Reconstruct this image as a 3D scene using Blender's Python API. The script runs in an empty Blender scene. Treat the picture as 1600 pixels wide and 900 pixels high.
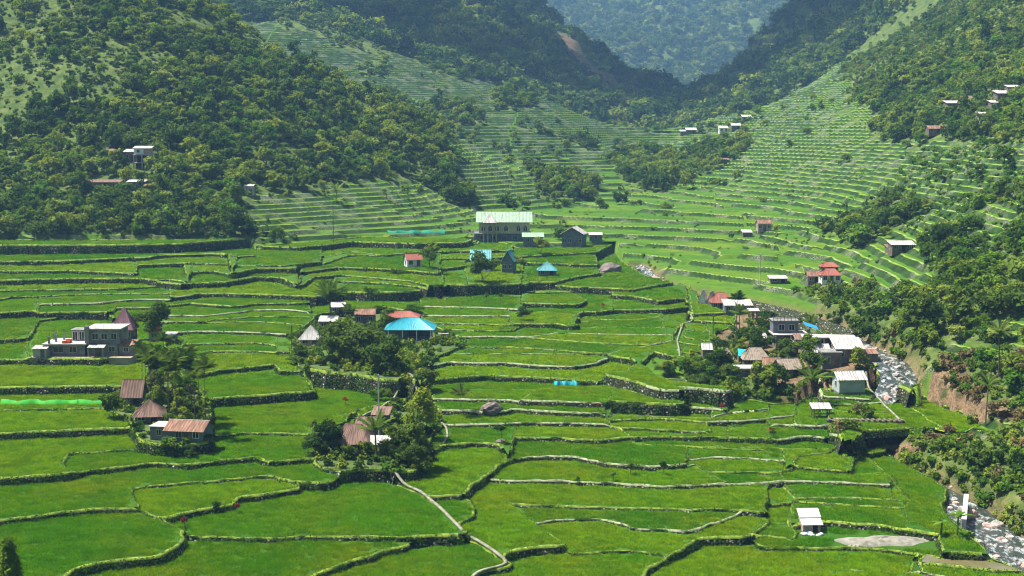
import bpy, math, random
import numpy as np
from mathutils import Vector, Matrix
from mathutils.geometry import delaunay_2d_cdt

# ------------------------------------------------------------------ camera, sky, sun, exposure
scene = bpy.context.scene
cam_data = bpy.data.cameras.new('camera')
cam = bpy.data.objects.new('camera', cam_data)
scene.collection.objects.link(cam)
cam.location = (0, 0, 50)
cam.rotation_euler = (math.radians(90 - 6.5), 0, 0)
cam_data.sensor_width = 36
cam_data.lens = 49.455
cam_data.clip_start = 1
cam_data.clip_end = 6000
scene.camera = cam

SUN_EL, SUN_AZ = 63.0, -72.0            # degrees; azimuth measured from +Y towards +X
world = bpy.data.worlds.new('World')
scene.world = world
world.use_nodes = True
wn = world.node_tree
sky = wn.nodes.new('ShaderNodeTexSky')
sky.sky_type = 'NISHITA'
sky.sun_disc = False
sky.sun_elevation = math.radians(SUN_EL)
sky.sun_rotation = math.radians(SUN_AZ)
sky.altitude = 300
sky.dust_density = 3.0
wn.nodes['Background'].inputs['Strength'].default_value = 0.052
wn.links.new(sky.outputs[0], wn.nodes['Background'].inputs['Color'])

sun_data = bpy.data.lights.new('sun', 'SUN')
sun_data.energy = 5.0
sun_data.angle = math.radians(0.5)
sun_data.color = (1.0, 0.945, 0.85)
sun = bpy.data.objects.new('sun', sun_data)
scene.collection.objects.link(sun)
_el, _az = math.radians(SUN_EL), math.radians(SUN_AZ)
sun_dir = Vector((math.cos(_el) * math.sin(_az), math.cos(_el) * math.cos(_az), math.sin(_el)))
sun.rotation_euler = sun_dir.to_track_quat('Z', 'Y').to_euler()
sun.location = (0, 0, 400)

scene.view_settings.view_transform = 'Standard'
scene.view_settings.look = 'None'
scene.view_settings.exposure = 1.31
scene.view_settings.gamma = 1.0
scene.view_settings.use_curve_mapping = False
scene.cycles.max_bounces = 5
scene.cycles.diffuse_bounces = 2
scene.cycles.transmission_bounces = 3
scene.cycles.transparent_max_bounces = 24
scene.cycles.volume_bounces = 0
scene.cycles.use_adaptive_sampling = True
scene.cycles.adaptive_threshold = 0.02
scene.cycles.filter_width = 1.1
scene.cycles.use_denoising = True

random.seed(7)
RNG = np.random.RandomState(7)
COL = scene.collection

# ---- surveyed layout of the valley, world metres ----
CTRL = [float(t) for t in '''-77.36 150 1.06 -95.17 186 2.69 -117.26 231 7.59 -141.4 280 11.63 -166.05 330 15.44 -193.2 385 18.86 0 425 16.21 43.41 380 13.7 -212.42 425 30.73 -156.3 430 30.5 -115.92 425 28.8 -82.1 430 28.55 -245.51 495 60.99 -171.78 475 49.91 -149.09 510 72.69 -197.38 550 86.67 -280.56 570 100.57 -221.27 620 121.33 -154.38 575 101.02 -131.02 610 104.12 -122.55 545 74.25 -106.34 470 45.68 -92.22 510 49.9 -104.29 580 78.38 -89.05 600 76.7 -77.76 490 36.66 -70.29 600 67.34 -52.81 585 57.76 -44.44 545 40.08 -30.94 570 46.05 -21.2 550 35.03 -53.92 495 32.04 -35.62 490 27.78 -17.19 525 23.34 -24.03 480 21.69 -41.41 455 23.17 -68.49 430 24.64 -54.85 430 20.72 0 560 24.61 0 670 34.79 26.35 580 23.7 47.61 700 30.94 57.97 800 36.16 0 740 46.53 -21.65 800 64.19 -58.72 870 84.84 -97 900 102.03 -137.54 930 120.22 36.15 800 53.44 46.46 790 44.52 15.93 500 20.51 44.6 490 21.1 -13.65 500 20.51 -24.99 690 40.55 22.47 830 64.72 -44.07 980 93.6 -10.94 1220 136.73 0 1020 90.85 -103.92 1160 142.7 44.54 1660 204.59 72.64 1620 165.16 110.73 1540 128.78 153.55 1420 91.04 138.8 1160 61.23 82.51 1220 77.09 58.47 1300 107.84 110.13 1220 66.18 78.17 960 43.34 -74.05 1660 240.99 -221.94 1660 255.49 99.71 760 44.73 92.45 680 34.56 74.97 550 25.06 61.5 450 19.36 51.38 375 15.89 140.39 740 54.84 157.93 700 60.85 167.01 680 68.14 112.39 620 35.92 94.51 520 26.42 80.18 440 20.04 67.59 370 16.35 59.53 325 12.97 129.16 570 37.06 111.32 490 27.78 96.8 425 21.06 83.35 365 16.8 72.81 318 13.77 78.34 285 16.21 90.43 330 19.99 103.86 380 24.13 117.23 430 30.5 151.89 560 49.89 172.92 640 71.35 82.7 258 20.6 94.31 295 23.17 113.09 355 29.06 139.59 440 40.01 158.22 500 49.9 182.87 580 68.06 198.48 650 87.58 231.25 680 110.33 257.74 640 106.78 304.83 760 144.08 80.32 218 14.05 87.32 238 19.59 95.73 262 26.17 119.95 330 35.04 155.5 430 49.92 187.28 520 68.51 83.07 200 13.28 96.85 235 23.23 118.59 290 36.85 170.44 420 59.33 115.55 230 29.08 84.2 165 11.94 164.09 330 49.94 78.96 265 17.36 70.57 236 13.28 66.99 190 6.17 65.53 176 4.39 71.84 182 6.3 72.59 196 8.49 67.23 160 3.95 60.79 240 10.42 50.77 245 9.59 39.05 242 7.83 58.88 285 10.94 68.21 270 11.75 68.46 3060 321.5 308.71 3460 448.08 479.23 3060 321.5 628.58 3060 375.26 239.02 2660 191.98 287.31 2360 102.41 185.82 2760 221.78 418.28 2660 191.98 -325.57 3660 566.86 1157.61 3260 566.96 360.6 4060 676.23 124.42 1060 61.68 156.99 1160 70.57 226.67 1260 106.06 214.3 1360 98.41 326.83 1660 197.29 292.7 1360 146.68 215.88 960 92.71 241.92 980 111 279.84 1180 154.7 236.98 880 104.77 261.77 900 129.85 254.6 980 128.32 182.61 900 69.99 142.21 900 59.92 281.05 900 153.55 347.97 1560 229.48 -93.89 2080 75.72 0 2080 75.72 93.89 2080 75.72 187.78 2080 75.72 244.12 2080 75.72 300.45 2080 75.72 375.56 2080 75.72 469.45 2080 75.72 563.34 2080 75.72 203.71 1720 49.67 183.83 1540 46.24 170.61 1430 52.93 175.48 1850 62.1 259.05 1850 62.1 155.65 1300 55.58 -110 690 62 -60 680 52 -20 640 38 -180 760 75 -300 800 95 -420 640 100 -500 450 70 -400 300 25 -260 200 8 -200 120 -1 0 120 -2 100 120 -3 160 120 10 0 0 46 -150 0 46 150 0 46 0 45 24 -100 60 20 100 60 20 -99.8 385.6 18.81 -138.3 383.5 18.81 -155.3 382.4 18.81 -111.2 382.4 18.81 -31.1 412 17.06 -53.2 392.8 15.08 1.6 407.9 14.4 -11 398.6 14.39 -65.7 370.5 17.32 -117.3 367.3 16.59 -149.8 364.5 16.59 -83.1 372.7 15.59 -93.2 368.1 15.59 21.8 391.9 13.72 -66.6 357.4 15.52 -77.6 355.7 15.04 -24 374.4 14.57 -98.7 355.4 15.39 -88 352.1 14.91 -15.5 380.7 13.81 12.8 370.2 13.1 -55 361.6 15.87 -142 339.8 14.1 -70.1 341.4 14.08 5.4 353.8 12.46 -1.9 364.4 13.26 -42.3 346.1 13.12 -15 351.5 12.95 -19.6 339.1 13.63 28 380.3 11.92 28.6 363.6 11.92 -106.4 331.1 13.12 -41.2 333.6 12.53 10 328 11.72 38 336.3 11.14 33.2 318 11.28 41.1 325.3 10.76 -93.9 311.8 12.17 12.8 318.3 11.24 -133.1 307.1 12.54 0.1 317.1 10.8 -63.7 313.9 11.62 41.2 308.7 10.7 -22.3 315.1 10.24 -108.4 303.6 11.98 -19 304.4 10.39 -6.3 302.8 10.39 -70.3 302.4 10.94 14.9 306.5 9.21 -51.5 299.9 10.49 45.3 296.5 9.98 -18.3 293.7 9.75 -7.8 292.3 10.01 -46.2 290.6 10.17 5.5 296.9 10.28 31.1 295.9 9.11 -0.1 284.1 9.62 38.7 288.6 9.31 -70.3 282.1 9.91 35.6 278.4 9.08 -99.2 282.1 10.49 -111.8 277.9 10.49 20 271.5 9.08 -62.8 272.1 9.31 -44.1 268.5 9.22 -5.6 262.4 8.49 32.7 266.5 8.41 1.9 269.4 8.77 -59.2 260.2 8.9 -88.9 274.1 9.83 -75.4 266.9 9.83 -96.7 255 9.61 -106.8 253.5 9.61 8.8 251.9 8.28 -53.7 249 8.47 -40.9 249 8.47 -30.2 300.1 9.02 -32.6 275.7 9.02 -34.2 260.6 9.02 -17.6 240.7 9.02 -65.5 240.5 8.66 -80.6 236 8.66 -95.3 234.7 8.66 -33.4 229.3 7.36 61.8 219.9 8.85 21.6 235.9 8.79 -41.2 237.1 7.63 -49.9 230.2 7.63 0.9 228.6 6.58 35.9 227.2 6.52 14.7 228.5 6.92 23.2 223 7.12 50.5 223.1 6.48 -67.5 221.7 7.27 -22.3 221 5.86 36.9 216.1 5.46 -9.6 215.3 5.27 48 213.1 5.62 -33.7 213.4 6.97 20.8 211.6 5.04 66.2 208.7 6.15 -88.4 203 7.01 -56.1 219.4 7.2 -54.3 208.6 7.2 -47.2 195.1 7.2 -10.8 204.2 4.73 29.6 201.2 3.87 51.3 203.6 3.18 18.4 196.1 3.93 39.9 197.1 3.87 -15.3 229.5 5.34 -20.4 196.4 5.34 -15.2 187.5 5.34 -35.4 195.3 5.55 -63.5 194.5 5.88 -72.5 185.2 5.88 28.8 186 3.08 5.6 190.3 3.25 -6.2 195.3 3.94 38.1 181.8 2.55 50.4 180.3 2.43 -38.5 171.8 4.43 -6.8 170.5 3.21 -49.7 178.5 4.8 -62.1 171 4.8 -70.8 162.6 4.8 20.9 167.7 2.39 -12.4 161.4 3.62 32.3 166.2 1.69 51.8 159.9 2.32 -3.6 181.7 2.75 -1.4 157.4 2.75 6.9 163.6 2.04 -46.3 161.2 4.14 -62.1 152.1 4.14 -53 144.8 4.14 -46.4 136.6 4.14 -36.5 154 3.09 -25.2 147.6 3.09 -14.9 149.5 2.35 -5.7 145.3 2.35 11.2 149.3 1.75 34.5 152.5 1.21 25.2 148.7 1.21 46 146.5 0.83'''.split()]
WALLS = '''
g 13 -98.52,222.32 -82.3,222.88 -74.26,223.44 -66.33,224.58 -63.53,224.18 -62.03,224.01 -60.66,227.47
g 2 -93.52,210.64 -78.11,211.13 -70.46,211.63 -62.43,212.62 -55.57,202.07
g 12 -86.47,194.36 -72.66,196.03 -67.64,197.3 -61.63,198.59 -54.97,199.85
g 7 -60.7,188.17 -56.23,189.32 -52.14,190.48 -45.46,186.68 -41.72,189.41
g 3 -60.7,188.17 -58.99,180.86 -56.64,177.21
g 5 -56.33,178.73 -54.51,180.45 -50.89,182.56 -47.95,184.36 -42.57,183.28 -38.83,185.82 -34.78,187.31 -33.04,185.2 -32.53,184.58
g 10 -77.26,173.01 -65.01,174.74 -60.58,176.06 -56.64,177.21 -56.33,178.73
g 3 -44.77,164.72 -45.69,166.75 -47.6,170.35 -47.88,173.47 -46.19,175.07 -42.84,176.04 -38.95,177.02 -35.98,178.69 -33.42,179.7 -30.72,180.04 -29.78,178.35
g 8 -70.21,156.64 -59.42,159.18 -56.26,160.8 -53.12,162.74 -49.83,164.44 -44.77,164.72
g 2 -44.77,164.72 -41.76,161.86
g 9 -41.76,161.86 -40.48,161.59 -38.39,164.66 -35.74,166.67 -34.12,167.55 -34.04,171.15 -32,171.77 -27.44,174.91
g 4 -27.44,174.91 -27.24,175.11
g 2 -41.76,161.86 -39.94,159.61 -37.69,156.99
g 18 -37.69,156.99 -37.11,151.75 -37.57,148.68 -38.18,147.53 -43.6,145.5 -46.33,143.3 -46.13,140.55 -44.13,132.67
g 3 -37.69,156.99 -36.56,156.46 -32.9,156.46 -29.15,155.95 -23.65,156.71 -18.06,156.46 -12.17,155.95 -10.98,156.71
g 13 -10.98,156.71 -9.75,156.97 -5.41,157.61
g 8 -10.98,156.71 -12.08,154.73 -15.23,152.79 -15.75,150.9 -18.53,148.15 -20.42,145.27 -21.03,143.76 -22.95,135.71
g 9 -47.96,218.52 -44.74,220.12 -40.87,221.2 -36.11,223.38 -32.96,224.27 -32.34,225.9
g 3 -32.34,225.9 -33.76,232.23 -35.17,236.83
g 10 -54.22,235.16 -49.83,240.25 -44.89,243.54 -41.97,246.23
g 5 -41.97,246.23 -39.77,238.32 -36.35,238.96 -35.67,238.89 -31.12,235.18
w 12 -43.59,198.97 -37.22,200.96 -32.5,200.52 -28.66,199.64
g 4 -28.66,199.64 -30.15,205.48
g 7 -30.15,205.48 -28.59,205.94 -25.85,206.87 -25.43,207.16 -25.07,212.5
g 11 -33.04,185.2 -32.53,184.58 -30.2,185.82 -26.64,186.93
g 3 -29.78,178.35 -28.51,177.69 -27.75,177.02 -23.59,176.69 -22.6,180.04 -22.37,180.28 -19.63,181.33 -16.43,181.33
p 3 -15.31,179.94 -11.38,174.55 -10.84,173.05 -9.25,169.61 -6.8,161.96 -6.55,161.15 -5.41,157.61 -5.22,159.67 -3.44,156.37 -1.43,152.25 -0.14,150.51 -0.7,149.14 -3.46,147.8 -4.23,145.62 -5.51,137.87
w 5 -10.84,173.05 -8.49,173.61 -6.49,174.24
g 12 -6.49,174.24 -5.57,178.74 -3.43,184.53 -2.74,186.84 -2.02,189.21 -0.18,192.97
w 6 -0.18,192.97 2.98,194.52 6.06,194.91 8.76,194.52 11.36,192.59 13.02,190.7 16.44,189.22 19.04,188.85 22.94,189.96 23.67,189.96 25.71,192.2
g 8 -6.49,174.24 -5.68,174.17 -5,170.24 -4.81,166.19 -6.14,164.51 -6.55,161.15
g 9 -12.05,192.44 -10.14,198.72 -9.85,198.76 -7.39,199.13 -6.23,200.38 -1.85,199.55 -1.18,196.28 -0.46,191.56 -0.18,192.97
w 4 -10.69,209.95 -8.06,209.8 -6.13,210.27 -3.21,210.27 0,211.2 0.37,211.2 7.14,211.2 14.89,210.27
p 3 -10.69,209.95 -10.02,210.04 -9.43,203.36 -9.85,198.76
w 5 -11.36,217.29 -6.72,216.79 -4.69,215.79 -1.3,215.79 0,218.3 5,216.29 9.96,215.29 14.47,214.5
w 3 -12.72,223.9 -8.57,223.36 -3.6,222.82 0,222.82 1.32,220.67 1.73,220.56 6.81,220.03 14.84,218.46
w 5 -14.66,222.07 -10.68,231.38 -3.74,231.38 0,231.38 4.79,230.8 8.46,229.06 10.63,230.21
g 8 -20.81,221.91 -18.68,224.63 -16.02,231.43 -14.66,222.07
g 10 -25.18,213.84 -23.31,219.26 -20.81,221.91
g 4 -25.98,213.64 -25.18,213.84 -24.58,219.66 -23.57,213.18
w 3 17.69,229.46 23.66,219.97 27.59,218.88 31.88,217.79 33.37,215.66
g 2 1.32,220.67 4.25,229.95 4.79,230.8
g 2 14.84,218.46 15.15,219.28 16.31,224.95 17.69,229.46
g 2 14.84,218.46 14.37,217.29 14.47,214.5 14.51,213.32 14.63,212.21 14.89,210.27
w 3 15.28,215.9 19.88,214.9 26.42,213.91 30.82,213.18 32.49,214.77 35.47,217.26 40.47,218.78
g 2 15.15,219.28 15.75,219.07 20.8,217.46 26.71,216.43 27.42,220.61 26.38,222.22
w 3 26.38,222.22 30.65,221.14 32.13,219.81 33.63,218.5
w 6 32.11,220.49 33.63,218.5 34.09,219.07 38.17,226.4
g 1 14.63,212.21 23.03,213.63 29.63,211.24
w 3 29.63,211.24 33.02,211.71 34.59,211.71 39.57,213.76 44.31,216.21
g 2 29.63,211.24 29.57,205.87
w 5 16.42,208.57 22.36,207.21 29.57,205.87
g 3 17.51,204.2 24.01,204.73 28.12,204.29 31.56,203.39 32.97,203.26 37.23,202.69 37.57,202.65 39.01,201.8
g 2 32.63,209.02 34.97,208.57 34.59,211.71
w 6 0,203.79 6.33,203.76 12.46,202.05 17.51,204.2
g 2 18.01,202.26 17.51,204.2 16.42,208.57 14.89,210.27
g 1 0,199.13 9.34,201.36 17.02,200.53 18.01,202.26
w 4 18.01,202.26 21.26,201.88 21.81,201.83 27.96,200.99 37.13,200.16 39.21,199.79 41.61,199.34 46.23,199.34 47.31,200.7 46.93,194.9 48.98,197.51
g 1 21.26,201.88 25.48,201.07 27.83,199.99 36.89,198.77
w 4 24.29,193.75 28.76,195.46 36.01,193.87 36.23,193.83 38.24,192.84
w 4 26.62,187.79 30.55,187.79 34.85,187.43 36.71,187.54
g 2 25.71,192.2 26.62,187.79 28.26,182.4
w 6 -2.92,184.45 0,183.76 4.27,183.76 8.52,183.08 13.58,182.4 16.88,181.39 19.6,180.72 24.73,181.39 28.26,182.4 34.13,183.43 36.38,184.46
w 5 -0.4,173.72 8.04,172.5 16.03,171.91 23.96,171.31 28.67,170.78 29.21,170.72 31.07,169.93 31.75,172.37
g 2 -0.4,173.72 2.09,166.13 5.87,156.87 5.97,156.32 6.68,155.24
w 5 2.09,166.13 5.25,167.96 8.87,168.24 11.74,167.67 13.74,166.27 14.33,164.08 17.8,163.54 20.75,162.73 23.71,165.44 26.14,168.24 28.67,170.78
g 22 -1.43,152.25 0,154.4 3.13,155.63 5.97,156.32
g 3 6.68,155.24 9.69,155.73 14.62,156.21 17.57,154.52
g 9 12.33,139.61 14.08,147.89 15.11,151.48 17.57,154.52 19.66,157.45 21.86,161.26 24.23,162.05 27.75,161.79 28.42,163.11
g 2 28.42,163.11 30.51,163.23
g 2 28.42,163.11 31.04,167.47 31.23,168.77 31.75,172.37
g 9 33.98,167.02 38.25,168.29 41.59,167.16 45.27,166.33 47.42,164.11 48.33,163.48 50.67,161.89
g 1 36.56,177.57 44.08,177.57 48.83,176.37 50.4,176.45 51.51,173.45
g 2 36.34,176.45 43.38,174.6 49.55,173.39
w 5 36.38,184.46 42.76,183.83 48.22,182.81 50.09,182.47
g 2 38.67,190.42 45.1,187.71 46.03,187.5 51.42,188.57
g 5 47.31,200.7 44.83,197.13 40.06,194.77 39.02,190.95 38.67,190.42 37.64,188.87 36.94,189.24 36.71,187.54 36.38,184.46 36.47,183.12 36.56,177.57 35.9,175.06 34.09,168.29 33.98,167.02 33.93,164.29 33.3,161.91
g 2 50.07,199.77 51.29,197.25 51.42,188.57 52.23,188.79 51.26,183.59 51.15,177.08 51.51,173.45
g 2 48.97,197.96 50.07,199.77 52.65,200.1 54.92,202.13
w 4 38.97,210.39 43.06,209.93 43.1,208.69 46.04,208.32 48.01,208.64
w 4 39.01,201.8 44.23,204.38 46.82,202.2 48.02,200.48
g 6 32.2,174.94 36.34,176.45
g 2 31.23,168.77 34.09,168.29
g 8 30.51,163.23 33.3,161.91
g 3 28.42,163.11 28.8,159.93 29.83,159.43 34.82,159.43 39.75,159.43 43.57,158.68 46.49,156.95
g 2 46.49,156.95 44.13,151.18
w 5 37.36,152.48 40.33,151.79 44.13,151.18 44.75,151.56 45,150.67 47.41,149.35 50.34,140.99
g 2 37.36,152.48 37.02,149.55 36.15,141.17
g 3 46.49,156.95 47.11,156.72 48.82,154.55 50.71,154.82 53.77,153.88
g 2 46.01,153.51 49.81,151.89 53.53,150.3 56.34,150.24
w 2 61.13,228.97 62.85,221.83 63,215.18 63.26,207.05 64.13,200.75
w 3 51.36,232.14 50.13,223.74 57.25,221.26
w 4 49.16,220.19 49.99,220.08 51.04,219.98 53.81,219.66 57.17,220.48 59,221.06
w 2 49.84,215.52 54.7,215.03 58.84,214.53
w 3 48.44,210.6 49.94,210.31 53.37,209.65 58.54,208.71
w 2 61.98,237.67 63.71,217.56
w 2 61.13,228.97 67.6,228.56
p 3 59,231.36 58.88,228.7 59.12,222.49 59,221.06 58.84,214.53 58.54,208.71 58.54,208.71
g 8 -165.19,377.11 -137.66,377.11 -126.13,377.11 -109.61,377.11
g 10 -109.61,377.11 -99.14,379.21 -89.95,381.33 -74.74,399.53
g 7 -160.9,367.06 -134.63,368.58 -118.41,370.49 -105.93,372.43 -99.13,372.43
g 4 -99.13,372.43 -80.66,378.35 -67.66,370.49
g 9 -154.27,351.69 -129.05,353.06 -113.46,354.78 -99.61,363.45 -99.16,363.64
g 8 -99.61,363.45 -99.16,363.64 -97.18,363.64 -94.67,363.64 -93.7,371.04
g 9 -93.7,371.04 -79.94,374.86 -76.13,372.94
g 10 -149.18,339.83 -124.71,340.91 -108.04,342.46 -90.42,335.44 -90.07,339.55
g 6 -95.24,355.03 -85.17,358.42 -83.91,358.94 -82.27,359.63 -71.55,355.89
g 8 -76.13,372.94 -75.39,373.51 -72.18,366.68 -67.66,370.49
g 8 -68.66,347.04 -64.04,350.46 -57.36,348.74
g 8 -143.02,325.49 -120.23,328.37 -103.94,332.57 -88.27,332.57 -74.92,322.92
g 5 -90.07,339.55 -79.02,338.8
g 9 -78.63,341.86 -74.49,344.42 -73.23,344.42
g 5 -140.17,318.81 -117.18,319.83 -102.94,321.12 -88.94,323.72 -80.97,330.53 -75.26,324.95 -74.25,325.76
g 11 -74.25,325.76 -67.2,328.51
g 4 -73.23,344.42 -66.9,334.31 -63.25,345.9 -53.49,347.28
g 4 -67.2,328.51 -62.21,339.95 -55.75,338.48 -49.28,322.4 -48.82,344.26 -43.84,347.9 -42.6,348.82
g 4 -127.71,290.03 -112.79,307.63 -111.64,312.37 -105.95,313.46 -105.32,313.58 -92.36,318.5 -77.71,318.3
w 5 -72.22,313.36 -71.6,317.05 -65.36,317.05 -57.87,315.81 -50.25,313.36 -45.68,312.51 -43.62,312.15
w 5 -102.28,301.46 -90.5,303.7 -84.42,310.61 -78.72,310.61 -75.36,309.28 -72.22,313.36
g 11 -125.29,284.39 -106.15,289.19 -100.56,292.28 -99.32,291.86 -95.01,292.9
w 5 -95.01,292.9 -90.03,292.9 -84.26,292.9
g 3 -85.39,300.32 -84.26,292.9 -82.22,287.97
g 4 -85.39,300.32 -78.09,300.32 -71.05,308.12
g 9 -71.05,308.12 -60.62,302.51
g 4 -60.62,302.51 -56.3,306.98 -50.85,308.12 -44.78,308.12
w 3 -75.29,292.97 -64.72,291.96 -55.29,301.34 -48.55,302.42 -43.04,298 -41.8,297.37
g 3 -72.71,286.35 -63.11,286.35 -62.01,289.27 -54.02,294.26 -41.98,293.45
g 1 -63.11,286.35 -53.02,288.68 -42.22,283.91
w 6 -69.26,274.03 -65.08,275.69 -62.67,276.66 -54.87,275.78 -50.53,274.9 -46.52,273.42 -43.43,272.3
g 2 -62.75,263.88 -61.26,264.04 -54.78,264.68 -48.84,265.48 -44.28,262.3
g 7 -114.41,259.15 -96.27,261.71 -93.54,262.51 -91.93,264.15
g 8 -106.88,241.69 -89.98,244.21 -85.16,244.28 -78.53,243.59 -71.79,243.59 -66.96,247.79 -62.29,251.62 -61.48,257.55 -60.24,260.25
w 5 -55.45,257.97 -47.49,257.97 -43.05,255.96 -40.64,255.96
g 3 -55.45,257.97 -57.71,253.45 -58.38,252.07 -58.08,242.28
g 3 -66.96,247.79 -62.95,240.46 -60.66,227.47
g 6 -64.04,350.46 -57.36,348.74 -54.68,352.89 -53.12,355.17 -50.38,359.29
g 7 -71.82,394.67 -59.77,388.66 -53.9,395.98 -46.16,409.65
g 9 -46.16,409.65 -27.56,402.78 -13.57,407.33 -9.96,435.95
g 4 -50.38,359.29 -49.52,359.65 -45.16,387.82 -35.77,386.06 -35.28,386.26
g 6 -35.28,386.26 -25.88,396.4
g 4 -51.54,376.36 -45.24,396.4 -35.77,386.06
g 4 -25.88,396.4 -20.15,397.65 -16.37,398.49 -6.03,400.61 0,400.61
g 3 -19.81,383.73 -13.23,385.73 -11.81,385.73 0.32,390.43 2.68,391.41
g 3 -18.7,362.13 -12.34,369.95
g 3 -52.14,345.66 -44.77,358.76 -34.61,355.45 -27.86,352.21 -18.42,343.88 -17.62,350.21
g 3 -42.6,348.82 -34.97,342.77 -24.56,335.49 -17.28,322.08
g 2 -43.12,340.21 -30.62,334.52 -24.1,329.02 -17.28,322.08 -16.51,319.74
g 9 -39.42,322.38 -32.36,321.11 -24.66,322.38 -19.87,326.27 -16.51,319.74 -15.6,320.78 -15.01,327.84 -10.12,327.53 -7.08,329.15 -0.46,331.89 1.72,332.44 4.67,340.46
w 5 -43.62,312.15 -40.8,317.67 -39.42,322.38
g 6 -33.58,305.14 -27.7,313.1 -24.42,319.04 -21.66,321.47
g 2 -21.66,321.47 -20.78,322.46 -15.07,329.01 -7.54,329.01 0,329.01 2.62,328.12 3.01,328.12 14.6,327.87
w 4 -20.26,308.98 -14.12,307.86 -6.33,306.75 -0.68,304.32 1.39,303.45
w 4 -19.49,297.05 -10.87,296.02 -0.41,296.02
w 4 -18.57,288.8 -6.57,286.04 -0.1,284.76 1.69,284.95 2.62,285.04
g 3 -14.22,281.31 -6.42,279.51 0,279.51 1.69,284.95
w 5 -10.05,273.37 -5.04,274.23 3.14,273.37 6.34,275.95 8.58,278.58
g 2 -9.45,263.37 -0.36,263.37 6.01,261.05 15.05,256.51 17.96,254.94
g 2 -11.65,257.51 -0.36,257.52 15.05,256.51
w 5 -15.38,243.67 -11.49,249.45 -0.34,248.07 5.65,245.35 11.27,244.67 14.86,248.07 17.63,253.91 17.96,254.94 21.01,260.95 26.41,264.53
g 3 -15.1,233.93 -6.62,239.32 0,238.69 7.65,236.81 14.51,233.43
g 6 2.62,285.04 9.16,285.04 12.3,280.65 14.07,286.02
g 4 2.95,379.71 12.09,377.9 17.62,374.32 22.75,374.32
g 3 2.68,391.41 3.36,391.81 12.7,397.42 23.89,403.41 31.2,434.43
g 4 2.46,358.73 8.27,361.89 13.06,357.06 21.72,357.06 22.09,356.11 24.12,363.6
g 3 4.67,340.46 10.44,340.46 16.12,352.22 24.12,363.6
g 3 10.44,340.46 16.51,336.94 23.05,335.57 24.33,334.62 28.39,331.53 39.4,346.54
g 3 3.01,328.12 10.64,331.97 14.6,327.87 14.6,327.87
g 4 23.57,327.73 27.94,325.53 30.62,322.85 38.21,319.84
g 5 2.14,311.22 8.53,310.07 15.16,308.93 16.71,317.1 14.6,327.87
g 5 27.94,325.53 33.14,314.38 38.21,319.84 40.23,321.55
g 6 15.39,305.14 21.31,303.05 28.32,308.67 34.81,309.78 39.46,313.44 40.44,315.07
g 2 1.39,303.45 1.84,300.99 6.95,302.94 13.7,298.64
g 2 13.7,298.64 15.39,305.14
g 3 13.7,298.64 22.62,308.09 32.51,308.09
g 8 13.44,292.83 18.24,298.69 25.56,297.68 31.16,301.76 33.09,306.31
g 2 12.3,280.65 14.07,286.02 21.08,286.76 31.51,285.83
w 3 8.58,278.58 21.25,276.82 30.69,276.04 31.73,276.12
w 4 3.14,273.37 12.35,268.57 19.53,265.33 26.41,264.53
w 11 26.41,264.53 30.97,269.39
g 3 31.73,276.12 35.35,292.66 33.57,304.82
w 7 10.63,230.21 14.51,233.43 15.5,234.95 19.3,236.51 22.24,245.04
w 2 15.5,234.95 20.87,226.19 23.66,219.97
g 2 17.63,253.91 21.87,249.89 22.24,245.04
w 3 38.04,301.92 38.56,296.93 46.06,299.44
w 2 38.21,292.03 40.62,290.85 46.04,288.13
g 2 35.44,282.58 39.46,279.71
g 2 33.96,273.62 38.23,268.94 38.79,268.69
g 2 32.1,270.51 37.56,263.86
g 2 31.17,259.57 34.44,258.01
p 3 38.04,301.92 38.04,301.92 38.21,292.03 36.91,292.47 35.91,292.82 32.1,270.51 31.17,259.57 30.28,250.6
g 4 -43.43,272.3 -40.64,255.96 -36.55,240.34 -31.12,235.18 -25.75,232.69 -21.02,227.85 -16.82,227.85 -14.66,222.07
g 6 -15.38,243.67 -12.87,254.24 -11.65,257.51 -9.45,263.37 -9.24,271.48 -10.05,273.37
g 2 -10.05,273.37 -14.22,281.31 -15.81,286.99 -18.67,294.29 -19.49,297.05 -22.43,305.6 -28.74,313.4 -33.58,305.14
g 2 -33.58,305.14 -39.04,304.04 -41.93,299.7 -41.8,297.37 -41.98,293.45 -42.03,290.63 -42.22,283.91 -42.62,281.16 -43.43,272.3
p 3 -23.57,213.18 -21.09,217.12 -19.92,223.32 -17.19,232.71 -14.66,222.07
g 2 -14.66,222.07 -13.99,229.45 -12.72,223.9 -11.36,217.29 -10.69,209.95
g 2 -55.57,202.07 -54.97,199.85 -50.97,190.21 -45.46,186.68
g 2 -41.72,189.41 -43.59,198.97 -45.64,209.04 -47.96,218.52 -53.25,230.79 -53.59,231.24 -58.08,242.28
g 2 -82.22,287.97 -75.29,292.97 -72.71,286.35 -69.26,274.03 -62.29,251.62
g 2 -95.01,292.9 -97.94,288.29 -91.93,264.15 -85.16,244.28
g 2 -28.66,199.64 -26.64,186.93 -25.42,182.38 -22.37,180.28
g 4 -15.31,179.94 -16.43,181.33
g 5 -15.31,179.94 -12.59,180.63 -11.83,185.98 -12.05,192.44
g 4 -12.05,192.44 -11.98,201.89 -10.69,209.95
g 2 -15.38,243.67 -15.1,233.93 -14.66,222.07
g 2 33.57,304.82 33.09,306.31 32.51,308.09
g 2 30.97,269.39 31.73,276.12
g 2 -62.43,212.62 -63.83,221.41 -63.53,224.18
c 1 -27.24,175.11 -27.75,177.02
c 1 -35.17,236.83 -35.67,238.89
c 1 -35.17,236.83 -32.96,224.27
c 1 -54.22,235.16 -57.71,253.45
c 1 -54.22,235.16 -53.59,231.24
c 1 -25.07,212.5 -25.18,213.84
c 1 -25.98,213.64 -25.43,207.16
c 1 33.37,215.66 34.19,221.08
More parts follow.
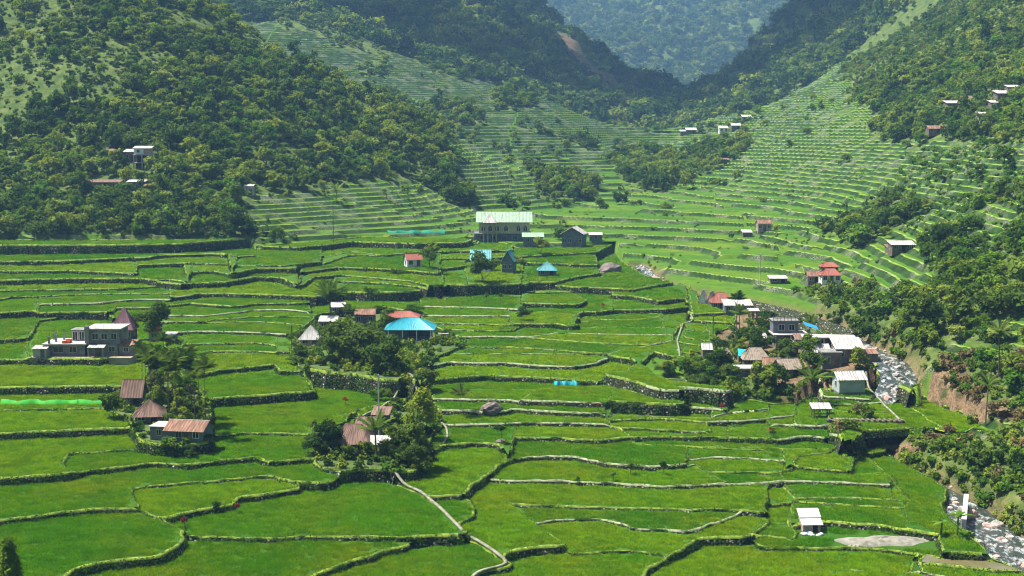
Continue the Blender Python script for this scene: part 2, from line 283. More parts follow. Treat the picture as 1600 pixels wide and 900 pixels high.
c 1 33.37,215.66 34.09,219.07
c 1 15.28,215.9 15.75,219.07
c 1 15.28,215.9 14.63,212.21
c 1 40.47,218.78 41.23,224.04
c 1 40.47,218.78 39.57,213.76
c 1 32.11,220.49 32.13,219.81
c 1 32.11,220.49 30.82,213.18
c 1 44.31,216.21 45.64,222.83
c 1 44.31,216.21 43.1,208.69
c 1 32.63,209.02 33.02,211.71
c 1 32.63,209.02 31.56,203.39
c 1 0,203.79 0.37,211.2
c 1 0,203.79 -0.46,191.56
c 1 36.89,198.77 37.13,200.16
c 1 36.89,198.77 36.23,193.83
c 1 24.29,193.75 25.48,201.07
c 1 24.29,193.75 23.67,189.96
c 1 38.24,192.84 39.21,199.79
c 1 38.24,192.84 37.64,188.87
c 1 -2.92,184.45 -2.74,186.84
c 1 50.67,161.89 48.82,154.55
c 1 49.55,173.39 50.4,176.45
c 1 49.55,173.39 47.42,164.11
c 1 50.09,182.47 51.42,188.57
c 1 50.09,182.47 48.83,176.37
c 1 48.97,197.96 49.03,196.92
c 1 48.97,197.96 46.03,187.5
c 1 38.97,210.39 39.57,213.76
c 1 38.97,210.39 37.23,202.69
c 1 48.01,208.64 49.99,220.08
c 1 48.01,208.64 46.82,202.2
c 1 48.02,200.48 49.94,210.31
c 1 48.02,200.48 46.93,194.9
c 1 32.2,174.94 34.13,183.43
c 1 32.2,174.94 31.07,169.93
c 1 46.01,153.51 47.11,156.72
c 1 46.01,153.51 45,150.67
c 1 57.25,221.26 58.88,228.7
c 1 57.25,221.26 57.17,220.48
c 1 49.16,220.19 50.13,223.74
c 1 49.16,220.19 46.04,208.32
c 1 49.84,215.52 51.04,219.98
c 1 49.84,215.52 48.44,210.6
c 1 -95.24,355.03 -97.18,363.64
c 1 -95.24,355.03 -90.42,335.44
c 1 -71.55,355.89 -75.39,373.51
c 1 -71.55,355.89 -66.9,334.31
c 1 -68.66,347.04 -72.18,366.68
c 1 -68.66,347.04 -66.9,334.31
c 1 -74.92,322.92 -83.91,358.94
c 1 -74.92,322.92 -75.26,324.95
c 1 -78.63,341.86 -82.27,359.63
c 1 -78.63,341.86 -75.26,324.95
c 1 -53.49,347.28 -54.68,352.89
c 1 -53.49,347.28 -49.28,322.4
c 1 -77.71,318.3 -80.97,330.53
c 1 -77.71,318.3 -75.36,309.28
c 1 -102.28,301.46 -105.95,313.46
c 1 -102.28,301.46 -99.32,291.86
c 1 -44.78,308.12 -45.68,312.51
c 1 -44.78,308.12 -43.04,298
c 1 -62.75,263.88 -65.08,275.69
c 1 -62.75,263.88 -61.48,257.55
c 1 -44.28,262.3 -46.52,273.42
c 1 -44.28,262.3 -43.05,255.96
c 1 -60.24,260.25 -61.26,264.04
c 1 -60.24,260.25 -58.38,252.07
c 1 -51.54,376.36 -53.9,395.98
c 1 -51.54,376.36 -49.52,359.65
c 1 0,400.61 0,418.35
c 1 0,400.61 0.32,390.43
c 1 -19.81,383.73 -20.15,397.65
c 1 -19.81,383.73 -18.42,343.88
c 1 -12.34,369.95 -13.23,385.73
c 1 -12.34,369.95 -10.12,327.53
c 1 -52.14,345.66 -53.12,355.17
c 1 -52.14,345.66 -49.28,322.4
c 1 -17.62,350.21 -18.7,362.13
c 1 -17.62,350.21 -15.6,320.78
c 1 -43.12,340.21 -43.84,347.9
c 1 -43.12,340.21 -40.8,317.67
c 1 -20.26,308.98 -20.78,322.46
c 1 -20.26,308.98 -19.49,297.05
c 1 -0.41,296.02 -0.68,304.32
c 1 -0.41,296.02 -0.1,284.76
c 1 -18.57,288.8 -18.67,294.29
c 1 2.95,379.71 3.36,391.81
c 1 2.95,379.71 1.72,332.44
c 1 22.75,374.32 23.89,403.41
c 1 22.75,374.32 22.09,356.11
c 1 23.57,327.73 24.33,334.62
c 1 23.57,327.73 21.31,303.05
c 1 2.14,311.22 2.62,328.12
c 1 2.14,311.22 1.84,300.99
c 1 40.23,321.55 42.46,343.3
c 1 40.23,321.55 39.46,313.44
c 1 40.44,315.07 43.37,342.89
c 1 40.44,315.07 38.56,296.93
c 1 13.44,292.83 13.7,298.64
c 1 13.44,292.83 12.3,280.65
c 1 31.51,285.83 33.09,306.31
c 1 31.51,285.83 30.69,276.04
c 1 35.44,282.58 36.91,292.47
c 1 35.44,282.58 33.96,273.62
c 1 39.46,279.71 40.62,290.85
c 1 39.46,279.71 38.23,268.94
'''
BORDER = [float(t) for t in '''-59.84 132.67 -49.87 132.67 -44.13 132.67 -22.95 135.71 -5.51 137.87 -3.94 139.61 12.33 139.61 36.15 141.17 50.34 140.99 55.64 140.99 56.34 150.24 54.78 153.51 53.77 153.88 53.53 159.04 53.54 171.36 57.54 182.31 57.31 188.13 56.09 194.69 55.14 201.32 54.92 202.13 52.73 202.97 49.03 196.92 48.98 197.51 51.05 202.22 58.58 203.99 62.54 203.99 64.13 200.75 64.66 199.93 69.42 202.55 70.23 210.8 68.44 216.68 67.39 226.13 67.6 228.56 63.71 217.56 63.88 219.63 61.98 237.67 59 231.36 52.35 226.73 51.36 232.14 49.07 229.89 45.64 222.83 41.23 224.04 40.47 224.52 38.17 226.4 34.19 221.08 26.16 226.77 23.68 233.38 22.64 245.72 26.43 258.66 29.33 252.75 30.28 250.6 31.11 253.99 34.44 258.01 37.56 263.86 38.03 264.96 38.79 268.69 40.23 277.05 46.03 288.01 46.04 288.13 47.93 300.14 46.06 299.44 44.82 305.36 42.71 319.11 44.14 338.11 43.37 342.89 42.46 343.3 41.6 349.56 39.4 346.54 34.63 360.43 31.57 394.77 31.7 433.98 31.2 434.43 15.21 416.6 6.08 416.6 0 418.35 -9.96 435.95 -10.45 416.76 -21.15 421.64 -30.77 421.64 -46.15 421.64 -60.64 402.78 -70.82 392.93 -71.82 394.67 -74.74 399.53 -89.47 392.3 -113.34 390.05 -142.34 390.05 -170.81 390.05 -165.19 377.11 -160.9 367.06 -154.27 351.69 -149.18 339.83 -143.02 325.49 -140.17 318.81 -127.71 290.03 -125.29 284.39 -114.41 259.15 -106.88 241.69 -98.52 222.32 -93.52 210.64 -86.47 194.36 -77.26 173.01 -70.21 156.64'''.split()]
LEVELS = [float(t) for t in '''-99.8 385.6 18.81 -138.3 383.5 18.81 -155.3 382.4 18.81 -111.2 382.4 18.81 -31.1 412 17.06 -28.9 412 17.06 -26.8 412 17.06 -24.6 412 17.06 -38.5 406 15.4 -37.8 406 15.4 -37.1 406 15.4 -37.1 404.9 15.4 -53.2 392.8 15.08 -53.1 392.8 15.08 -53 392.8 15.08 -52.8 392.8 15.08 1.6 407.9 14.4 1.7 407.9 14.4 1.8 407.9 14.4 1.9 407.9 14.4 -11 398.6 14.39 -15.7 397.6 14.39 -14 397.6 14.39 -12.3 397.6 14.39 -65.7 370.5 17.32 -64.8 370.5 17.32 -63.4 369.5 17.32 -62.5 369.5 17.32 -117.3 367.3 16.59 -149.8 364.5 16.59 -153.6 363.6 16.59 -149.2 362.7 16.59 -83.1 372.7 15.59 -88.4 370.8 15.59 -90.2 369.9 15.59 -93.2 368.1 15.59 21.8 391.9 13.72 20.5 391 13.72 21.2 391 13.72 21.8 391 13.72 -73.7 369.3 16.33 -73.5 368.4 16.33 -73.3 367.5 16.33 -72.5 363.8 16.33 -66.6 357.4 15.52 -67.1 356.6 15.52 -67.4 355.7 15.52 -68.8 354.1 15.52 -73.9 357.4 15.04 -77.6 355.7 15.04 -78.8 354.9 15.04 -79.1 354 15.04 -24 374.4 14.57 -23.1 374.4 14.57 -23.1 373.5 14.57 -22.2 372.6 14.57 -98.7 355.4 15.39 -98 355.4 15.39 -97.4 355.4 15.39 -97.1 354.5 15.39 -83.9 353.7 14.91 -88 352.1 14.91 -83.7 352.1 14.91 -87.6 351.3 14.91 -18.8 380.7 13.81 -15.5 380.7 13.81 -17.2 379.7 13.81 -13.9 379.7 13.81 12.8 370.2 13.1 13.6 369.4 13.1 14 369.4 13.1 14.5 369.4 13.1 -55 361.6 15.87 -55 360.8 15.87 -54.8 359.9 15.87 -54.6 358.1 15.87 -82.5 357.1 15.14 -82.3 356.3 15.14 -82 354.6 15.14 -81.5 352.2 15.14 -142 339.8 14.1 -132.4 339.8 14.1 -140 339.1 14.1 -141.6 338.3 14.1 -70.1 341.4 14.08 -69.9 341.4 14.08 -75.6 339.2 14.08 -75.4 339.2 14.08 5.4 353.8 12.46 8.6 353.8 12.46 6.4 353 12.46 9.6 353 12.46 -1.9 364.4 13.26 -3.1 362.8 13.26 -2.9 362 13.26 -7.8 359.5 13.26 -42.3 346.1 13.12 -42 346.1 13.12 -41.6 346.1 13.12 -40.5 345.3 13.12 -15 351.5 12.95 -14.9 351.5 12.95 -14.8 351.5 12.95 -14.7 351.5 12.95 -19.6 339.1 13.63 -18.9 338.4 13.63 -18.6 337.6 13.63 -18.3 336.9 13.63 27.6 392 11.92 28 380.3 11.92 28.1 371.8 11.92 28.6 363.6 11.92 -106.4 331.1 13.12 -104 331.1 13.12 -108.4 330.4 13.12 -106 330.4 13.12 -41.2 333.6 12.53 -40.9 332.9 12.53 -40.1 332.9 12.53 -41.1 332.3 12.53 10 328 11.72 9.4 327.4 11.72 10.2 327.4 11.72 11.1 327.4 11.72 -45 333.4 12.71 -45.9 332 12.71 -48 331.3 12.71 -46 331.3 12.71 38 336.3 11.14 38.1 336.3 11.14 38.2 336.3 11.14 38.4 336.3 11.14 33.2 318 11.28 33.3 318 11.28 33.4 318 11.28 33.5 318 11.28 42.6 340.3 10.76 41.9 333 10.76 41.1 325.3 10.76 40.3 317.4 10.76 -93.9 311.8 12.17 -93.7 311.8 12.17 -93.3 311.8 12.17 -92.9 311.8 12.17 12.3 318.3 11.24 12.8 318.3 11.24 13.5 318.3 11.24 14.2 318.3 11.24 -133.1 307.1 12.54 -132.8 307.1 12.54 -132.6 307.1 12.54 -132.8 306.5 12.54 0.1 317.1 10.8 0.2 317.1 10.8 0.4 317.1 10.8 0.5 317.1 10.8 24.5 322.5 10.13 25.2 321.9 10.13 26.2 321.3 10.13 28 320.7 10.13 18.8 322.7 11.15 19.9 322.1 11.15 20.3 322.1 11.15 20.7 322.1 11.15 -63.7 313.9 11.62 -63.3 313.9 11.62 -62.8 313.9 11.62 -62.3 313.9 11.62 41.2 308.7 10.7 41.1 308.1 10.7 41.2 308.1 10.7 41 307.6 10.7 -22.3 315.1 10.24 -22.3 315.1 10.24 -22.2 315.1 10.24 -22.1 314.5 10.24 -108.4 303.6 11.98 -107.5 303.6 11.98 -108.5 303 11.98 -108.7 302.5 11.98 -19 304.4 10.39 -15.3 303.9 10.39 -11.1 303.4 10.39 -6.3 302.8 10.39 -70.3 302.4 10.94 -69.9 302.4 10.94 -69.4 302.4 10.94 -68.9 302.4 10.94 14.9 306.5 9.21 15.7 305.9 9.21 17 305.4 9.21 18.9 304.4 9.21 -51.5 299.9 10.49 -54.1 299.4 10.49 -49.2 299.4 10.49 -45.3 298.9 10.49 45.3 296.5 9.98 45.5 296.5 9.98 45.6 296.5 9.98 45.7 296.5 9.98 -18.3 293.7 9.75 -18.2 292.7 9.75 -18.2 292.2 9.75 -17.8 292.2 9.75 -16.2 293.3 10.01 -11.6 292.8 10.01 -7.8 292.3 10.01 -2.1 292.3 10.01 -46.2 290.6 10.17 -44.2 290.1 10.17 -43.2 290.1 10.17 -43.1 289.7 10.17 5.5 296.9 10.28 4.8 296.4 10.28 7.7 296.4 10.28 11.9 293.3 10.28 31.1 295.9 9.11 31.1 295.4 9.11 30.8 294.9 9.11 31.1 294.9 9.11 -1.9 284.5 9.62 -5.6 284.1 9.62 -2.9 284.1 9.62 -0.1 284.1 9.62 37.8 289.1 9.31 38.4 289.1 9.31 38.7 288.6 9.31 39.4 288.6 9.31 -70.3 282.1 9.91 -70.2 282.1 9.91 -70.2 282.1 9.91 -70.1 282.1 9.91 33.2 290.3 9.22 33.1 289.3 9.22 33 288.8 9.22 33 287.9 9.22 1.7 282.6 9.24 2.3 282.6 9.24 3 282.6 9.24 3.7 282.6 9.24 35.6 278.4 9.08 36.7 277.9 9.08 37.6 277.5 9.08 38 277.5 9.08 41.3 285.7 9.46 41.5 285.7 9.46 41.5 285.2 9.46 41.1 284.3 9.46 -99.2 282.1 10.49 -101.3 280.2 10.49 -104.3 279.3 10.49 -111.8 277.9 10.49 20 271.5 9.08 23.8 271.1 9.08 24.9 271.1 9.08 25.9 271.1 9.08 -62.8 272.1 9.31 -62.1 272.1 9.31 -61.4 272.1 9.31 -60.6 272.1 9.31 33.5 274.4 8.77 37.7 269 8.77 37.9 269 8.77 38 269 8.77 -62.3 263.9 8.81 -61.9 263.9 8.81 -62 263.5 8.81 -62.1 263.1 8.81 -44.1 268.5 9.22 -43.9 267.7 9.22 -43.6 265.7 9.22 -43.3 264.1 9.22 -65.6 268.7 9.12 -65.5 268.3 9.12 -65.4 267.9 9.12 -65.3 267.5 9.12 -5.6 262.4 8.49 -2.8 261.7 8.49 -0.5 261.7 8.49 0.6 261.3 8.49 32.7 266.5 8.41 33.7 264.9 8.41 34.5 264.1 8.41 35.1 263.3 8.41 1.9 269.4 8.77 2.7 269.4 8.77 3.3 269 8.77 4.3 268.6 8.77 -59.2 260.2 8.9 -59 260.2 8.9 -59.1 259.9 8.9 -59 259.5 8.9 31.8 259.1 8.11 31.9 258.7 8.11 31.8 258.4 8.11 31.7 258 8.11 -92.7 285.4 9.83 -88.9 274.1 9.83 -75.4 266.9 9.83 -76.2 258.6 9.83 -96.7 255 9.61 -104.9 253.9 9.61 -106.8 253.5 9.61 -108.3 253.1 9.61 8.8 251.9 8.28 9.8 251.9 8.28 10.8 251.9 8.28 11.9 251.9 8.28 -53.7 249 8.47 -40.9 249 8.47 -40.4 249 8.47 -54.3 247.9 8.47 17.2 247.9 7.85 17.2 247.5 7.85 17.3 247.5 7.85 17.1 247.2 7.85 -57.1 243.6 7.78 -57 242.9 7.78 -56.9 242.3 7.78 -56.7 241.6 7.78 -30.2 300.1 9.02 -32.6 275.7 9.02 -34.2 260.6 9.02 -17.6 240.7 9.02 -65.5 240.5 8.66 -68.3 236.9 8.66 -80.6 236 8.66 -95.3 234.7 8.66 -14.4 237.4 7.3 -14.2 237.1 7.3 -12.6 237.1 7.3 -11 237.1 7.3 -33.4 229.3 7.36 -33.3 228.4 7.36 -33.2 227.9 7.36 -33 227.6 7.36 61.8 219.9 8.85 62.8 219.4 8.85 63.5 219.1 8.85 63.6 218.5 8.85 21.6 235.9 8.79 21.6 235.6 8.79 21.7 235.6 8.79 21.7 235.2 8.79 -41.2 237.1 7.63 -44.5 234.4 7.63 -44.3 233.2 7.63 -49.9 230.2 7.63 57.5 226.4 6.99 57.1 226.2 6.99 57.2 226.2 6.99 57.4 226.2 6.99 0.9 228.6 6.58 1.1 228.6 6.58 1.2 228.6 6.58 1.4 228.6 6.58 35.9 227.2 6.52 36 227.2 6.52 35.9 227 6.52 36 227 6.52 15 229.1 6.92 14.9 228.8 6.92 14.7 228.5 6.92 15.1 228.5 6.92 58.5 224.1 6.54 58.4 223.8 6.54 58.5 223.8 6.54 58.5 223.6 6.54 20.5 223.3 7.12 23.2 223 7.12 24 222.8 7.12 25.4 222.5 7.12 50.5 223.1 6.48 50.6 223.1 6.48 50.8 223.1 6.48 50.9 223.1 6.48 33.2 225.6 5.68 33.3 225.6 5.68 33.2 225.3 5.68 33.3 225.3 5.68 -67.5 221.7 7.27 -67.3 221.7 7.27 -69.5 221.4 7.27 -71.4 221.1 7.27 58 218.8 6.18 58.3 218.8 6.18 58 218.6 6.18 58.3 218.6 6.18 -4.7 220.6 6.03 -4.4 220.6 6.03 -4 220.6 6.03 -3.6 220.6 6.03 28.3 220 6.21 28.9 219.7 6.21 29.2 219.7 6.21 30.4 219.5 6.21 37.6 223.7 5.83 37.4 223.5 5.83 37.7 223.5 5.83 37.1 223.2 5.83 -22.3 221 5.86 -23 220.2 5.86 -23.3 219.7 5.86 -23.5 218.9 5.86 -25.8 215.2 6 -25.8 214.9 6 -25.8 214.7 6 -25.7 214.4 6 15.2 220.3 5.79 15.1 219.2 5.79 15 218.7 5.79 15 218.2 5.79 41.7 219.7 5.53 41.8 219.5 5.53 42.1 219.5 5.53 41.8 219.2 5.53 55.4 212.3 6.09 56.8 212 6.09 57.5 212 6.09 58.1 211.8 6.09 36.9 216.1 5.46 35.4 215.6 5.46 35.1 215.3 5.46 35.1 215.1 5.46 -9.6 215.3 5.27 -9.4 215.3 5.27 -9.2 215.3 5.27 -9 215.3 5.27 48.2 214.1 5.62 48 213.1 5.62 47.8 212.4 5.62 47.9 212.2 5.62 43.1 213.9 5.15 42.7 213.7 5.15 42.9 213.7 5.15 43.2 213.7 5.15 47 219.8 5.42 46.9 219.5 5.42 46.8 219 5.42 46.6 218.3 5.42 -31.8 234.1 6.97 -27.4 223.5 6.97 -33.7 213.4 6.97 -31.9 209.5 6.97 33.7 212 4.75 34.3 212 4.75 34 211.8 4.75 34.4 211.6 4.75 20.8 211.6 5.04 22.7 211.6 5.04 23 211.1 5.04 25.4 210.6 5.04 66.2 208.7 6.15 66.3 208 6.15 66.5 207.7 6.15 66.7 207.3 6.15 48.9 208.9 5.52 48.8 208.2 5.52 48.6 207.3 5.52 48.5 206.4 5.52 -88.4 203 7.01 -87.8 203 7.01 -87.1 203 7.01 -88.3 202.8 7.01 31.2 209.9 4.61 31.4 209.9 4.61 31.2 209.6 4.61 31.5 209.4 4.61 37.1 209.7 4.75 36.7 209.5 4.75 37 209.5 4.75 37.3 209.5 4.75 39.6 206.8 4.79 39.8 206.8 4.79 40 206.8 4.79 40.3 206.8 4.79 12.1 207.7 4.64 12.3 207.7 4.64 12.5 207.7 4.64 12.8 207.7 4.64 60.6 213.1 6.03 60.6 212.3 6.03 60.6 212.1 6.03 60.6 211.9 6.03 -62.4 253.1 7.2 -56.1 219.4 7.2 -54.3 208.6 7.2 -47.2 195.1 7.2 47.1 203.5 4.3 46.5 203.3 4.3 46.8 203.3 4.3 47.1 203.3 4.3 -10.8 204.2 4.73 -10.8 204.2 4.73 -10.8 204 4.73 -10.8 203.8 4.73 29.6 201.2 3.87 33.3 200.8 3.87 35.3 200.6 3.87 36.9 200.4 3.87 51.4 204 3.18 51.3 203.6 3.18 51.3 203.4 3.18 51.5 203.4 3.18 -1.6 205.5 4.73 -1.6 205.5 4.73 -1.5 205.5 4.73 -1.5 205.3 4.73 25.8 198.2 3.71 25.9 198.2 3.71 26 198.2 3.71 25.8 198 3.71 37.8 198.2 3.72 37.9 198 3.72 38 198 3.72 38 197.8 3.72 18.4 196.1 3.93 18.7 196.1 3.93 18.9 196.1 3.93 19.2 196.1 3.93 39.9 197.1 3.87 39.8 196.9 3.87 39.8 196.7 3.87 39.7 196.3 3.87 46.6 196.2 3.59 46.6 196 3.59 46.4 195.8 3.59 46.4 195.6 3.59 -15.3 229.5 5.34 -16 205 5.34 -20.4 196.4 5.34 -15.2 187.5 5.34 27.3 192.2 3.39 28.9 192.2 3.39 28.5 192 3.39 30.1 192 3.39 49.4 195.5 2.82 49.4 195.3 2.82 49.3 195.1 2.82 49.5 194.9 2.82 -38.4 198.4 5.55 -37.6 196.7 5.55 -35.4 195.3 5.55 -33.6 192.5 5.55 -63.5 194.5 5.88 -68.8 188.9 5.88 -72.5 185.2 5.88 -78.4 180.2 5.88 28.8 186 3.08 29.8 186 3.08 30.7 186 3.08 31.7 186 3.08 38.5 189.1 3.06 38.5 188.9 3.06 38.7 188.9 3.06 39 188.7 3.06 5.6 190.3 3.25 7.2 190.3 3.25 8.2 190.2 3.25 9 189.8 3.25 -6.2 195.3 3.94 -9.3 190.1 3.94 -10.1 185.2 3.94 -10.9 179.7 3.94 37.7 181.8 2.55 38.1 181.8 2.55 38.6 181.8 2.55 39 181.8 2.55 35.3 182 2.28 35.2 181.8 2.28 35.1 181.7 2.28 35.4 181.7 2.28 50.4 180.3 2.43 50.4 179.8 2.43 50.4 179.6 2.43 50.4 179.5 2.43 43.2 176.5 2.34 44.9 176.3 2.34 46.2 175.8 2.34 49.4 175.2 2.34 -38.5 171.8 4.43 -42.5 170.1 4.43 -41.8 169.2 4.43 -41.9 167.5 4.43 33.1 173.9 1.79 33.5 173.9 1.79 33.9 173.9 1.79 34.3 173.9 1.79 -6.8 170.5 3.21 -7.3 169.9 3.21 -6.9 169.5 3.21 -6.8 168.5 3.21 -49.7 178.5 4.8 -62.1 171 4.8 -58.7 168.1 4.8 -70.8 162.6 4.8 36.4 172.2 2.13 36.6 172.2 2.13 36.5 172.1 2.13 36.7 172.1 2.13 20.9 167.7 2.39 21 167.7 2.39 21.2 167.7 2.39 21.4 167.7 2.39 -20 181 3.62 -15.6 170.1 3.62 -11.2 165.4 3.62 -12.4 161.4 3.62 32.3 166.2 1.69 32.8 166.2 1.69 32.7 166.1 1.69 33 165.9 1.69 37.1 164.9 1.44 36.6 164.8 1.44 37.5 164.8 1.44 38.3 164.8 1.44 53.9 187.6 2.32 54.9 182.3 2.32 54.3 179.2 2.32 51.8 159.9 2.32 -3.6 181.7 2.75 -1.6 170 2.75 -1 163.4 2.75 -1.4 157.4 2.75 6.9 163.6 2.04 11.2 162.6 2.04 8.9 161.7 2.04 7.7 160.5 2.04 45.7 154.1 1.06 45.5 153.5 1.06 45.3 153.2 1.06 45.3 152.9 1.06 52.9 153.7 1.54 53.2 153.6 1.54 53.5 153.5 1.54 53.6 153.5 1.54 -46.3 161.2 4.14 -62.1 152.1 4.14 -53 144.8 4.14 -46.4 136.6 4.14 -36.5 154 3.09 -25.2 147.6 3.09 -29.7 143.1 3.09 -23.6 139.7 3.09 -6.2 156.6 2.35 -14.9 149.5 2.35 -5.7 145.3 2.35 -6.2 142 2.35 5.6 154.5 1.75 11.2 149.3 1.75 1.7 146.2 1.75 11.8 143.7 1.75 23.5 159.4 1.21 34.5 152.5 1.21 25.2 148.7 1.21 35.2 145.3 1.21 38.5 148.5 0.83 39.3 147.4 0.83 41.5 146.9 0.83 46 146.5 0.83 51.2 147.1 1.27 52.4 146 1.27 53.5 145.6 1.27 54.5 145.2 1.27'''.split()]
RIVER = [(35.6, 390.0, 2.5, 13.64), (36.9, 370.7, 2.5, 12.87), (38.1, 354.4, 2.5, 12.23), (40.8, 339.9, 3, 11.6), (45.9, 333.9, 3.5, 11.6), (51.5, 321.1, 4, 11.6), (57.0, 311.0, 4, 11.6), (61.7, 298.8, 4, 11.6), (64.7, 281.7, 4, 11.6), (64.7, 258.4, 4, 11.6), (65.2, 239.4, 4.5, 11.6), (64.6, 230.6, 4.5, 10.67), (62.3, 225.9, 4, 9.37), (58.7, 222.2, 3, 7.95), (54.5, 216.3, 3, 6.21), (52.4, 210.5, 2.6, 5.01), (52.8, 203.3, 2.6, 4.07), (53.9, 193.3, 2.8, 3.4), (56.1, 187.0, 3.2, 3.34), (57.2, 178.2, 4, 3.15), (57.3, 166.0, 5, 2.85), (57.9, 156.8, 5.5, 2.45), (60.6, 146.7, 6, 1.77), (74.6, 126.69999999999999, 6, -0.28)]
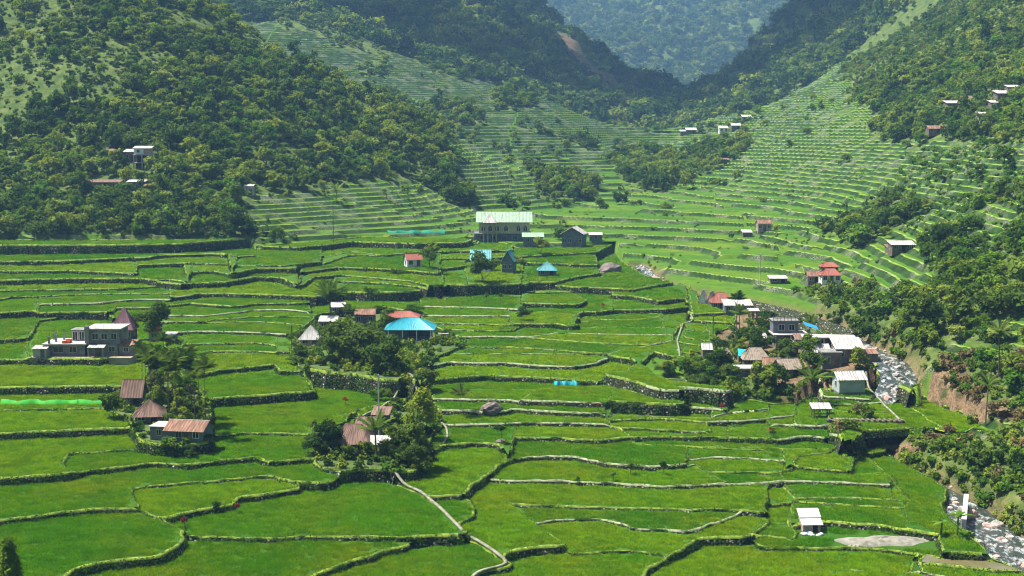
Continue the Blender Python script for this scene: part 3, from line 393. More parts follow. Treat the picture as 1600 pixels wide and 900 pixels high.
SITES = {'concrete': (-76.03, 244.96, 13.6), 'purple': (-73.4, 262.07, 4.05), 'pinkhut': (-67.87, 263.91, 2.16), 'lowhut': (-66.32, 267.84, 3.17), 'brownhut': (-58.5, 212.98, 3.49), 'conehut': (-53, 201.2, 4.58), 'rusthouse': (-46.11, 189.43, 7.93), 'blue': (-19.75, 268.36, 9.77), 'whitehut': (-38.06, 261.79, 4.29), 'redlong': (-22.89, 289.79, 7.38), 'darkred': (-30.76, 291.16, 4.5), 'greyroof': (-37.68, 284.87, 3.89), 'greyroof2': (-37.97, 304.18, 3.32), 'centre1': (-22.28, 188.96, 5.67), 'centre2': (-20.98, 198.5, 3.61), 'centre3': (-18.42, 188.96, 3.44), 'shedhut': (-19.81, 207.64, 2.83), 'hall': (-2.34, 428.07, 16.75), 'annex': (6.34, 421.11, 6.51), 'bluehouse': (17.97, 418.85, 7.24), 'bluelean': (25.59, 428.07, 4.28), 'tealhouse': (-8.04, 358.69, 5.55), 'tealgable': (-1.14, 355.33, 3.56), 'tealhut': (8.86, 352.26, 5.13), 'redsmall': (-24.81, 357.11, 4.55), 'aframe1': (42.65, 313.22, 2), 'aframe2': (44.46, 312.82, 2.28), 'redriver': (46.25, 307.49, 4.76), 'longwhite': (48.6, 299.19, 6.26), 'slabcanopy': (50.51, 291.07, 2.38), 'twostorey': (52, 259.85, 5.91), 'longflat': (56.73, 248.99, 9.52), 'whiteroof': (58.04, 238.61, 5.21), 'deckhouse': (54.68, 237.27, 3.67), 'hutbrown1': (37.95, 244.34, 2.67), 'hutbrown2': (42.79, 243.05, 4.87), 'tealtarp': (40.9, 246.58, 1.79), 'slabroof': (39.97, 235.47, 6.86), 'tanroof': (47.23, 234.85, 4.06), 'smallroof': (50.52, 249.35, 2.04), 'greygreen': (55.07, 224.51, 4.7), 'shelter': (47.68, 212.87, 3.1), 'whiteshed': (36.24, 165.43, 3.01), 'redA': (73.26, 320.72, 4.96), 'redB': (76.26, 335.55, 4.58), 'redC': (70.39, 325.8, 3.26), 'whiteA': (63.79, 334.26, 4.56), 'redhill': (77.22, 428.92, 4.68), 'leanhill': (71.41, 425.61, 3.1), 'hillroof1': (92.63, 331.52, 6.03), 'hillroof2': (91.77, 337.84, 2.77), 'up1': (167.14, 531.34, 8.7), 'up2': (174.46, 501, 6.84), 'up3': (169.65, 494.52, 5.4), 'up4': (152.77, 507.19, 7.38), 'up5': (159.01, 473.4, 5.6), 'up6': (162.59, 488.26, 3.55), 'up7': (162.31, 464.07, 2.96), 'up8': (160.72, 447.4, 4.07), 'lefthill1': (-116.9, 445.98, 5.28), 'lefthill2': (-121.84, 450.27, 4.51), 'lefthill3': (-128.73, 452.39, 4.94), 'lefthill4': (-125.62, 430.74, 11.76), 'lefthill5': (-115.17, 431.17, 5.88), 'lefthill6': (-110.57, 427.58, 3.11), 'lefthut': (-81.57, 435.61, 3.17), 'far1': (112.65, 752.59, 4.79), 'far2': (118.63, 749.66, 4.77), 'far3': (128.97, 777.69, 4.95), 'far4': (105.06, 829.74, 6.04), 'far5': (132.02, 987.34, 4.49), 'far6': (100.7, 830.8, 3.78), 'farshed': (96.63, 645.92, 5.88), 'tr_house1': (-68.74, 264.75, 7.23), 'tr_hut': (-59.02, 204.37, 4.83), 'tr_blue1': (-29.95, 240.49, 7.88), 'tr_blue2': (-29.07, 250.29, 8.54), 'tr_blue3': (-26.62, 240.49, 8.75), 'tr_blue4': (-21.4, 232.06, 7.39), 'tr_blue5': (-16.99, 230.23, 6.28), 'tr_blue6': (-38.09, 244.46, 3.78), 'tr_blue7': (-33.47, 280.08, 6.37), 'tr_blue8': (-25.1, 280.08, 4.33), 'tr_blue9': (-21.11, 296.72, 5.4), 'tr_cent1': (-25.26, 188.96, 4.81), 'tr_cent2': (-25.96, 189.4, 4.31), 'tr_cent3': (-13.77, 185.25, 5.9), 'tr_cent4': (-13.47, 200.37, 5.83), 'tr_cent5': (-19.62, 187.58, 3.41), 'tr_cent6': (-16.91, 186.51, 3.73), 'tr_cent7': (-14.28, 182.78, 3.33), 'tr_teal': (-6.85, 332.66, 8.48), 'tr_red': (-21.04, 353.77, 6.44), 'tr_gable': (1.97, 358.45, 3.59), 'tr_mid': (2.51, 287.7, 3.67), 'tr_hall': (8.31, 395.4, 6.12), 'tr_bare': (1.92, 349.25, 3.18), 'tr_r1': (44.89, 249.95, 5.69), 'tr_r2': (43.21, 257.21, 5.85), 'tr_r3': (34.87, 236.28, 6.02), 'tr_r4': (30.45, 235.79, 5.36), 'tr_r5': (27.4, 237.65, 4.76), 'tr_r6': (41.28, 226.14, 5.76), 'tr_r7': (49.09, 247.88, 4.51), 'tr_r8': (51.64, 243.68, 5.54), 'tr_r9': (58.02, 233.05, 3.82), 'tr_r10': (36.45, 232.3, 4.23), 'tr_r11': (31.6, 228.1, 4.57), 'tr_r12': (70.96, 240.38, 7.66), 'tr_r13': (51.35, 234.25, 5.33), 'tr_r14': (43.75, 228.31, 5.19), 'tr_r15': (50.17, 269.42, 5.39), 'palm_c': (-37.76, 290.65, 10.05), 'palm_c2': (-18.31, 185.98, 3.72), 'palm_r': (47.58, 220.29, 5.01), 'palm_r2': (74.63, 212.78, 5.81), 'palm_r3': (68.96, 201.3, 4.03), 'palm_hill': (-56.83, 454.49, 7.03), 'palm_q1': (44.91, 275.19, 2.5), 'palm_q2': (57.27, 267.92, 1.95), 'bet1': (-60.06, 225.15, 2.05), 'bet2': (-59.51, 227.31, 2.07), 'bet3': (-56, 217.55, 1.98), 'bet4': (-53.6, 211.49, 1.92), 'bet5': (-53.22, 213.98, 1.95), 'bet6': (-53.67, 219.12, 1.99), 'bet7': (-50.76, 211.49, 1.92), 'bet8': (-48.68, 206.69, 1.88), 'bet9': (-47.29, 204.37, 1.86), 'bet10': (-47.18, 198.56, 1.81), 'bet11': (-45.81, 199.87, 1.82), 'bet12': (-44.05, 198.56, 1.81), 'bet13': (-58.04, 227.31, 2.07), 'bet14': (-55.16, 211.49, 1.92), 'bet15': (43.75, 271.85, 2.47), 'bet16': (-32.82, 280.08, 1.78), 'bet17': (-26.34, 322.83, 1.76), 'bet18': (-31.39, 311.15, 1.98), 'bet19': (-8, 216.01, 0.98), 'bet20': (-11.43, 186.29, 1.02), 'tall1': (-15.95, 180.63, 1.64), 'bananas': (52.24, 160.85, 4.39), 'pinetip': (-49.2, 133.62, 3.65), 'boulder': (-3.2, 216.27, 3.35), 'boulder2': (-1.57, 199.68, 1.27), 'rockknoll': (25.5, 371.77, 6.77), 'pole1': (-39.89, 251.82, 0.23), 'pole2': (-18.68, 193.61, 0.18), 'pole3': (39.74, 275.3, 0.25), 'pole4': (58.99, 332.97, 0.3), 'pole5': (-51.49, 404.31, 0.37), 'pole6': (-40.16, 279.31, 0.25), 'pole7': (-45.84, 202.09, 0.18), 'red1': (-33.29, 166.07, 0.6), 'red2': (-38.22, 159.81, 0.51), 'red3': (-26.47, 220.3, 0.7), 'red4': (13.49, 215.95, 0.79), 'red5': (38.2, 203.5, 0.56), 'red6': (20.09, 308.49, 0.84), 'red7': (32.69, 216.07, 0.59), 'sap1': (-1.57, 198.87, 0.72), 'sap2': (13.46, 183.1, 0.33), 'sap3': (16.05, 186.69, 0.42), 'sap4': (20.44, 186.33, 0.34), 'sap5': (8.67, 182.76, 0.33), 'sap6': (-35.84, 166.07, 0.3), 'sap7': (38.32, 202.64, 0.46), 'sap8': (-5.79, 315.91, 1.44), 'sap9': (-2.61, 315.91, 1.72), 'gravel': (43.7, 161.72, 9.71), 'murk': (50.47, 153.99, 2.8), 'netL': (-71.44, 214.64, 16.11), 'netT': (-29.27, 428, 17.53), 'netR': (9.75, 234.63, 5.34), 'rwall1': (58.65, 177.41, 0.81), 'rwall2': (54.57, 165.57, 0.75), 'rail1': (54.06, 158.37, 0.29), 'rail2': (56.19, 151.44, 0.28), 'redboulder': (58.1, 173.69, 1.9), 'emb1': (51.81, 307.01, 0.56), 'emb2': (58.89, 291.68, 0.53), 'emb3': (65.77, 265.15, 0.48), 'scar1': (56.54, 1500.86, 6.83), 'scar2': (86.16, 1348.23, 6.13), 'vil1': (44.39, 237.68, 3.24), 'vil2': (53.31, 254.59, 3.01), 'vil3': (46.57, 259.47, 2.6), 'vil4': (62.09, 240.38, 2.84), 'vil5': (54.08, 242.06, 3.3), 'vil6': (50.81, 234.25, 2.56), 'vil7': (35.41, 252.07, 2.06), 'up9': (165.18, 538.12, 5.88), 'up10': (170.47, 530.74, 4.83), 'up11': (178.18, 503.47, 5.04), 'bet21': (-57.92, 219.12, 1.99), 'bet22': (-56.82, 226.18, 2.06), 'bet23': (-49.56, 204.37, 1.86), 'bet24': (-49.29, 211.49, 1.92), 'bet25': (-46.67, 206.69, 1.88), 'bet26': (-50.7, 204.37, 1.86), 'log1': (47.63, 209.1, 0.29), 'log2': (58.68, 206.42, 0.28), 'gorge1': (54.11, 211.47, 1.92), 'gorge2': (54.97, 202.66, 1.84), 'gorge3': (49.58, 201.94, 1.84), 'gorge4': (57.08, 201.81, 1.84), 'gorge5': (58.36, 198.12, 1.8), 'gb1': (-36.88, 246.94, 2.25), 'gb2': (-31.78, 241.75, 2.2), 'gb3': (-27.37, 239.24, 2.18), 'gb4': (-21.95, 224.34, 2.04), 'gb5': (-19.75, 240.4, 2.19), 'gb6': (-16.39, 239.95, 2.18), 'rb1': (-46.87, 187.86, 1.71), 'rb2': (-43.65, 186.7, 1.7), 'rb3': (-42.34, 189.43, 1.72)}
LAND_X0, LAND_Y0, LAND_D = -360, 110, 6
LAND_N = 121
LAND = [int(t) for t in '''121 0 121 0 121 0 121 0 121 0 72 0 1 2 48 0 71 0 2 2 48 0 70 0 4 2 47 0 70 0 4 2 47 0 70 0 4 2 47 0 70 0 5 2 46 0 70 0 2 2 1 4 2 2 46 0 70 0 2 2 1 4 3 2 45 0 70 0 2 2 1 4 3 2 45 0 70 0 2 2 1 4 4 2 44 0 69 0 1 2 1 4 1 0 1 4 4 2 44 0 69 0 1 4 1 2 1 0 1 4 4 2 1 1 43 0 72 0 1 4 3 2 1 0 1 1 43 0 72 0 1 4 2 2 1 0 3 1 42 0 67 0 1 3 3 5 1 0 1 4 3 0 3 1 42 0 66 0 2 3 3 5 1 1 1 0 1 1 1 0 5 1 41 0 65 0 2 3 4 5 8 1 1 3 41 0 65 0 2 3 4 5 8 1 2 3 40 0 65 0 2 3 4 5 1 2 6 1 3 3 40 0 66 0 1 3 3 5 1 0 1 2 5 1 5 3 39 0 66 0 1 3 3 5 1 0 1 2 5 1 5 3 39 0 67 0 3 5 1 0 1 2 4 1 7 3 38 0 67 0 3 5 1 0 2 2 3 1 7 3 38 0 67 0 3 5 1 0 2 2 2 1 1 0 8 3 37 0 67 0 3 5 1 0 2 2 2 0 1 1 8 3 37 0 67 0 3 5 1 0 2 2 2 0 1 1 9 3 36 0 67 0 3 5 1 0 2 2 2 0 1 1 9 3 36 0 71 0 2 2 2 0 2 1 8 3 1 1 35 0 71 0 2 2 3 0 1 1 8 3 1 1 35 0 71 0 1 2 4 0 1 1 8 3 2 1 34 0 71 0 1 2 4 0 2 1 7 3 2 1 34 0 76 0 9 3 3 1 33 0 76 0 9 3 3 1 33 0 77 0 8 3 3 1 33 0 77 0 8 3 4 1 32 0 77 0 8 3 4 1 32 0 77 0 8 3 5 1 31 0 77 0 8 3 5 1 31 0 75 0 1 1 1 0 8 3 6 1 30 0 75 0 3 1 7 3 6 1 30 0 75 0 4 1 6 3 7 1 29 0 25 0 3 1 48 0 3 1 6 3 7 1 29 0 25 0 19 1 32 0 3 1 6 3 8 1 28 0 47 1 1 0 2 3 26 0 3 1 6 3 8 1 28 0 48 1 2 3 26 0 3 1 6 3 9 1 27 0 48 1 2 3 26 0 4 1 5 3 9 1 27 0 47 1 2 3 28 0 3 1 5 3 10 1 26 0 47 1 1 3 31 0 6 3 10 1 26 0 47 1 1 3 32 0 5 3 11 1 25 0 47 1 1 3 32 0 5 3 11 1 25 0 47 1 1 3 32 0 5 3 12 1 24 0 48 1 33 0 4 3 1 0 11 1 24 0 49 1 32 0 4 3 1 0 12 1 23 0 49 1 32 0 4 3 1 0 12 1 23 0 50 1 32 0 3 3 1 0 13 1 22 0 50 1 32 0 3 3 1 0 13 1 22 0 50 1 32 0 3 3 1 0 14 1 21 0 51 1 32 0 2 3 1 0 14 1 21 0 51 1 32 0 2 3 1 0 15 1 20 0 51 1 33 0 1 3 1 0 15 1 20 0 52 1 4 0 1 1 27 0 1 3 1 0 16 1 19 0 53 1 3 0 1 1 28 0 17 1 19 0 53 1 3 0 1 1 28 0 18 1 18 0 54 1 1 0 3 1 27 0 18 1 18 0 58 1 27 0 19 1 17 0 58 1 27 0 19 1 17 0 57 1 28 0 19 1 17 0 57 1 28 0 20 1 16 0 57 1 28 0 20 1 16 0 57 1 28 0 21 1 15 0 57 1 5 0 2 1 21 0 21 1 15 0 57 1 5 0 4 1 19 0 22 1 14 0 56 1 6 0 4 1 19 0 22 1 14 0 56 1 6 0 4 1 19 0 23 1 13 0 56 1 6 0 4 1 5 0 1 1 13 0 23 1 13 0 56 1 6 0 4 1 4 0 2 1 13 0 24 1 12 0 48 1 3 0 5 1 6 0 4 1 4 0 2 1 14 0 23 1 12 0 42 1 2 0 1 1 6 0 5 1 6 0 4 1 4 0 3 1 13 0 24 1 11 0 42 1 9 0 5 1 6 0 4 1 3 0 4 1 13 0 24 1 11 0 42 1 9 0 5 1 6 0 4 1 3 0 5 1 12 0 25 1 10 0 42 1 8 0 6 1 7 0 3 1 3 0 5 1 12 0 25 1 10 0 42 1 2 0 12 1 8 0 2 1 3 0 6 1 11 0 26 1 9 0 56 1 13 0 7 1 11 0 25 1 9 0 56 1 13 0 8 1 10 0 26 1 8 0 13 1 56 0 8 1 10 0 15 2 19 0 12 1 57 0 9 1 9 0 15 2 19 0 12 1 57 0 9 1 9 0 16 2 18 0 11 1 58 0 9 1 9 0 16 2 18 0 11 1 58 0 10 1 8 0 17 2 17 0 10 1 59 0 10 1 8 0 17 2 17 0 10 1 59 0 10 1 9 0 17 2 16 0 9 1 60 0 10 1 9 0 17 2 16 0 9 1 60 0 10 1 9 0 18 2 15 0 8 1 61 0 10 1 9 0 18 2 15 0 8 1 61 0 5 1 1 0 4 1 9 0 19 2 14 0 7 1 62 0 5 1 2 0 3 1 10 0 18 2 14 0 7 1 62 0 5 1 3 0 2 1 10 0 18 2 14 0 7 1 62 0 4 1 5 0 1 1 10 0 19 2 13 0 6 1 63 0 4 1 16 0 19 2 13 0 6 1 64 0 3 1 16 0 20 2 12 0 5 1 50 0 1 1 11 0 1 1 3 0 2 1 17 0 19 2 12 0 5 1 49 0 2 1 11 0 1 1 4 0 1 1 17 0 20 2 11 0 4 1 50 0 3 1 9 0 2 1 22 0 20 2 11 0 4 1 49 0 5 1 3 0 7 1 22 0 21 2 10 0 3 1 50 0 5 1 32 0 21 2 10 0 3 1 49 0 6 1 33 0 21 2 9 0 2 1 50 0 6 1 14 0 1 1 18 0 21 2 9 0 2 1 49 0 6 1 15 0 1 1 18 0 21 2 9 0 2 1 49 0 6 1 15 0 1 1 18 0 22 2 8 0 1 1 49 0 7 1 2 0 2 1 11 0 2 1 17 0 22 2 8 0 1 1 49 0 7 1 2 0 3 1 10 0 2 1 18 0 22 2 7 0 49 0 2 1 8 0 3 1 30 0 22 2 7 0 58 0 4 1 30 0 23 2 6 0 58 0 4 1 30 0 23 2 6 0 58 0 4 1 31 0 22 2 6 0 59 0 2 1 32 0 22 2 6 0 59 0 2 1 32 0 22 2 6 0 45 0 1 1 13 0 2 1 32 0 22 2 6 0 45 0 2 1 12 0 2 1 33 0 21 2 6 0 45 0 3 1 12 0 1 1 33 0 21 2 6 0 45 0 3 1 12 0 1 1 33 0 20 2 7 0 46 0 2 1 12 0 1 1 33 0 20 2 7 0 46 0 1 1 13 0 1 1 33 0 20 2 7 0 60 0 1 1 34 0 19 2 7 0 60 0 1 1 34 0 19 2 7 0 42 0 3 2 15 0 2 1 33 0 19 2 7 0 40 0 6 2 6 0 1 1 7 0 2 1 33 0 19 2 7 0 37 0 1 1 2 0 6 2 6 0 2 1 6 0 2 1 33 0 19 2 7 0 36 0 3 1 1 0 6 2 5 0 4 1 5 0 2 1 34 0 18 2 7 0 36 0 3 1 8 2 3 0 5 1 5 0 2 1 34 0 19 2 6 0 35 0 4 1 8 2 3 0 6 1 4 0 2 1 34 0 19 2 6 0 35 0 5 1 7 2 3 0 6 1 4 0 2 1 34 0 20 2 5 0 35 0 4 1 8 2 3 0 6 1 4 0 2 1 34 0 20 2 5 0 34 0 5 1 8 2 3 0 6 1 4 0 2 1 35 0 20 2 4 0 34 0 5 1 9 2 2 0 6 1 4 0 1 1 36 0 21 2 3 0 34 0 5 1 9 2 2 0 6 1 4 0 1 1 36 0 21 2 3 0 31 1 3 0 5 1 8 2 3 0 7 1 3 0 1 1 9 0 27 1 22 2 2 1 31 1 2 0 6 1 8 2 3 0 7 1 3 0 1 1 9 0 27 1 23 2 1 1 31 1 2 0 5 1 9 2 3 0 7 1 13 0 28 1 22 2 1 1 31 1 2 0 5 1 8 2 4 0 7 1 12 0 29 1 23 2 31 1 2 0 5 1 8 2 4 0 7 1 11 0 30 1 23 2'''.split()]

# ------------------------------------------------------------------ helpers
def smooth(a, b, x):
    t = np.clip((x - a) / (b - a), 0, 1)
    return t * t * (3 - 2 * t)

def make_mesh(name, V, Fc, mats=None, matidx=None, shade=False, color=None):
    """one mesh from numpy vertices and an (n,3) or (n,4) face array, or a list of faces"""
    me = bpy.data.meshes.new(name)
    V = np.asarray(V, np.float32).reshape(-1, 3)
    if isinstance(Fc, np.ndarray):
        n, k = Fc.shape
        me.vertices.add(len(V))
        me.vertices.foreach_set('co', V.ravel())
        me.loops.add(n * k)
        me.loops.foreach_set('vertex_index', Fc.astype(np.int32).ravel())
        me.polygons.add(n)
        me.polygons.foreach_set('loop_start', (np.arange(n) * k).astype(np.int32))
        me.update(calc_edges=True)
    else:
        me.from_pydata([tuple(v) for v in V], [], Fc)
    for m in (mats or []):
        me.materials.append(m)
    if matidx is not None:
        me.polygons.foreach_set('material_index', np.asarray(matidx, np.int32))
    if shade:
        me.polygons.foreach_set('use_smooth', np.ones(len(me.polygons), bool))
    if color is not None:
        at = me.color_attributes.new('cover', 'FLOAT_COLOR', 'POINT')
        at.data.foreach_set('color', np.asarray(color, np.float32).ravel())
    me.validate()
    me.update()
    return me

def link(name, me, parent=None, loc=None, rz=None, kind=None):
    o = bpy.data.objects.new(name, me)
    COL.objects.link(o)
    if parent is not None:
        o.parent = parent
    if loc is not None:
        o.location = loc
    if rz is not None:
        o.rotation_euler = (0, 0, rz)
    if kind:
        o['kind'] = kind
    return o

def tag(o, label, cat, group=None):
    o['label'] = label
    o['category'] = cat
    if group:
        o['group'] = group
    return o

def thing(name, label, cat, loc, rz=0.0, group=None):
    o = link(name, None, None, loc, rz)
    o.empty_display_size = 0.5
    return tag(o, label, cat, group)

class MB:
    """collects boxes, prisms, tubes and quads and makes ONE mesh of them"""
    def __init__(self):
        self.v, self.f = [], []
    def add(self, vs, fs):
        n = len(self.v)
        self.v += [tuple(map(float, p)) for p in vs]
        self.f += [tuple(i + n for i in f) for f in fs]
    def box(self, x0, x1, y0, y1, z0, z1):
        self.add([(x0, y0, z0), (x1, y0, z0), (x1, y1, z0), (x0, y1, z0), (x0, y0, z1), (x1, y0, z1), (x1, y1, z1), (x0, y1, z1)],
                 [(3, 2, 1, 0), (4, 5, 6, 7), (0, 1, 5, 4), (1, 2, 6, 5), (2, 3, 7, 6), (3, 0, 4, 7)])
    def tube(self, a, b, r0, r1=None, n=6):
        r1 = r0 if r1 is None else r1
        a, b = Vector(a), Vector(b)
        d = (b - a).normalized()
        s = d.orthogonal().normalized()
        t = d.cross(s)
        vs = []
        for p, r in ((a, r0), (b, r1)):
            for k in range(n):
                q = 2 * math.pi * k / n
                vs.append(p + s * (r * math.cos(q)) + t * (r * math.sin(q)))
        fs = [(k, (k + 1) % n, n + (k + 1) % n, n + k) for k in range(n)]
        fs += [tuple(range(n - 1, -1, -1)), tuple(range(n, 2 * n))]
        self.add(vs, fs)
    def build(self, name, mat, parent=None, loc=None, rz=None, kind=None, shade=False):
        me = make_mesh(name, np.array(self.v, np.float32), self.f, [mat], shade=shade)
        return link(name, me, parent, loc, rz, kind)

# cheap repeatable value noise on arrays
_NT = np.random.RandomState(3).rand(256, 256)
def vnoise(x, y):
    xi, yi = np.floor(x).astype(int), np.floor(y).astype(int)
    fx, fy = x - xi, y - yi
    fx, fy = fx * fx * (3 - 2 * fx), fy * fy * (3 - 2 * fy)
    g = lambda a, b: _NT[a & 255, b & 255]
    return (g(xi, yi) * (1 - fx) + g(xi + 1, yi) * fx) * (1 - fy) + (g(xi, yi + 1) * (1 - fx) + g(xi + 1, yi + 1) * fx) * fy - 0.5
def fbm(x, y, o=4):
    s, a = 0.0, 1.0
    for k in range(o):
        s = s + a * vnoise(x + 17.3 * k, y - 9.1 * k)
        x, y, a = x * 2.03, y * 2.03, a * 0.5
    return s

# ------------------------------------------------------------------ materials
def new_mat(name):
    m = bpy.data.materials.new(name)
    m.use_nodes = True
    nt = m.node_tree
    return m, nt, nt.nodes['Principled BSDF']

def node(nt, kind, **kw):
    n = nt.nodes.new(kind)
    for k, v in kw.items():
        if k in n.inputs.keys():
            n.inputs[k].default_value = v
        else:
            setattr(n, k, v)
    return n

def ramp(nt, src, stops):
    r = nt.nodes.new('ShaderNodeValToRGB')
    el = r.color_ramp.elements
    while len(el) < len(stops):
        el.new(0.5)
    for e, (p, c) in zip(el, stops):
        e.position = p
        e.color = (c[0], c[1], c[2], 1)
    nt.links.new(src, r.inputs[0])
    return r.outputs[0]

def mix(nt, fac, a, b, mode='MIX'):
    m = nt.nodes.new('ShaderNodeMix')
    m.data_type = 'RGBA'
    m.blend_type = mode
    for s, v in ((m.inputs['Factor'], fac), (m.inputs['A'], a), (m.inputs['B'], b)):
        if hasattr(v, 'is_output'):
            nt.links.new(v, s)
        elif isinstance(v, (int, float)):
            s.default_value = v
        else:
            s.default_value = (v[0], v[1], v[2], 1)
    return m.outputs['Result']

def wpos(nt):
    return nt.nodes.new('ShaderNodeNewGeometry').outputs['Position']

def noise(nt, vec, scale, detail=3, rough=0.55):
    n = node(nt, 'ShaderNodeTexNoise', Scale=scale, Detail=detail, Roughness=rough)
    nt.links.new(vec, n.inputs['Vector'])
    return n.outputs['Fac']

def stretch(nt, vec, sx, sy, sz):
    m = nt.nodes.new('ShaderNodeMapping')
    m.inputs['Scale'].default_value = (sx, sy, sz)
    nt.links.new(vec, m.inputs['Vector'])
    return m.outputs[0]

def bump(nt, h, strength, dist):
    b = node(nt, 'ShaderNodeBump', Strength=strength, Distance=dist)
    nt.links.new(h, b.inputs['Height'])
    return b.outputs[0]

def mat_plain(name, c, c2=None, scale=1.5, rough=0.85, bumpy=0.15, spec=0.2, metal=0.0):
    m, nt, p = new_mat(name)
    tc = nt.nodes.new('ShaderNodeTexCoord').outputs['Object']
    f = noise(nt, tc, scale, 5)
    c2 = c2 or tuple(q * 0.6 for q in c)
    nt.links.new(ramp(nt, f, [(0.32, c2), (0.62, c)]), p.inputs['Base Color'])
    p.inputs['Roughness'].default_value = rough
    p.inputs['Specular IOR Level'].default_value = spec
    p.inputs['Metallic'].default_value = metal
    nt.links.new(bump(nt, noise(nt, tc, scale * 6, 3), bumpy, 0.05), p.inputs['Normal'])
    return m

def mat_roof(name, c, rust=None, amount=0.45, rough=0.55):
    """corrugated sheet: paint with streaks of wear running down the slope"""
    m, nt, p = new_mat(name)
    tc = nt.nodes.new('ShaderNodeTexCoord').outputs['Object']
    f = noise(nt, stretch(nt, tc, 2.2, 0.35, 0.35), 1.3, 4)
    rust = rust or tuple(q * 0.72 for q in c)
    col = ramp(nt, f, [(amount - 0.10, rust), (amount + 0.10, c)])
    g = noise(nt, stretch(nt, tc, 0.9, 0.5, 0.5), 0.9, 5, 0.7)
    col = mix(nt, ramp(nt, g, [(0.52, (0, 0, 0)), (0.66, (0.75, 0.75, 0.75))]), col, (rust[0] * 0.75 + 0.05, rust[1] * 0.65 + 0.025, rust[2] * 0.6 + 0.012))
    nt.links.new(col, p.inputs['Base Color'])
    p.inputs['Roughness'].default_value = rough
    p.inputs['Specular IOR Level'].default_value = 0.25
    return m

def mat_leaf(name, c1, c2, c3, trans=0.35, obj_random=True, sat=1.0):
    """foliage: colour differs from plant to plant and from clump to clump, part of the light passes through"""
    m, nt, p = new_mat(name)
    nt.nodes.remove(p)
    out = nt.nodes['Material Output']
    info = nt.nodes.new('ShaderNodeObjectInfo')
    geo = nt.nodes.new('ShaderNodeNewGeometry')
    n1 = noise(nt, geo.outputs['Position'], 0.55, 2)
    n2 = noise(nt, geo.outputs['Position'], 4.0, 2)
    add = node(nt, 'ShaderNodeMath', operation='MULTIPLY_ADD')
    nt.links.new(info.outputs['Random'], add.inputs[0])
    add.inputs[1].default_value = 0.55 if obj_random else 0.0
    ad2 = node(nt, 'ShaderNodeMath', operation='MULTIPLY_ADD')
    nt.links.new(n1, ad2.inputs[0])
    ad2.inputs[1].default_value = 0.55
    nt.links.new(add.outputs[0], ad2.inputs[2])
    nt.links.new(n2, add.inputs[2])
    add.inputs[2].default_value = 0
    n0 = noise(nt, geo.outputs['Position'], 0.028, 3)
    cmb = node(nt, 'ShaderNodeMath', operation='MULTIPLY_ADD')
    nt.links.new(n0, cmb.inputs[0])
    cmb.inputs[1].default_value = 1.1 if obj_random else 0.0
    cmb.inputs[2].default_value = -0.60 if obj_random else 0.0
    sc = node(nt, 'ShaderNodeMath', operation='MULTIPLY_ADD')
    nt.links.new(n2, sc.inputs[0])
    sc.inputs[1].default_value = 0.35
    nt.links.new(cmb.outputs[0], sc.inputs[2])
    nt.links.new(sc.outputs[0], add.inputs[2])
    col = ramp(nt, ad2.outputs[0], [(0.3, c1), (0.62, c2), (0.95, c3)])
    d = nt.nodes.new('ShaderNodeBsdfDiffuse')
    t = nt.nodes.new('ShaderNodeBsdfTranslucent')
    nt.links.new(col, d.inputs['Color'])
    tcol = mix(nt, 1.0, col, (1.0, 1.05, 0.45), 'MULTIPLY')
    nt.links.new(tcol, t.inputs['Color'])
    mx = node(nt, 'ShaderNodeMixShader')
    mx.inputs[0].default_value = trans
    nt.links.new(d.outputs[0], mx.inputs[1])
    nt.links.new(t.outputs[0], mx.inputs[2])
    nt.links.new(mx.outputs[0], out.inputs['Surface'])
    return m

def mat_rice(name):
    m, nt, p = new_mat(name)
    pos = wpos(nt)
    info = nt.nodes.new('ShaderNodeObjectInfo')
    big = noise(nt, pos, 0.07, 4, 0.6)
    mid = noise(nt, pos, 0.55, 4, 0.65)
    fine = noise(nt, stretch(nt, pos, 1.0, 0.55, 1.0), 5.5, 3, 0.7)
    base = ramp(nt, info.outputs['Random'], [(0.0, (0.024, 0.125, 0.003)), (0.5, (0.042, 0.165, 0.003)), (1.0, (0.075, 0.205, 0.003))])
    c = mix(nt, ramp(nt, big, [(0.35, (0, 0, 0)), (0.68, (0.6, 0.6, 0.6))]), base, (0.085, 0.150, 0.004))
    c = mix(nt, ramp(nt, mid, [(0.42, (0, 0, 0)), (0.72, (0.55, 0.55, 0.55))]), c, (0.028, 0.095, 0.003))
    c = mix(nt, ramp(nt, fine, [(0.3, (0.75, 0.75, 0.75)), (0.7, (0, 0, 0))]), c, (0.012, 0.045, 0.003))
    nt.links.new(c, p.inputs['Base Color'])
    p.inputs['Roughness'].default_value = 0.8
    p.inputs['Specular IOR Level'].default_value = 0.12
    h = noise(nt, pos, 3.2, 4, 0.75)
    nt.links.new(bump(nt, h, 0.75, 0.4), p.inputs['Normal'])
    return m

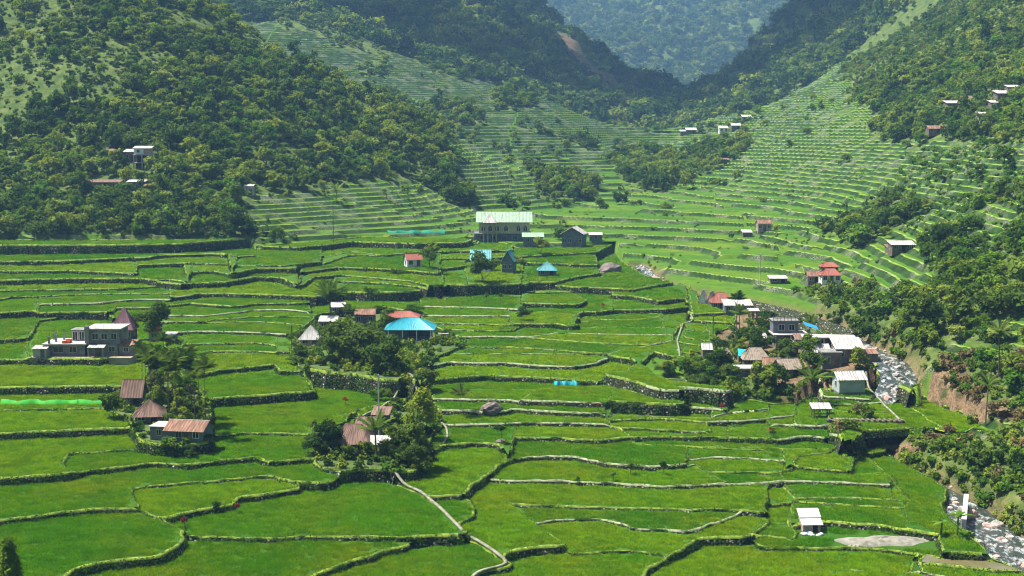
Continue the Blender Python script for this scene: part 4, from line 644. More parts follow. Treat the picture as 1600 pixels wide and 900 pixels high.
def mat_riceleaf(name):
    """rice blades: every paddy has its own tone, carried by the plants"""
    m, nt, p = new_mat(name)
    nt.nodes.remove(p)
    out = nt.nodes['Material Output']
    at = nt.nodes.new('ShaderNodeAttribute')
    at.attribute_type = 'INSTANCER'
    at.attribute_name = 'tone'
    pos = wpos(nt)
    base = ramp(nt, at.outputs['Fac'], [(0.0, (0.062, 0.215, 0.001)), (0.5, (0.120, 0.300, 0.001)), (1.0, (0.245, 0.385, 0.002))])
    c = mix(nt, ramp(nt, noise(nt, pos, 0.09, 4, 0.6), [(0.40, (0, 0, 0)), (0.68, (0.85, 0.85, 0.85))]), base, (0.230, 0.300, 0.004))
    c = mix(nt, ramp(nt, noise(nt, pos, 0.28, 4, 0.65), [(0.48, (0, 0, 0)), (0.70, (0.75, 0.75, 0.75))]), c, (0.060, 0.165, 0.002))
    c = mix(nt, ramp(nt, noise(nt, pos, 0.8, 3, 0.6), [(0.45, (0, 0, 0)), (0.75, (0.6, 0.6, 0.6))]), c, (0.045, 0.180, 0.002))
    d = nt.nodes.new('ShaderNodeBsdfDiffuse')
    t = nt.nodes.new('ShaderNodeBsdfTranslucent')
    nt.links.new(c, d.inputs['Color'])
    nt.links.new(mix(nt, 1.0, c, (1.0, 1.0, 0.5), 'MULTIPLY'), t.inputs['Color'])
    mx = node(nt, 'ShaderNodeMixShader')
    mx.inputs[0].default_value = 0.35
    nt.links.new(d.outputs[0], mx.inputs[1])
    nt.links.new(t.outputs[0], mx.inputs[2])
    nt.links.new(mx.outputs[0], out.inputs['Surface'])
    return m

def mat_ground(name):
    """hillside ground; colour attribute 'cover' says what grows: R terraces, G bare soil, B wood"""
    m, nt, p = new_mat(name)
    pos = wpos(nt)
    at = nt.nodes.new('ShaderNodeVertexColor')
    at.layer_name = 'cover'
    sep = nt.nodes.new('ShaderNodeSeparateColor')
    nt.links.new(at.outputs['Color'], sep.inputs[0])
    lv = nt.nodes.new('ShaderNodeAttribute')
    lv.attribute_name = 'level'
    fr = node(nt, 'ShaderNodeMath', operation='FRACT')
    nt.links.new(lv.outputs['Fac'], fr.inputs[0])
    # how far up the wall face: 1 - riser share .. 1 of each step
    edge = node(nt, 'ShaderNodeMath', operation='ADD')
    nt.links.new(fr.outputs[0], edge.inputs[0])
    nt.links.new(sep.outputs[2], edge.inputs[1])
    big = noise(nt, pos, 0.035, 4)
    mid = noise(nt, pos, 0.3, 4, 0.65)
    fine = noise(nt, pos, 2.5, 3, 0.7)
    rice = ramp(nt, big, [(0.3, (0.038, 0.120, 0.004)), (0.5, (0.068, 0.155, 0.005)), (0.7, (0.120, 0.185, 0.008))])
    rice = mix(nt, ramp(nt, mid, [(0.4, (0, 0, 0)), (0.75, (0.8, 0.8, 0.8))]), rice, (0.026, 0.075, 0.010))
    stone = mix(nt, ramp(nt, fine, [(0.42, (0, 0, 0)), (0.6, (1, 1, 1))]), (0.020, 0.050, 0.009), (0.17, 0.18, 0.12))
    stone = mix(nt, ramp(nt, noise(nt, pos, 0.12, 3), [(0.50, (0, 0, 0)), (0.64, (1, 1, 1))]), mix(nt, ramp(nt, mid, [(0.4, (0, 0, 0)), (0.6, (1, 1, 1))]), (0.011, 0.032, 0.005), (0.026, 0.064, 0.008)), stone)
    r2 = node(nt, 'ShaderNodeMath', operation='SUBTRACT')
    nt.links.new(edge.outputs[0], r2.inputs[0])
    r2.inputs[1].default_value = 0.5
    riser = ramp(nt, r2.outputs[0], [(0.49, (0, 0, 0)), (0.53, (1, 1, 1))])
    rimc = mix(nt, ramp(nt, noise(nt, pos, 0.22, 3), [(0.45, (0, 0, 0)), (0.66, (1, 1, 1))]), (0.14, 0.22, 0.018), (0.25, 0.28, 0.13))
    rimr = node(nt, 'ShaderNodeMath', operation='DIVIDE')
    nt.links.new(fr.outputs[0], rimr.inputs[0])
    nt.links.new(sep.outputs[2], rimr.inputs[1])
    rice = mix(nt, ramp(nt, rimr.outputs[0], [(0.30, (1, 1, 1)), (0.42, (0, 0, 0))]), rice, rimc)
    terr = mix(nt, riser, rice, stone)
    wood = ramp(nt, mid, [(0.35, (0.040, 0.075, 0.014)), (0.55, (0.085, 0.125, 0.026)), (0.75, (0.19, 0.19, 0.075))])
    soil = ramp(nt, mid, [(0.3, (0.05, 0.06, 0.02)), (0.46, (0.15, 0.10, 0.055)), (0.58, (0.25, 0.165, 0.095)), (0.68, (0.06, 0.085, 0.02))])
    soil = mix(nt, ramp(nt, fine, [(0.35, (0.8, 0.8, 0.8)), (0.6, (0, 0, 0))]), soil, (0.055, 0.042, 0.025))
    c = mix(nt, sep.outputs[0], wood, terr)
    c = mix(nt, sep.outputs[1], c, soil)
    nt.links.new(c, p.inputs['Base Color'])
    p.inputs['Roughness'].default_value = 0.92
    p.inputs['Specular IOR Level'].default_value = 0.1
    nt.links.new(bump(nt, fine, 0.6, 0.5), p.inputs['Normal'])
    return m

def mat_wallface(name):
    """terrace wall: dry stones with soil and moss between them"""
    m, nt, p = new_mat(name)
    pos = wpos(nt)
    vor = node(nt, 'ShaderNodeTexVoronoi', Scale=2.6)
    nt.links.new(pos, vor.inputs['Vector'])
    bg = nt.nodes.new('ShaderNodeSeparateColor')
    nt.links.new(vor.outputs['Color'], bg.inputs[0])
    st = ramp(nt, bg.outputs[0], [(0.0, (0.05, 0.055, 0.04)), (0.55, (0.18, 0.18, 0.14)), (1.0, (0.52, 0.50, 0.44))])
    veg = ramp(nt, noise(nt, pos, 1.3, 4, 0.7), [(0.42, (1, 1, 1)), (0.58, (0, 0, 0))])
    c = mix(nt, veg, st, (0.020, 0.045, 0.010))
    c = mix(nt, ramp(nt, vor.outputs['Distance'], [(0.28, (0, 0, 0)), (0.5, (1, 1, 1))]), c, (0.025, 0.03, 0.012))
    nt.links.new(c, p.inputs['Base Color'])
    p.inputs['Roughness'].default_value = 0.95
    p.inputs['Specular IOR Level'].default_value = 0.1
    nt.links.new(bump(nt, vor.outputs['Distance'], 0.9, 0.25), p.inputs['Normal'])
    return m

def mat_rock(name, a, b, c, scale=0.8):
    m, nt, p = new_mat(name)
    info = nt.nodes.new('ShaderNodeObjectInfo')
    pos = wpos(nt)
    f = noise(nt, pos, scale, 5, 0.65)
    col = ramp(nt, f, [(0.3, a), (0.5, b), (0.72, c)])
    nt.links.new(col, p.inputs['Base Color'])
    p.inputs['Roughness'].default_value = 0.9
    nt.links.new(bump(nt, noise(nt, pos, scale * 6, 4, 0.7), 0.6, 0.15), p.inputs['Normal'])
    return m

def mat_water(name):
    m, nt, p = new_mat(name)
    pos = wpos(nt)
    f = noise(nt, stretch(nt, pos, 1.0, 0.45, 1.0), 1.1, 5, 0.7)
    foam = ramp(nt, f, [(0.50, (0.035, 0.045, 0.035)), (0.62, (0.38, 0.41, 0.41))])
    nt.links.new(foam, p.inputs['Base Color'])
    p.inputs['Roughness'].default_value = 0.18
    p.inputs['Specular IOR Level'].default_value = 0.5
    nt.links.new(bump(nt, noise(nt, pos, 2.2, 4, 0.7), 0.6, 0.2), p.inputs['Normal'])
    return m

M = {}
M['rice'] = mat_rice('rice_leaves')
M['riceleaf'] = mat_riceleaf('rice_blades')
M['ground'] = mat_ground('hillside_ground')
M['wallface'] = mat_wallface('terrace_stone')
M['bund'] = mat_plain('bund_grass', (0.22, 0.30, 0.030), (0.045, 0.10, 0.012), 1.1, 0.9, 0.6)
M['stonebund'] = mat_plain('pale_stone_bund', (0.36, 0.37, 0.25), (0.12, 0.19, 0.03), 1.6, 0.9, 0.6)
M['leaf_wall'] = mat_leaf('wall_plants', (0.020, 0.055, 0.008), (0.060, 0.13, 0.014), (0.24, 0.30, 0.07), 0.3, False)
M['leaf_bund'] = mat_leaf('bund_grass_blades', (0.085, 0.17, 0.010), (0.17, 0.27, 0.018), (0.26, 0.34, 0.035), 0.4, False)
M['leaf_a'] = mat_leaf('leaves_mid_green', (0.048, 0.096, 0.011), (0.100, 0.169, 0.018), (0.227, 0.276, 0.030))
M['leaf_b'] = mat_leaf('leaves_dark_green', (0.023, 0.053, 0.011), (0.046, 0.092, 0.016), (0.102, 0.155, 0.026))
M['leaf_c'] = mat_leaf('leaves_olive', (0.063, 0.113, 0.016), (0.132, 0.202, 0.028), (0.243, 0.296, 0.060))
M['leaf_d'] = mat_leaf('leaves_bright', (0.045, 0.115, 0.012), (0.085, 0.185, 0.018), (0.15, 0.25, 0.030))
M['leaf_palm'] = mat_leaf('palm_fronds', (0.055, 0.11, 0.018), (0.11, 0.18, 0.032), (0.22, 0.28, 0.08))
M['leaf_red'] = mat_leaf('red_leaves', (0.13, 0.020, 0.018), (0.24, 0.040, 0.030), (0.30, 0.09, 0.04), 0.3)
M['leaf_dry'] = mat_leaf('dry_leaves', (0.085, 0.065, 0.030), (0.145, 0.11, 0.045), (0.22, 0.18, 0.075), 0.25)
M['bark'] = mat_plain('bark', (0.16, 0.13, 0.10), (0.07, 0.055, 0.04), 3.0, 0.95, 0.5)
M['concrete'] = mat_plain('grey_concrete', (0.24, 0.24, 0.225), (0.12, 0.12, 0.11), 0.7)
M['concrete_pale'] = mat_plain('pale_concrete', (0.44, 0.43, 0.40), (0.27, 0.26, 0.24), 0.6)
M['blockwall'] = mat_plain('hollow_block_wall', (0.22, 0.22, 0.215), (0.11, 0.11, 0.105), 0.9)
M['white'] = mat_plain('white_paint', (0.78, 0.78, 0.76), (0.60, 0.60, 0.58), 0.5)
M['cream'] = mat_plain('cream_plaster', (0.50, 0.43, 0.27), (0.38, 0.32, 0.20), 0.4)
M['planks'] = mat_plain('weathered_planks', (0.17, 0.14, 0.11), (0.08, 0.065, 0.05), 1.4)
M['pinkwall'] = mat_plain('pinkish_boards', (0.46, 0.34, 0.30), (0.30, 0.20, 0.17), 1.2)
M['bluegrey'] = mat_plain('blue_grey_wall', (0.15, 0.17, 0.19), (0.09, 0.10, 0.115), 0.8)
M['greengrey'] = mat_plain('grey_green_sheet', (0.38, 0.45, 0.42), (0.28, 0.33, 0.31), 0.8)
M['glass'] = mat_plain('dark_glass', (0.030, 0.035, 0.040), (0.02, 0.022, 0.026), 0.5, 0.15, 0.0, 0.5)
M['frame'] = mat_plain('window_frame', (0.52, 0.50, 0.46), None, 2.0)
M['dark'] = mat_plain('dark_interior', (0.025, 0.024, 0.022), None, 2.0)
M['dirt'] = mat_plain('bare_earth', (0.30, 0.25, 0.18), (0.17, 0.14, 0.09), 0.4)
M['yard'] = mat_plain('trodden_yard', (0.075, 0.115, 0.022), (0.045, 0.075, 0.018), 0.35)
M['path'] = mat_plain('concrete_path', (0.27, 0.25, 0.20), (0.11, 0.13, 0.06), 1.3)
M['riprap'] = mat_wallface('riprap_stone')
M['gravel'] = mat_plain('grey_gravel', (0.25, 0.235, 0.20), (0.11, 0.115, 0.08), 1.1, 0.95, 0.8)
M['rock'] = mat_rock('river_rock', (0.13, 0.115, 0.10), (0.32, 0.29, 0.26), (0.55, 0.52, 0.49))
M['rock_red'] = mat_rock('reddish_rock', (0.22, 0.13, 0.11), (0.42, 0.27, 0.23), (0.58, 0.45, 0.40))
M['rock_dark'] = mat_rock('dark_rock', (0.06, 0.05, 0.045), (0.14, 0.11, 0.10), (0.27, 0.22, 0.20))
M['water'] = mat_water('river_water')
M['murky'] = mat_plain('murky_water', (0.16, 0.13, 0.06), (0.10, 0.10, 0.04), 0.3, 0.12, 0.05, 0.5)
M['r_blue'] = mat_roof('turquoise_roof', (0.02, 0.29, 0.37), (0.02, 0.21, 0.28), 0.42, 0.4)
M['r_teal'] = mat_roof('teal_roof', (0.09, 0.34, 0.36), (0.06, 0.24, 0.26), 0.45)
M['r_mint'] = mat_roof('pale_green_roof', (0.26, 0.37, 0.27), (0.19, 0.29, 0.21), 0.45)
M['r_white'] = mat_roof('pale_zinc_roof', (0.44, 0.43, 0.41), (0.27, 0.25, 0.23), 0.45)
M['r_zinc'] = mat_roof('grey_zinc_roof', (0.46, 0.45, 0.44), (0.30, 0.27, 0.25), 0.45)
M['r_rust'] = mat_roof('rusty_roof', (0.26, 0.145, 0.095), (0.14, 0.075, 0.05), 0.5, 0.8)
M['r_red'] = mat_roof('red_roof', (0.30, 0.085, 0.055), (0.20, 0.08, 0.055), 0.45, 0.6)
M['r_brown'] = mat_roof('brown_roof', (0.20, 0.125, 0.095), (0.11, 0.07, 0.055), 0.48, 0.85)
M['r_purple'] = mat_roof('dull_purple_roof', (0.25, 0.13, 0.145), (0.17, 0.085, 0.10), 0.48, 0.7)
M['r_thatch'] = mat_plain('old_thatch', (0.32, 0.27, 0.21), (0.20, 0.16, 0.12), 2.0, 0.95, 0.8)
M['tarp_blue'] = mat_plain('blue_tarpaulin', (0.03, 0.26, 0.52), (0.03, 0.20, 0.42), 0.8, 0.5)
M['tarp_teal'] = mat_plain('teal_tarpaulin', (0.02, 0.40, 0.42), (0.02, 0.30, 0.34), 0.8, 0.5)
M['orange'] = mat_plain('orange_plastic', (0.62, 0.12, 0.04), (0.45, 0.08, 0.03), 1.0, 0.5)
M['net'] = mat_plain('green_net', (0.05, 0.42, 0.03), (0.04, 0.32, 0.03), 1.0, 0.7)
M['net_teal'] = mat_plain('teal_net', (0.03, 0.34, 0.22), (0.03, 0.27, 0.18), 1.0, 0.7)
M['metalpole'] = mat_plain('pole_wood', (0.14, 0.12, 0.10), None, 2.0)
M['palepole'] = mat_plain('pale_pole', (0.55, 0.53, 0.48), None, 2.0)
M['sacks'] = mat_plain('pale_sacks', (0.60, 0.60, 0.60), (0.36, 0.38, 0.44), 1.5)

# ------------------------------------------------------------------ the lie of the land
CT = np.array(CTRL).reshape(-1, 3)
_C2 = 18.0 ** 2
def _fit():
    n = len(CT)
    d = np.sqrt(((CT[:, None, :2] - CT[None, :, :2]) ** 2).sum(-1) + _C2)
    A = np.zeros((n + 3, n + 3))
    A[:n, :n] = d - np.eye(n) * 3.0
    A[:n, n] = 1
    A[:n, n + 1:] = CT[:, :2]
    A[n, :n] = 1
    A[n + 1:, :n] = CT[:, :2].T
    b = np.zeros(n + 3)
    b[:n] = CT[:, 2]
    return np.linalg.solve(A, b)
_W = _fit()
def base_height(x, y):
    x = np.asarray(x, float)
    y = np.asarray(y, float)
    s = x.shape
    x, y = x.ravel(), y.ravel()
    out = np.empty_like(x)
    for i in range(0, len(x), 15000):
        a, b = x[i:i + 15000], y[i:i + 15000]
        d = np.sqrt((a[:, None] - CT[None, :, 0]) ** 2 + (b[:, None] - CT[None, :, 1]) ** 2 + _C2)
        out[i:i + 15000] = d @ _W[:-3] + _W[-3] + _W[-2] * a + _W[-1] * b
    return out.reshape(s)

_runs = np.array(LAND).reshape(-1, 2)
LM = np.array(list('TFSGBV'))[np.repeat(_runs[:, 1], _runs[:, 0])].reshape(-1, LAND_N)
def land(x, y):
    """class letter of the land cover at x, y (edges broken up by noise)"""
    x = np.asarray(x, float)
    y = np.asarray(y, float)
    jx = x + 9 * fbm(x / 14, y / 14, 2)
    jy = y + 9 * fbm(x / 14 + 40, y / 14 + 7, 2)
    i = np.clip(np.round((jy - LAND_Y0) / LAND_D).astype(int), 0, LM.shape[0] - 1)
    j = np.clip(np.round((jx - LAND_X0) / LAND_D).astype(int), 0, LM.shape[1] - 1)
    return LM[i, j]

RV = np.array(RIVER)
def river_info(x, y):
    """distance to the river's middle line, half width and bed level there"""
    x = np.asarray(x, float)
    y = np.asarray(y, float)
    best = np.full(x.shape, 1e9)
    wid = np.zeros(x.shape)
    lev = np.zeros(x.shape)
    for a, b in zip(RV[:-1], RV[1:]):
        dx, dy = b[0] - a[0], b[1] - a[1]
        t = np.clip(((x - a[0]) * dx + (y - a[1]) * dy) / (dx * dx + dy * dy), 0, 1)
        d = np.hypot(x - a[0] - t * dx, y - a[1] - t * dy)
        k = d < best
        best = np.where(k, d, best)
        wid = np.where(k, a[2] + t * (b[2] - a[2]), wid)
        lev = np.where(k, a[3] + t * (b[3] - a[3]), lev)
    return best, wid * np.where(y > 205, 0.52, 0.74), lev - 1.6

STEP = 1.35
_gx, _gy = np.meshgrid(np.arange(-380, 381, 5.0), np.arange(100, 981, 5.0))
_gh = base_height(_gx, _gy)
_g1, _g0 = np.gradient(_gh, 5.0)
_GRAD = np.hypot(_g0, _g1)
def grade(x, y):
    fx, fy = np.clip((x + 380) / 5.0, 0, _GRAD.shape[1] - 1.01), np.clip((y - 100) / 5.0, 0, _GRAD.shape[0] - 1.01)
    i, j = fy.astype(int), fx.astype(int)
    u, v = fx - j, fy - i
    return (_GRAD[i, j] * (1 - u) + _GRAD[i, j + 1] * u) * (1 - v) + (_GRAD[i + 1, j] * (1 - u) + _GRAD[i + 1, j + 1] * u) * v

def hill_height(x, y, cover=False):
    h = base_height(x, y)
    c = land(x, y)
    wood = np.isin(c, ['F', 'S', 'G', 'B'])
    amp = np.clip((y - 200) / 500, 0.25, 1.0)
    h = h + fbm(x / 55, y / 55, 3) * 5.5 * amp * (0.12 + 0.88 * smooth(26, 62, h)) + fbm(x / 9, y / 9, 3) * np.where(wood, 0.5, 0.0)
    big = smooth(940, 1400, y)
    h = h + big * (fbm(x / 230, y / 230, 4) * 42 + np.abs(fbm(x / 90 + 5, y / 90, 3)) * -26 - 2)
    # terraces: blocks of hillside whose steps do not line up with the next block's
    wx = x + 10 * fbm(x / 40, y / 40 + 3, 2)
    wy = y + 8 * fbm(x / 40 + 8, y / 40, 2)
    cell = _NT[(np.floor(wx / 75).astype(int) * 7) & 255, (np.floor(wy / 42).astype(int) * 13) & 255]
    st = STEP * (0.85 + 0.35 * _NT[(np.floor(wx / 150).astype(int) * 5) & 255, (np.floor(wy / 84).astype(int) * 3) & 255])
    q = (h + 0.22 * fbm(x / 9, y / 9, 2)) / st + cell
    f = q - np.floor(q)
    gr = np.maximum(grade(np.asarray(x, float), np.asarray(y, float)), 0.02)
    rf = np.clip(1.5 * gr / st, 0.08, 0.5)
    zt = (np.floor(q) + smooth(1 - rf, 1.0, f) + 0.02 * f - cell) * st
    isT = ((c == 'T') | ((c == 'G') & (y > 270))) & (y < 955)
    h = np.where(isT, zt, h)
    d, w, lev = river_info(x, y)
    k = smooth(1.0, 0.0, (d - w) / (3.0 + 0.02 * np.abs(h - lev)))
    h = h * (1 - k) + np.minimum(h, lev - 0.7) * k
    if cover:
        s = np.where(np.isin(c, ['B', 'V']), 1.0, 0.0)
        s = np.maximum(s, k * 0.9)
        (ax, ay, _), (bx, by, _) = SITES['scar1'], SITES['scar2']
        dx, dy = bx - ax, by - ay
        tt = np.clip(((x - ax) * dx + (y - ay) * dy) / (dx * dx + dy * dy), 0, 1)
        s = np.maximum(s, (np.hypot(x - ax - tt * dx, y - ay - tt * dy) < 9 + 16 * tt + 9 * fbm(x / 25, y / 25, 2)) * 1.0)
        return h, np.stack([isT * 1.0, s, rf, np.ones(h.shape)], -1), q
    return h

# ------------------------------------------------------------------ the paddies of the valley floor
BD = np.array(BORDER).reshape(-1, 2)
def in_border(x, y):
    x = np.asarray(x, float)
    y = np.asarray(y, float)
    c = np.zeros(x.shape, bool)
    for i in range(len(BD)):
        x1, y1 = BD[i - 1]
        x2, y2 = BD[i]
        if y1 == y2:
            continue
        c ^= ((y1 <= y) != (y2 <= y)) & (x < x1 + (y - y1) / (y2 - y1) * (x2 - x1))
    return c

walls = []
for ln in WALLS.strip().splitlines():
    t = ln.split()
    walls.append((t[0], float(t[1]), [tuple(map(float, q.split(','))) for q in t[2:]]))
_key, _vs, _es = {}, [], []
def _vid(p):
    k = (round(p[0], 1), round(p[1], 1))
    if k not in _key:
        _key[k] = len(_vs)
        _vs.append(Vector(k))
    return _key[k]
for w in walls:
    ids = [_vid(p) for p in w[2]]
    _es += [(a, b) for a, b in zip(ids[:-1], ids[1:]) if a != b]
ids = [_vid(p) for p in BD]
_es += [(a, b) for a, b in zip(ids, ids[1:] + ids[:1]) if a != b]
cv, ce, cf, ov, oe, of = delaunay_2d_cdt(_vs, _es, [], 0, 1e-4)
cv = np.array([(p[0], p[1]) for p in cv])
cf = np.array([tuple(f) for f in cf])
hard = set()
for e, o in zip(ce, oe):
    if len(o):
        hard.add((min(e), max(e)))
cen = cv[cf].mean(1)
okf = in_border(cen[:, 0], cen[:, 1])
edge2f = {}
for i, f in enumerate(cf):
    if okf[i]:
        for a, b in ((f[0], f[1]), (f[1], f[2]), (f[2], f[0])):
            edge2f.setdefault((min(a, b), max(a, b)), []).append(i)
reg = -np.ones(len(cf), int)
nreg = 0
for s in range(len(cf)):
    if not okf[s] or reg[s] >= 0:
        continue
    stack = [s]
    reg[s] = nreg
    while stack:
        i = stack.pop()
        f = cf[i]
        for a, b in ((f[0], f[1]), (f[1], f[2]), (f[2], f[0])):
            k = (min(a, b), max(a, b))
            if k in hard:
                continue
            for j in edge2f[k]:
                if reg[j] < 0:
                    reg[j] = nreg
                    stack.append(j)
    nreg += 1
LV = np.array(LEVELS).reshape(-1, 3)
votes = [[] for _ in range(nreg)]
T0, T1, T2 = cv[cf[:, 0]], cv[cf[:, 1]], cv[cf[:, 2]]
def _side(a, b, p):
    return (b[:, 0] - a[:, 0]) * (p[1] - a[:, 1]) - (b[:, 1] - a[:, 1]) * (p[0] - a[:, 0])
for s in LV:
    d1, d2, d3 = _side(T0, T1, s), _side(T1, T2, s), _side(T2, T0, s)
    hit = np.where(okf & (((d1 >= 0) & (d2 >= 0) & (d3 >= 0)) | ((d1 <= 0) & (d2 <= 0) & (d3 <= 0))))[0]
    if len(hit):
        votes[reg[hit[0]]].append(s[2])
regz = np.zeros(nreg)
for r in range(nreg):
    if votes[r]:
        regz[r] = np.median(votes[r])
    else:
        c = cen[reg == r].mean(0)
        regz[r] = LV[np.argmin((LV[:, 0] - c[0]) ** 2 + (LV[:, 1] - c[1]) ** 2), 2]
# plan raster of the field levels, used to stand things on the ground
GX0, GY0, GD = -170.0, 132.0, 0.4
GNX, GNY = int(340 / GD), int(312 / GD)
lab = -np.ones((GNY, GNX), np.int32)
for i in np.where(okf)[0]:
    t = cv[cf[i]]
    j0, j1 = int((t[:, 0].min() - GX0) / GD), int((t[:, 0].max() - GX0) / GD) + 2
    i0, i1 = int((t[:, 1].min() - GY0) / GD), int((t[:, 1].max() - GY0) / GD) + 2
    j0, i0, j1, i1 = max(j0, 0), max(i0, 0), min(j1, GNX), min(i1, GNY)
    if j1 <= j0 or i1 <= i0:
        continue
    X, Y = np.meshgrid(GX0 + GD * (np.arange(j0, j1) + .5), GY0 + GD * (np.arange(i0, i1) + .5))
    def sd(a, b):
        return (b[0] - a[0]) * (Y - a[1]) - (b[1] - a[1]) * (X - a[0])
    d1, d2, d3 = sd(t[0], t[1]), sd(t[1], t[2]), sd(t[2], t[0])
    inn = ((d1 >= 0) & (d2 >= 0) & (d3 >= 0)) | ((d1 <= 0) & (d2 <= 0) & (d3 <= 0))
    sub = lab[i0:i1, j0:j1]
    sub[inn] = reg[i]
def field_at(x, y):
    """field number under x, y or -1"""
    j = np.floor((np.asarray(x) - GX0) / GD).astype(int)
    i = np.floor((np.asarray(y) - GY0) / GD).astype(int)
    ok = (j >= 0) & (j < GNX) & (i >= 0) & (i < GNY)
    return np.where(ok, lab[np.clip(i, 0, GNY - 1), np.clip(j, 0, GNX - 1)], -1)
def ground(x, y):
    x = np.asarray(x, float)
    y = np.asarray(y, float)
    r = field_at(x, y)
    return np.where(r >= 0, regz[np.clip(r, 0, None)], hill_height(x, y))
def gz(x, y):
    return float(ground(np.array([x]), np.array([y]))[0])

terr = link('rice_terraces', None, kind='structure')
terr['label'] = 'stepped green rice terraces covering the valley floor'
def in_ellipse(p, q, a, b):
    return ((p[0] - q[0]) / a) ** 2 + ((p[1] - q[1]) / b) ** 2 < 1
yard_pts = [SITES[k] for k in ('blue', 'tr_blue2', 'centre1', 'centre3', 'conehut')]
yard = set()
for p in yard_pts:
    r = int(field_at(p[0], p[1]))
    if r >= 0:
        yard.add(r)
field_objs = {}
for r in range(nreg):
    fs = cf[reg == r]
    if len(fs) == 0:
        continue
    used, inv = np.unique(fs, return_inverse=True)
    tri = inv.reshape(fs.shape)
    V = np.column_stack([cv[used], np.full(len(used), regz[r])])
    a, b, c = V[tri[:, 0]], V[tri[:, 1]], V[tri[:, 2]]
    flip = np.cross(b - a, c - a)[:, 2] < 0
    tri[flip] = tri[flip][:, ::-1]
    nm = 'yard' if r in yard else 'rice_paddy'
    me = make_mesh(nm, V, tri, [M['yard'] if r in yard else M['rice']])
    field_objs[r] = link(nm, me, terr)

# ------------------------------------------------------------------ terrace walls, each with its grass bund and plants
def resample(pts, step):
    P = np.array(pts, float)
    d = np.hypot(*np.diff(P, axis=0).T)
    keep = np.concatenate([[True], d > 1e-3])
    P = P[keep]
    d = np.hypot(*np.diff(P, axis=0).T)
    s = np.concatenate([[0], np.cumsum(d)])
    n = max(2, int(s[-1] / step) + 1)
    t = np.linspace(0, s[-1], n)
    return np.column_stack([np.interp(t, s, P[:, 0]), np.interp(t, s, P[:, 1])])

def normals(P):
    t = np.gradient(P, axis=0)
    t /= np.maximum(np.hypot(t[:, 0], t[:, 1])[:, None], 1e-6)
    return np.column_stack([t[:, 1], -t[:, 0]])

def relax(P, k=2):
    P = P.copy()
    for _ in range(k):
        P[1:-1] = 0.25 * P[:-2] + 0.5 * P[1:-1] + 0.25 * P[2:]
    return P

def leaf_quads(C, N, size, rng, droop=0.0, aspect=1.7):
    """leaf shaped quads around centres C facing roughly N"""
    n = len(C)
    N = N + rng.normal(0, 0.55, (n, 3))
    N /= np.linalg.norm(N, axis=1)[:, None] + 1e-9
    a = rng.normal(0, 1, (n, 3))
    a -= (a * N).sum(1)[:, None] * N
    a /= np.linalg.norm(a, axis=1)[:, None] + 1e-9
    b = np.cross(N, a)
    s = (size * rng.uniform(0.6, 1.35, n))[:, None]
    tip = a * s * aspect * 0.5
    w = b * s * 0.5
    V = np.stack([C - tip, C + w - N * s * 0.15, C + tip - N * s * 0.1, C - w - N * s * 0.15], 1)
    return V.reshape(-1, 3), np.arange(n * 4).reshape(n, 4)

def grass_blades(C, h, rng, lean=0.35, width=0.05):
    n = len(C)
    hh = h * rng.uniform(0.55, 1.3, n)
    ang = rng.uniform(0, 2 * np.pi, n)
    w = (width * rng.uniform(0.7, 1.4, n))[:, None]
    side = np.column_stack([np.cos(ang), np.sin(ang), np.zeros(n)])
    tip = C + np.column_stack([rng.normal(0, lean, n) * hh, rng.normal(0, lean, n) * hh, hh])
    V = np.stack([C - side * w, C + side * w, tip], 1)
    return V.reshape(-1, 3), np.arange(n * 3).reshape(n, 3)

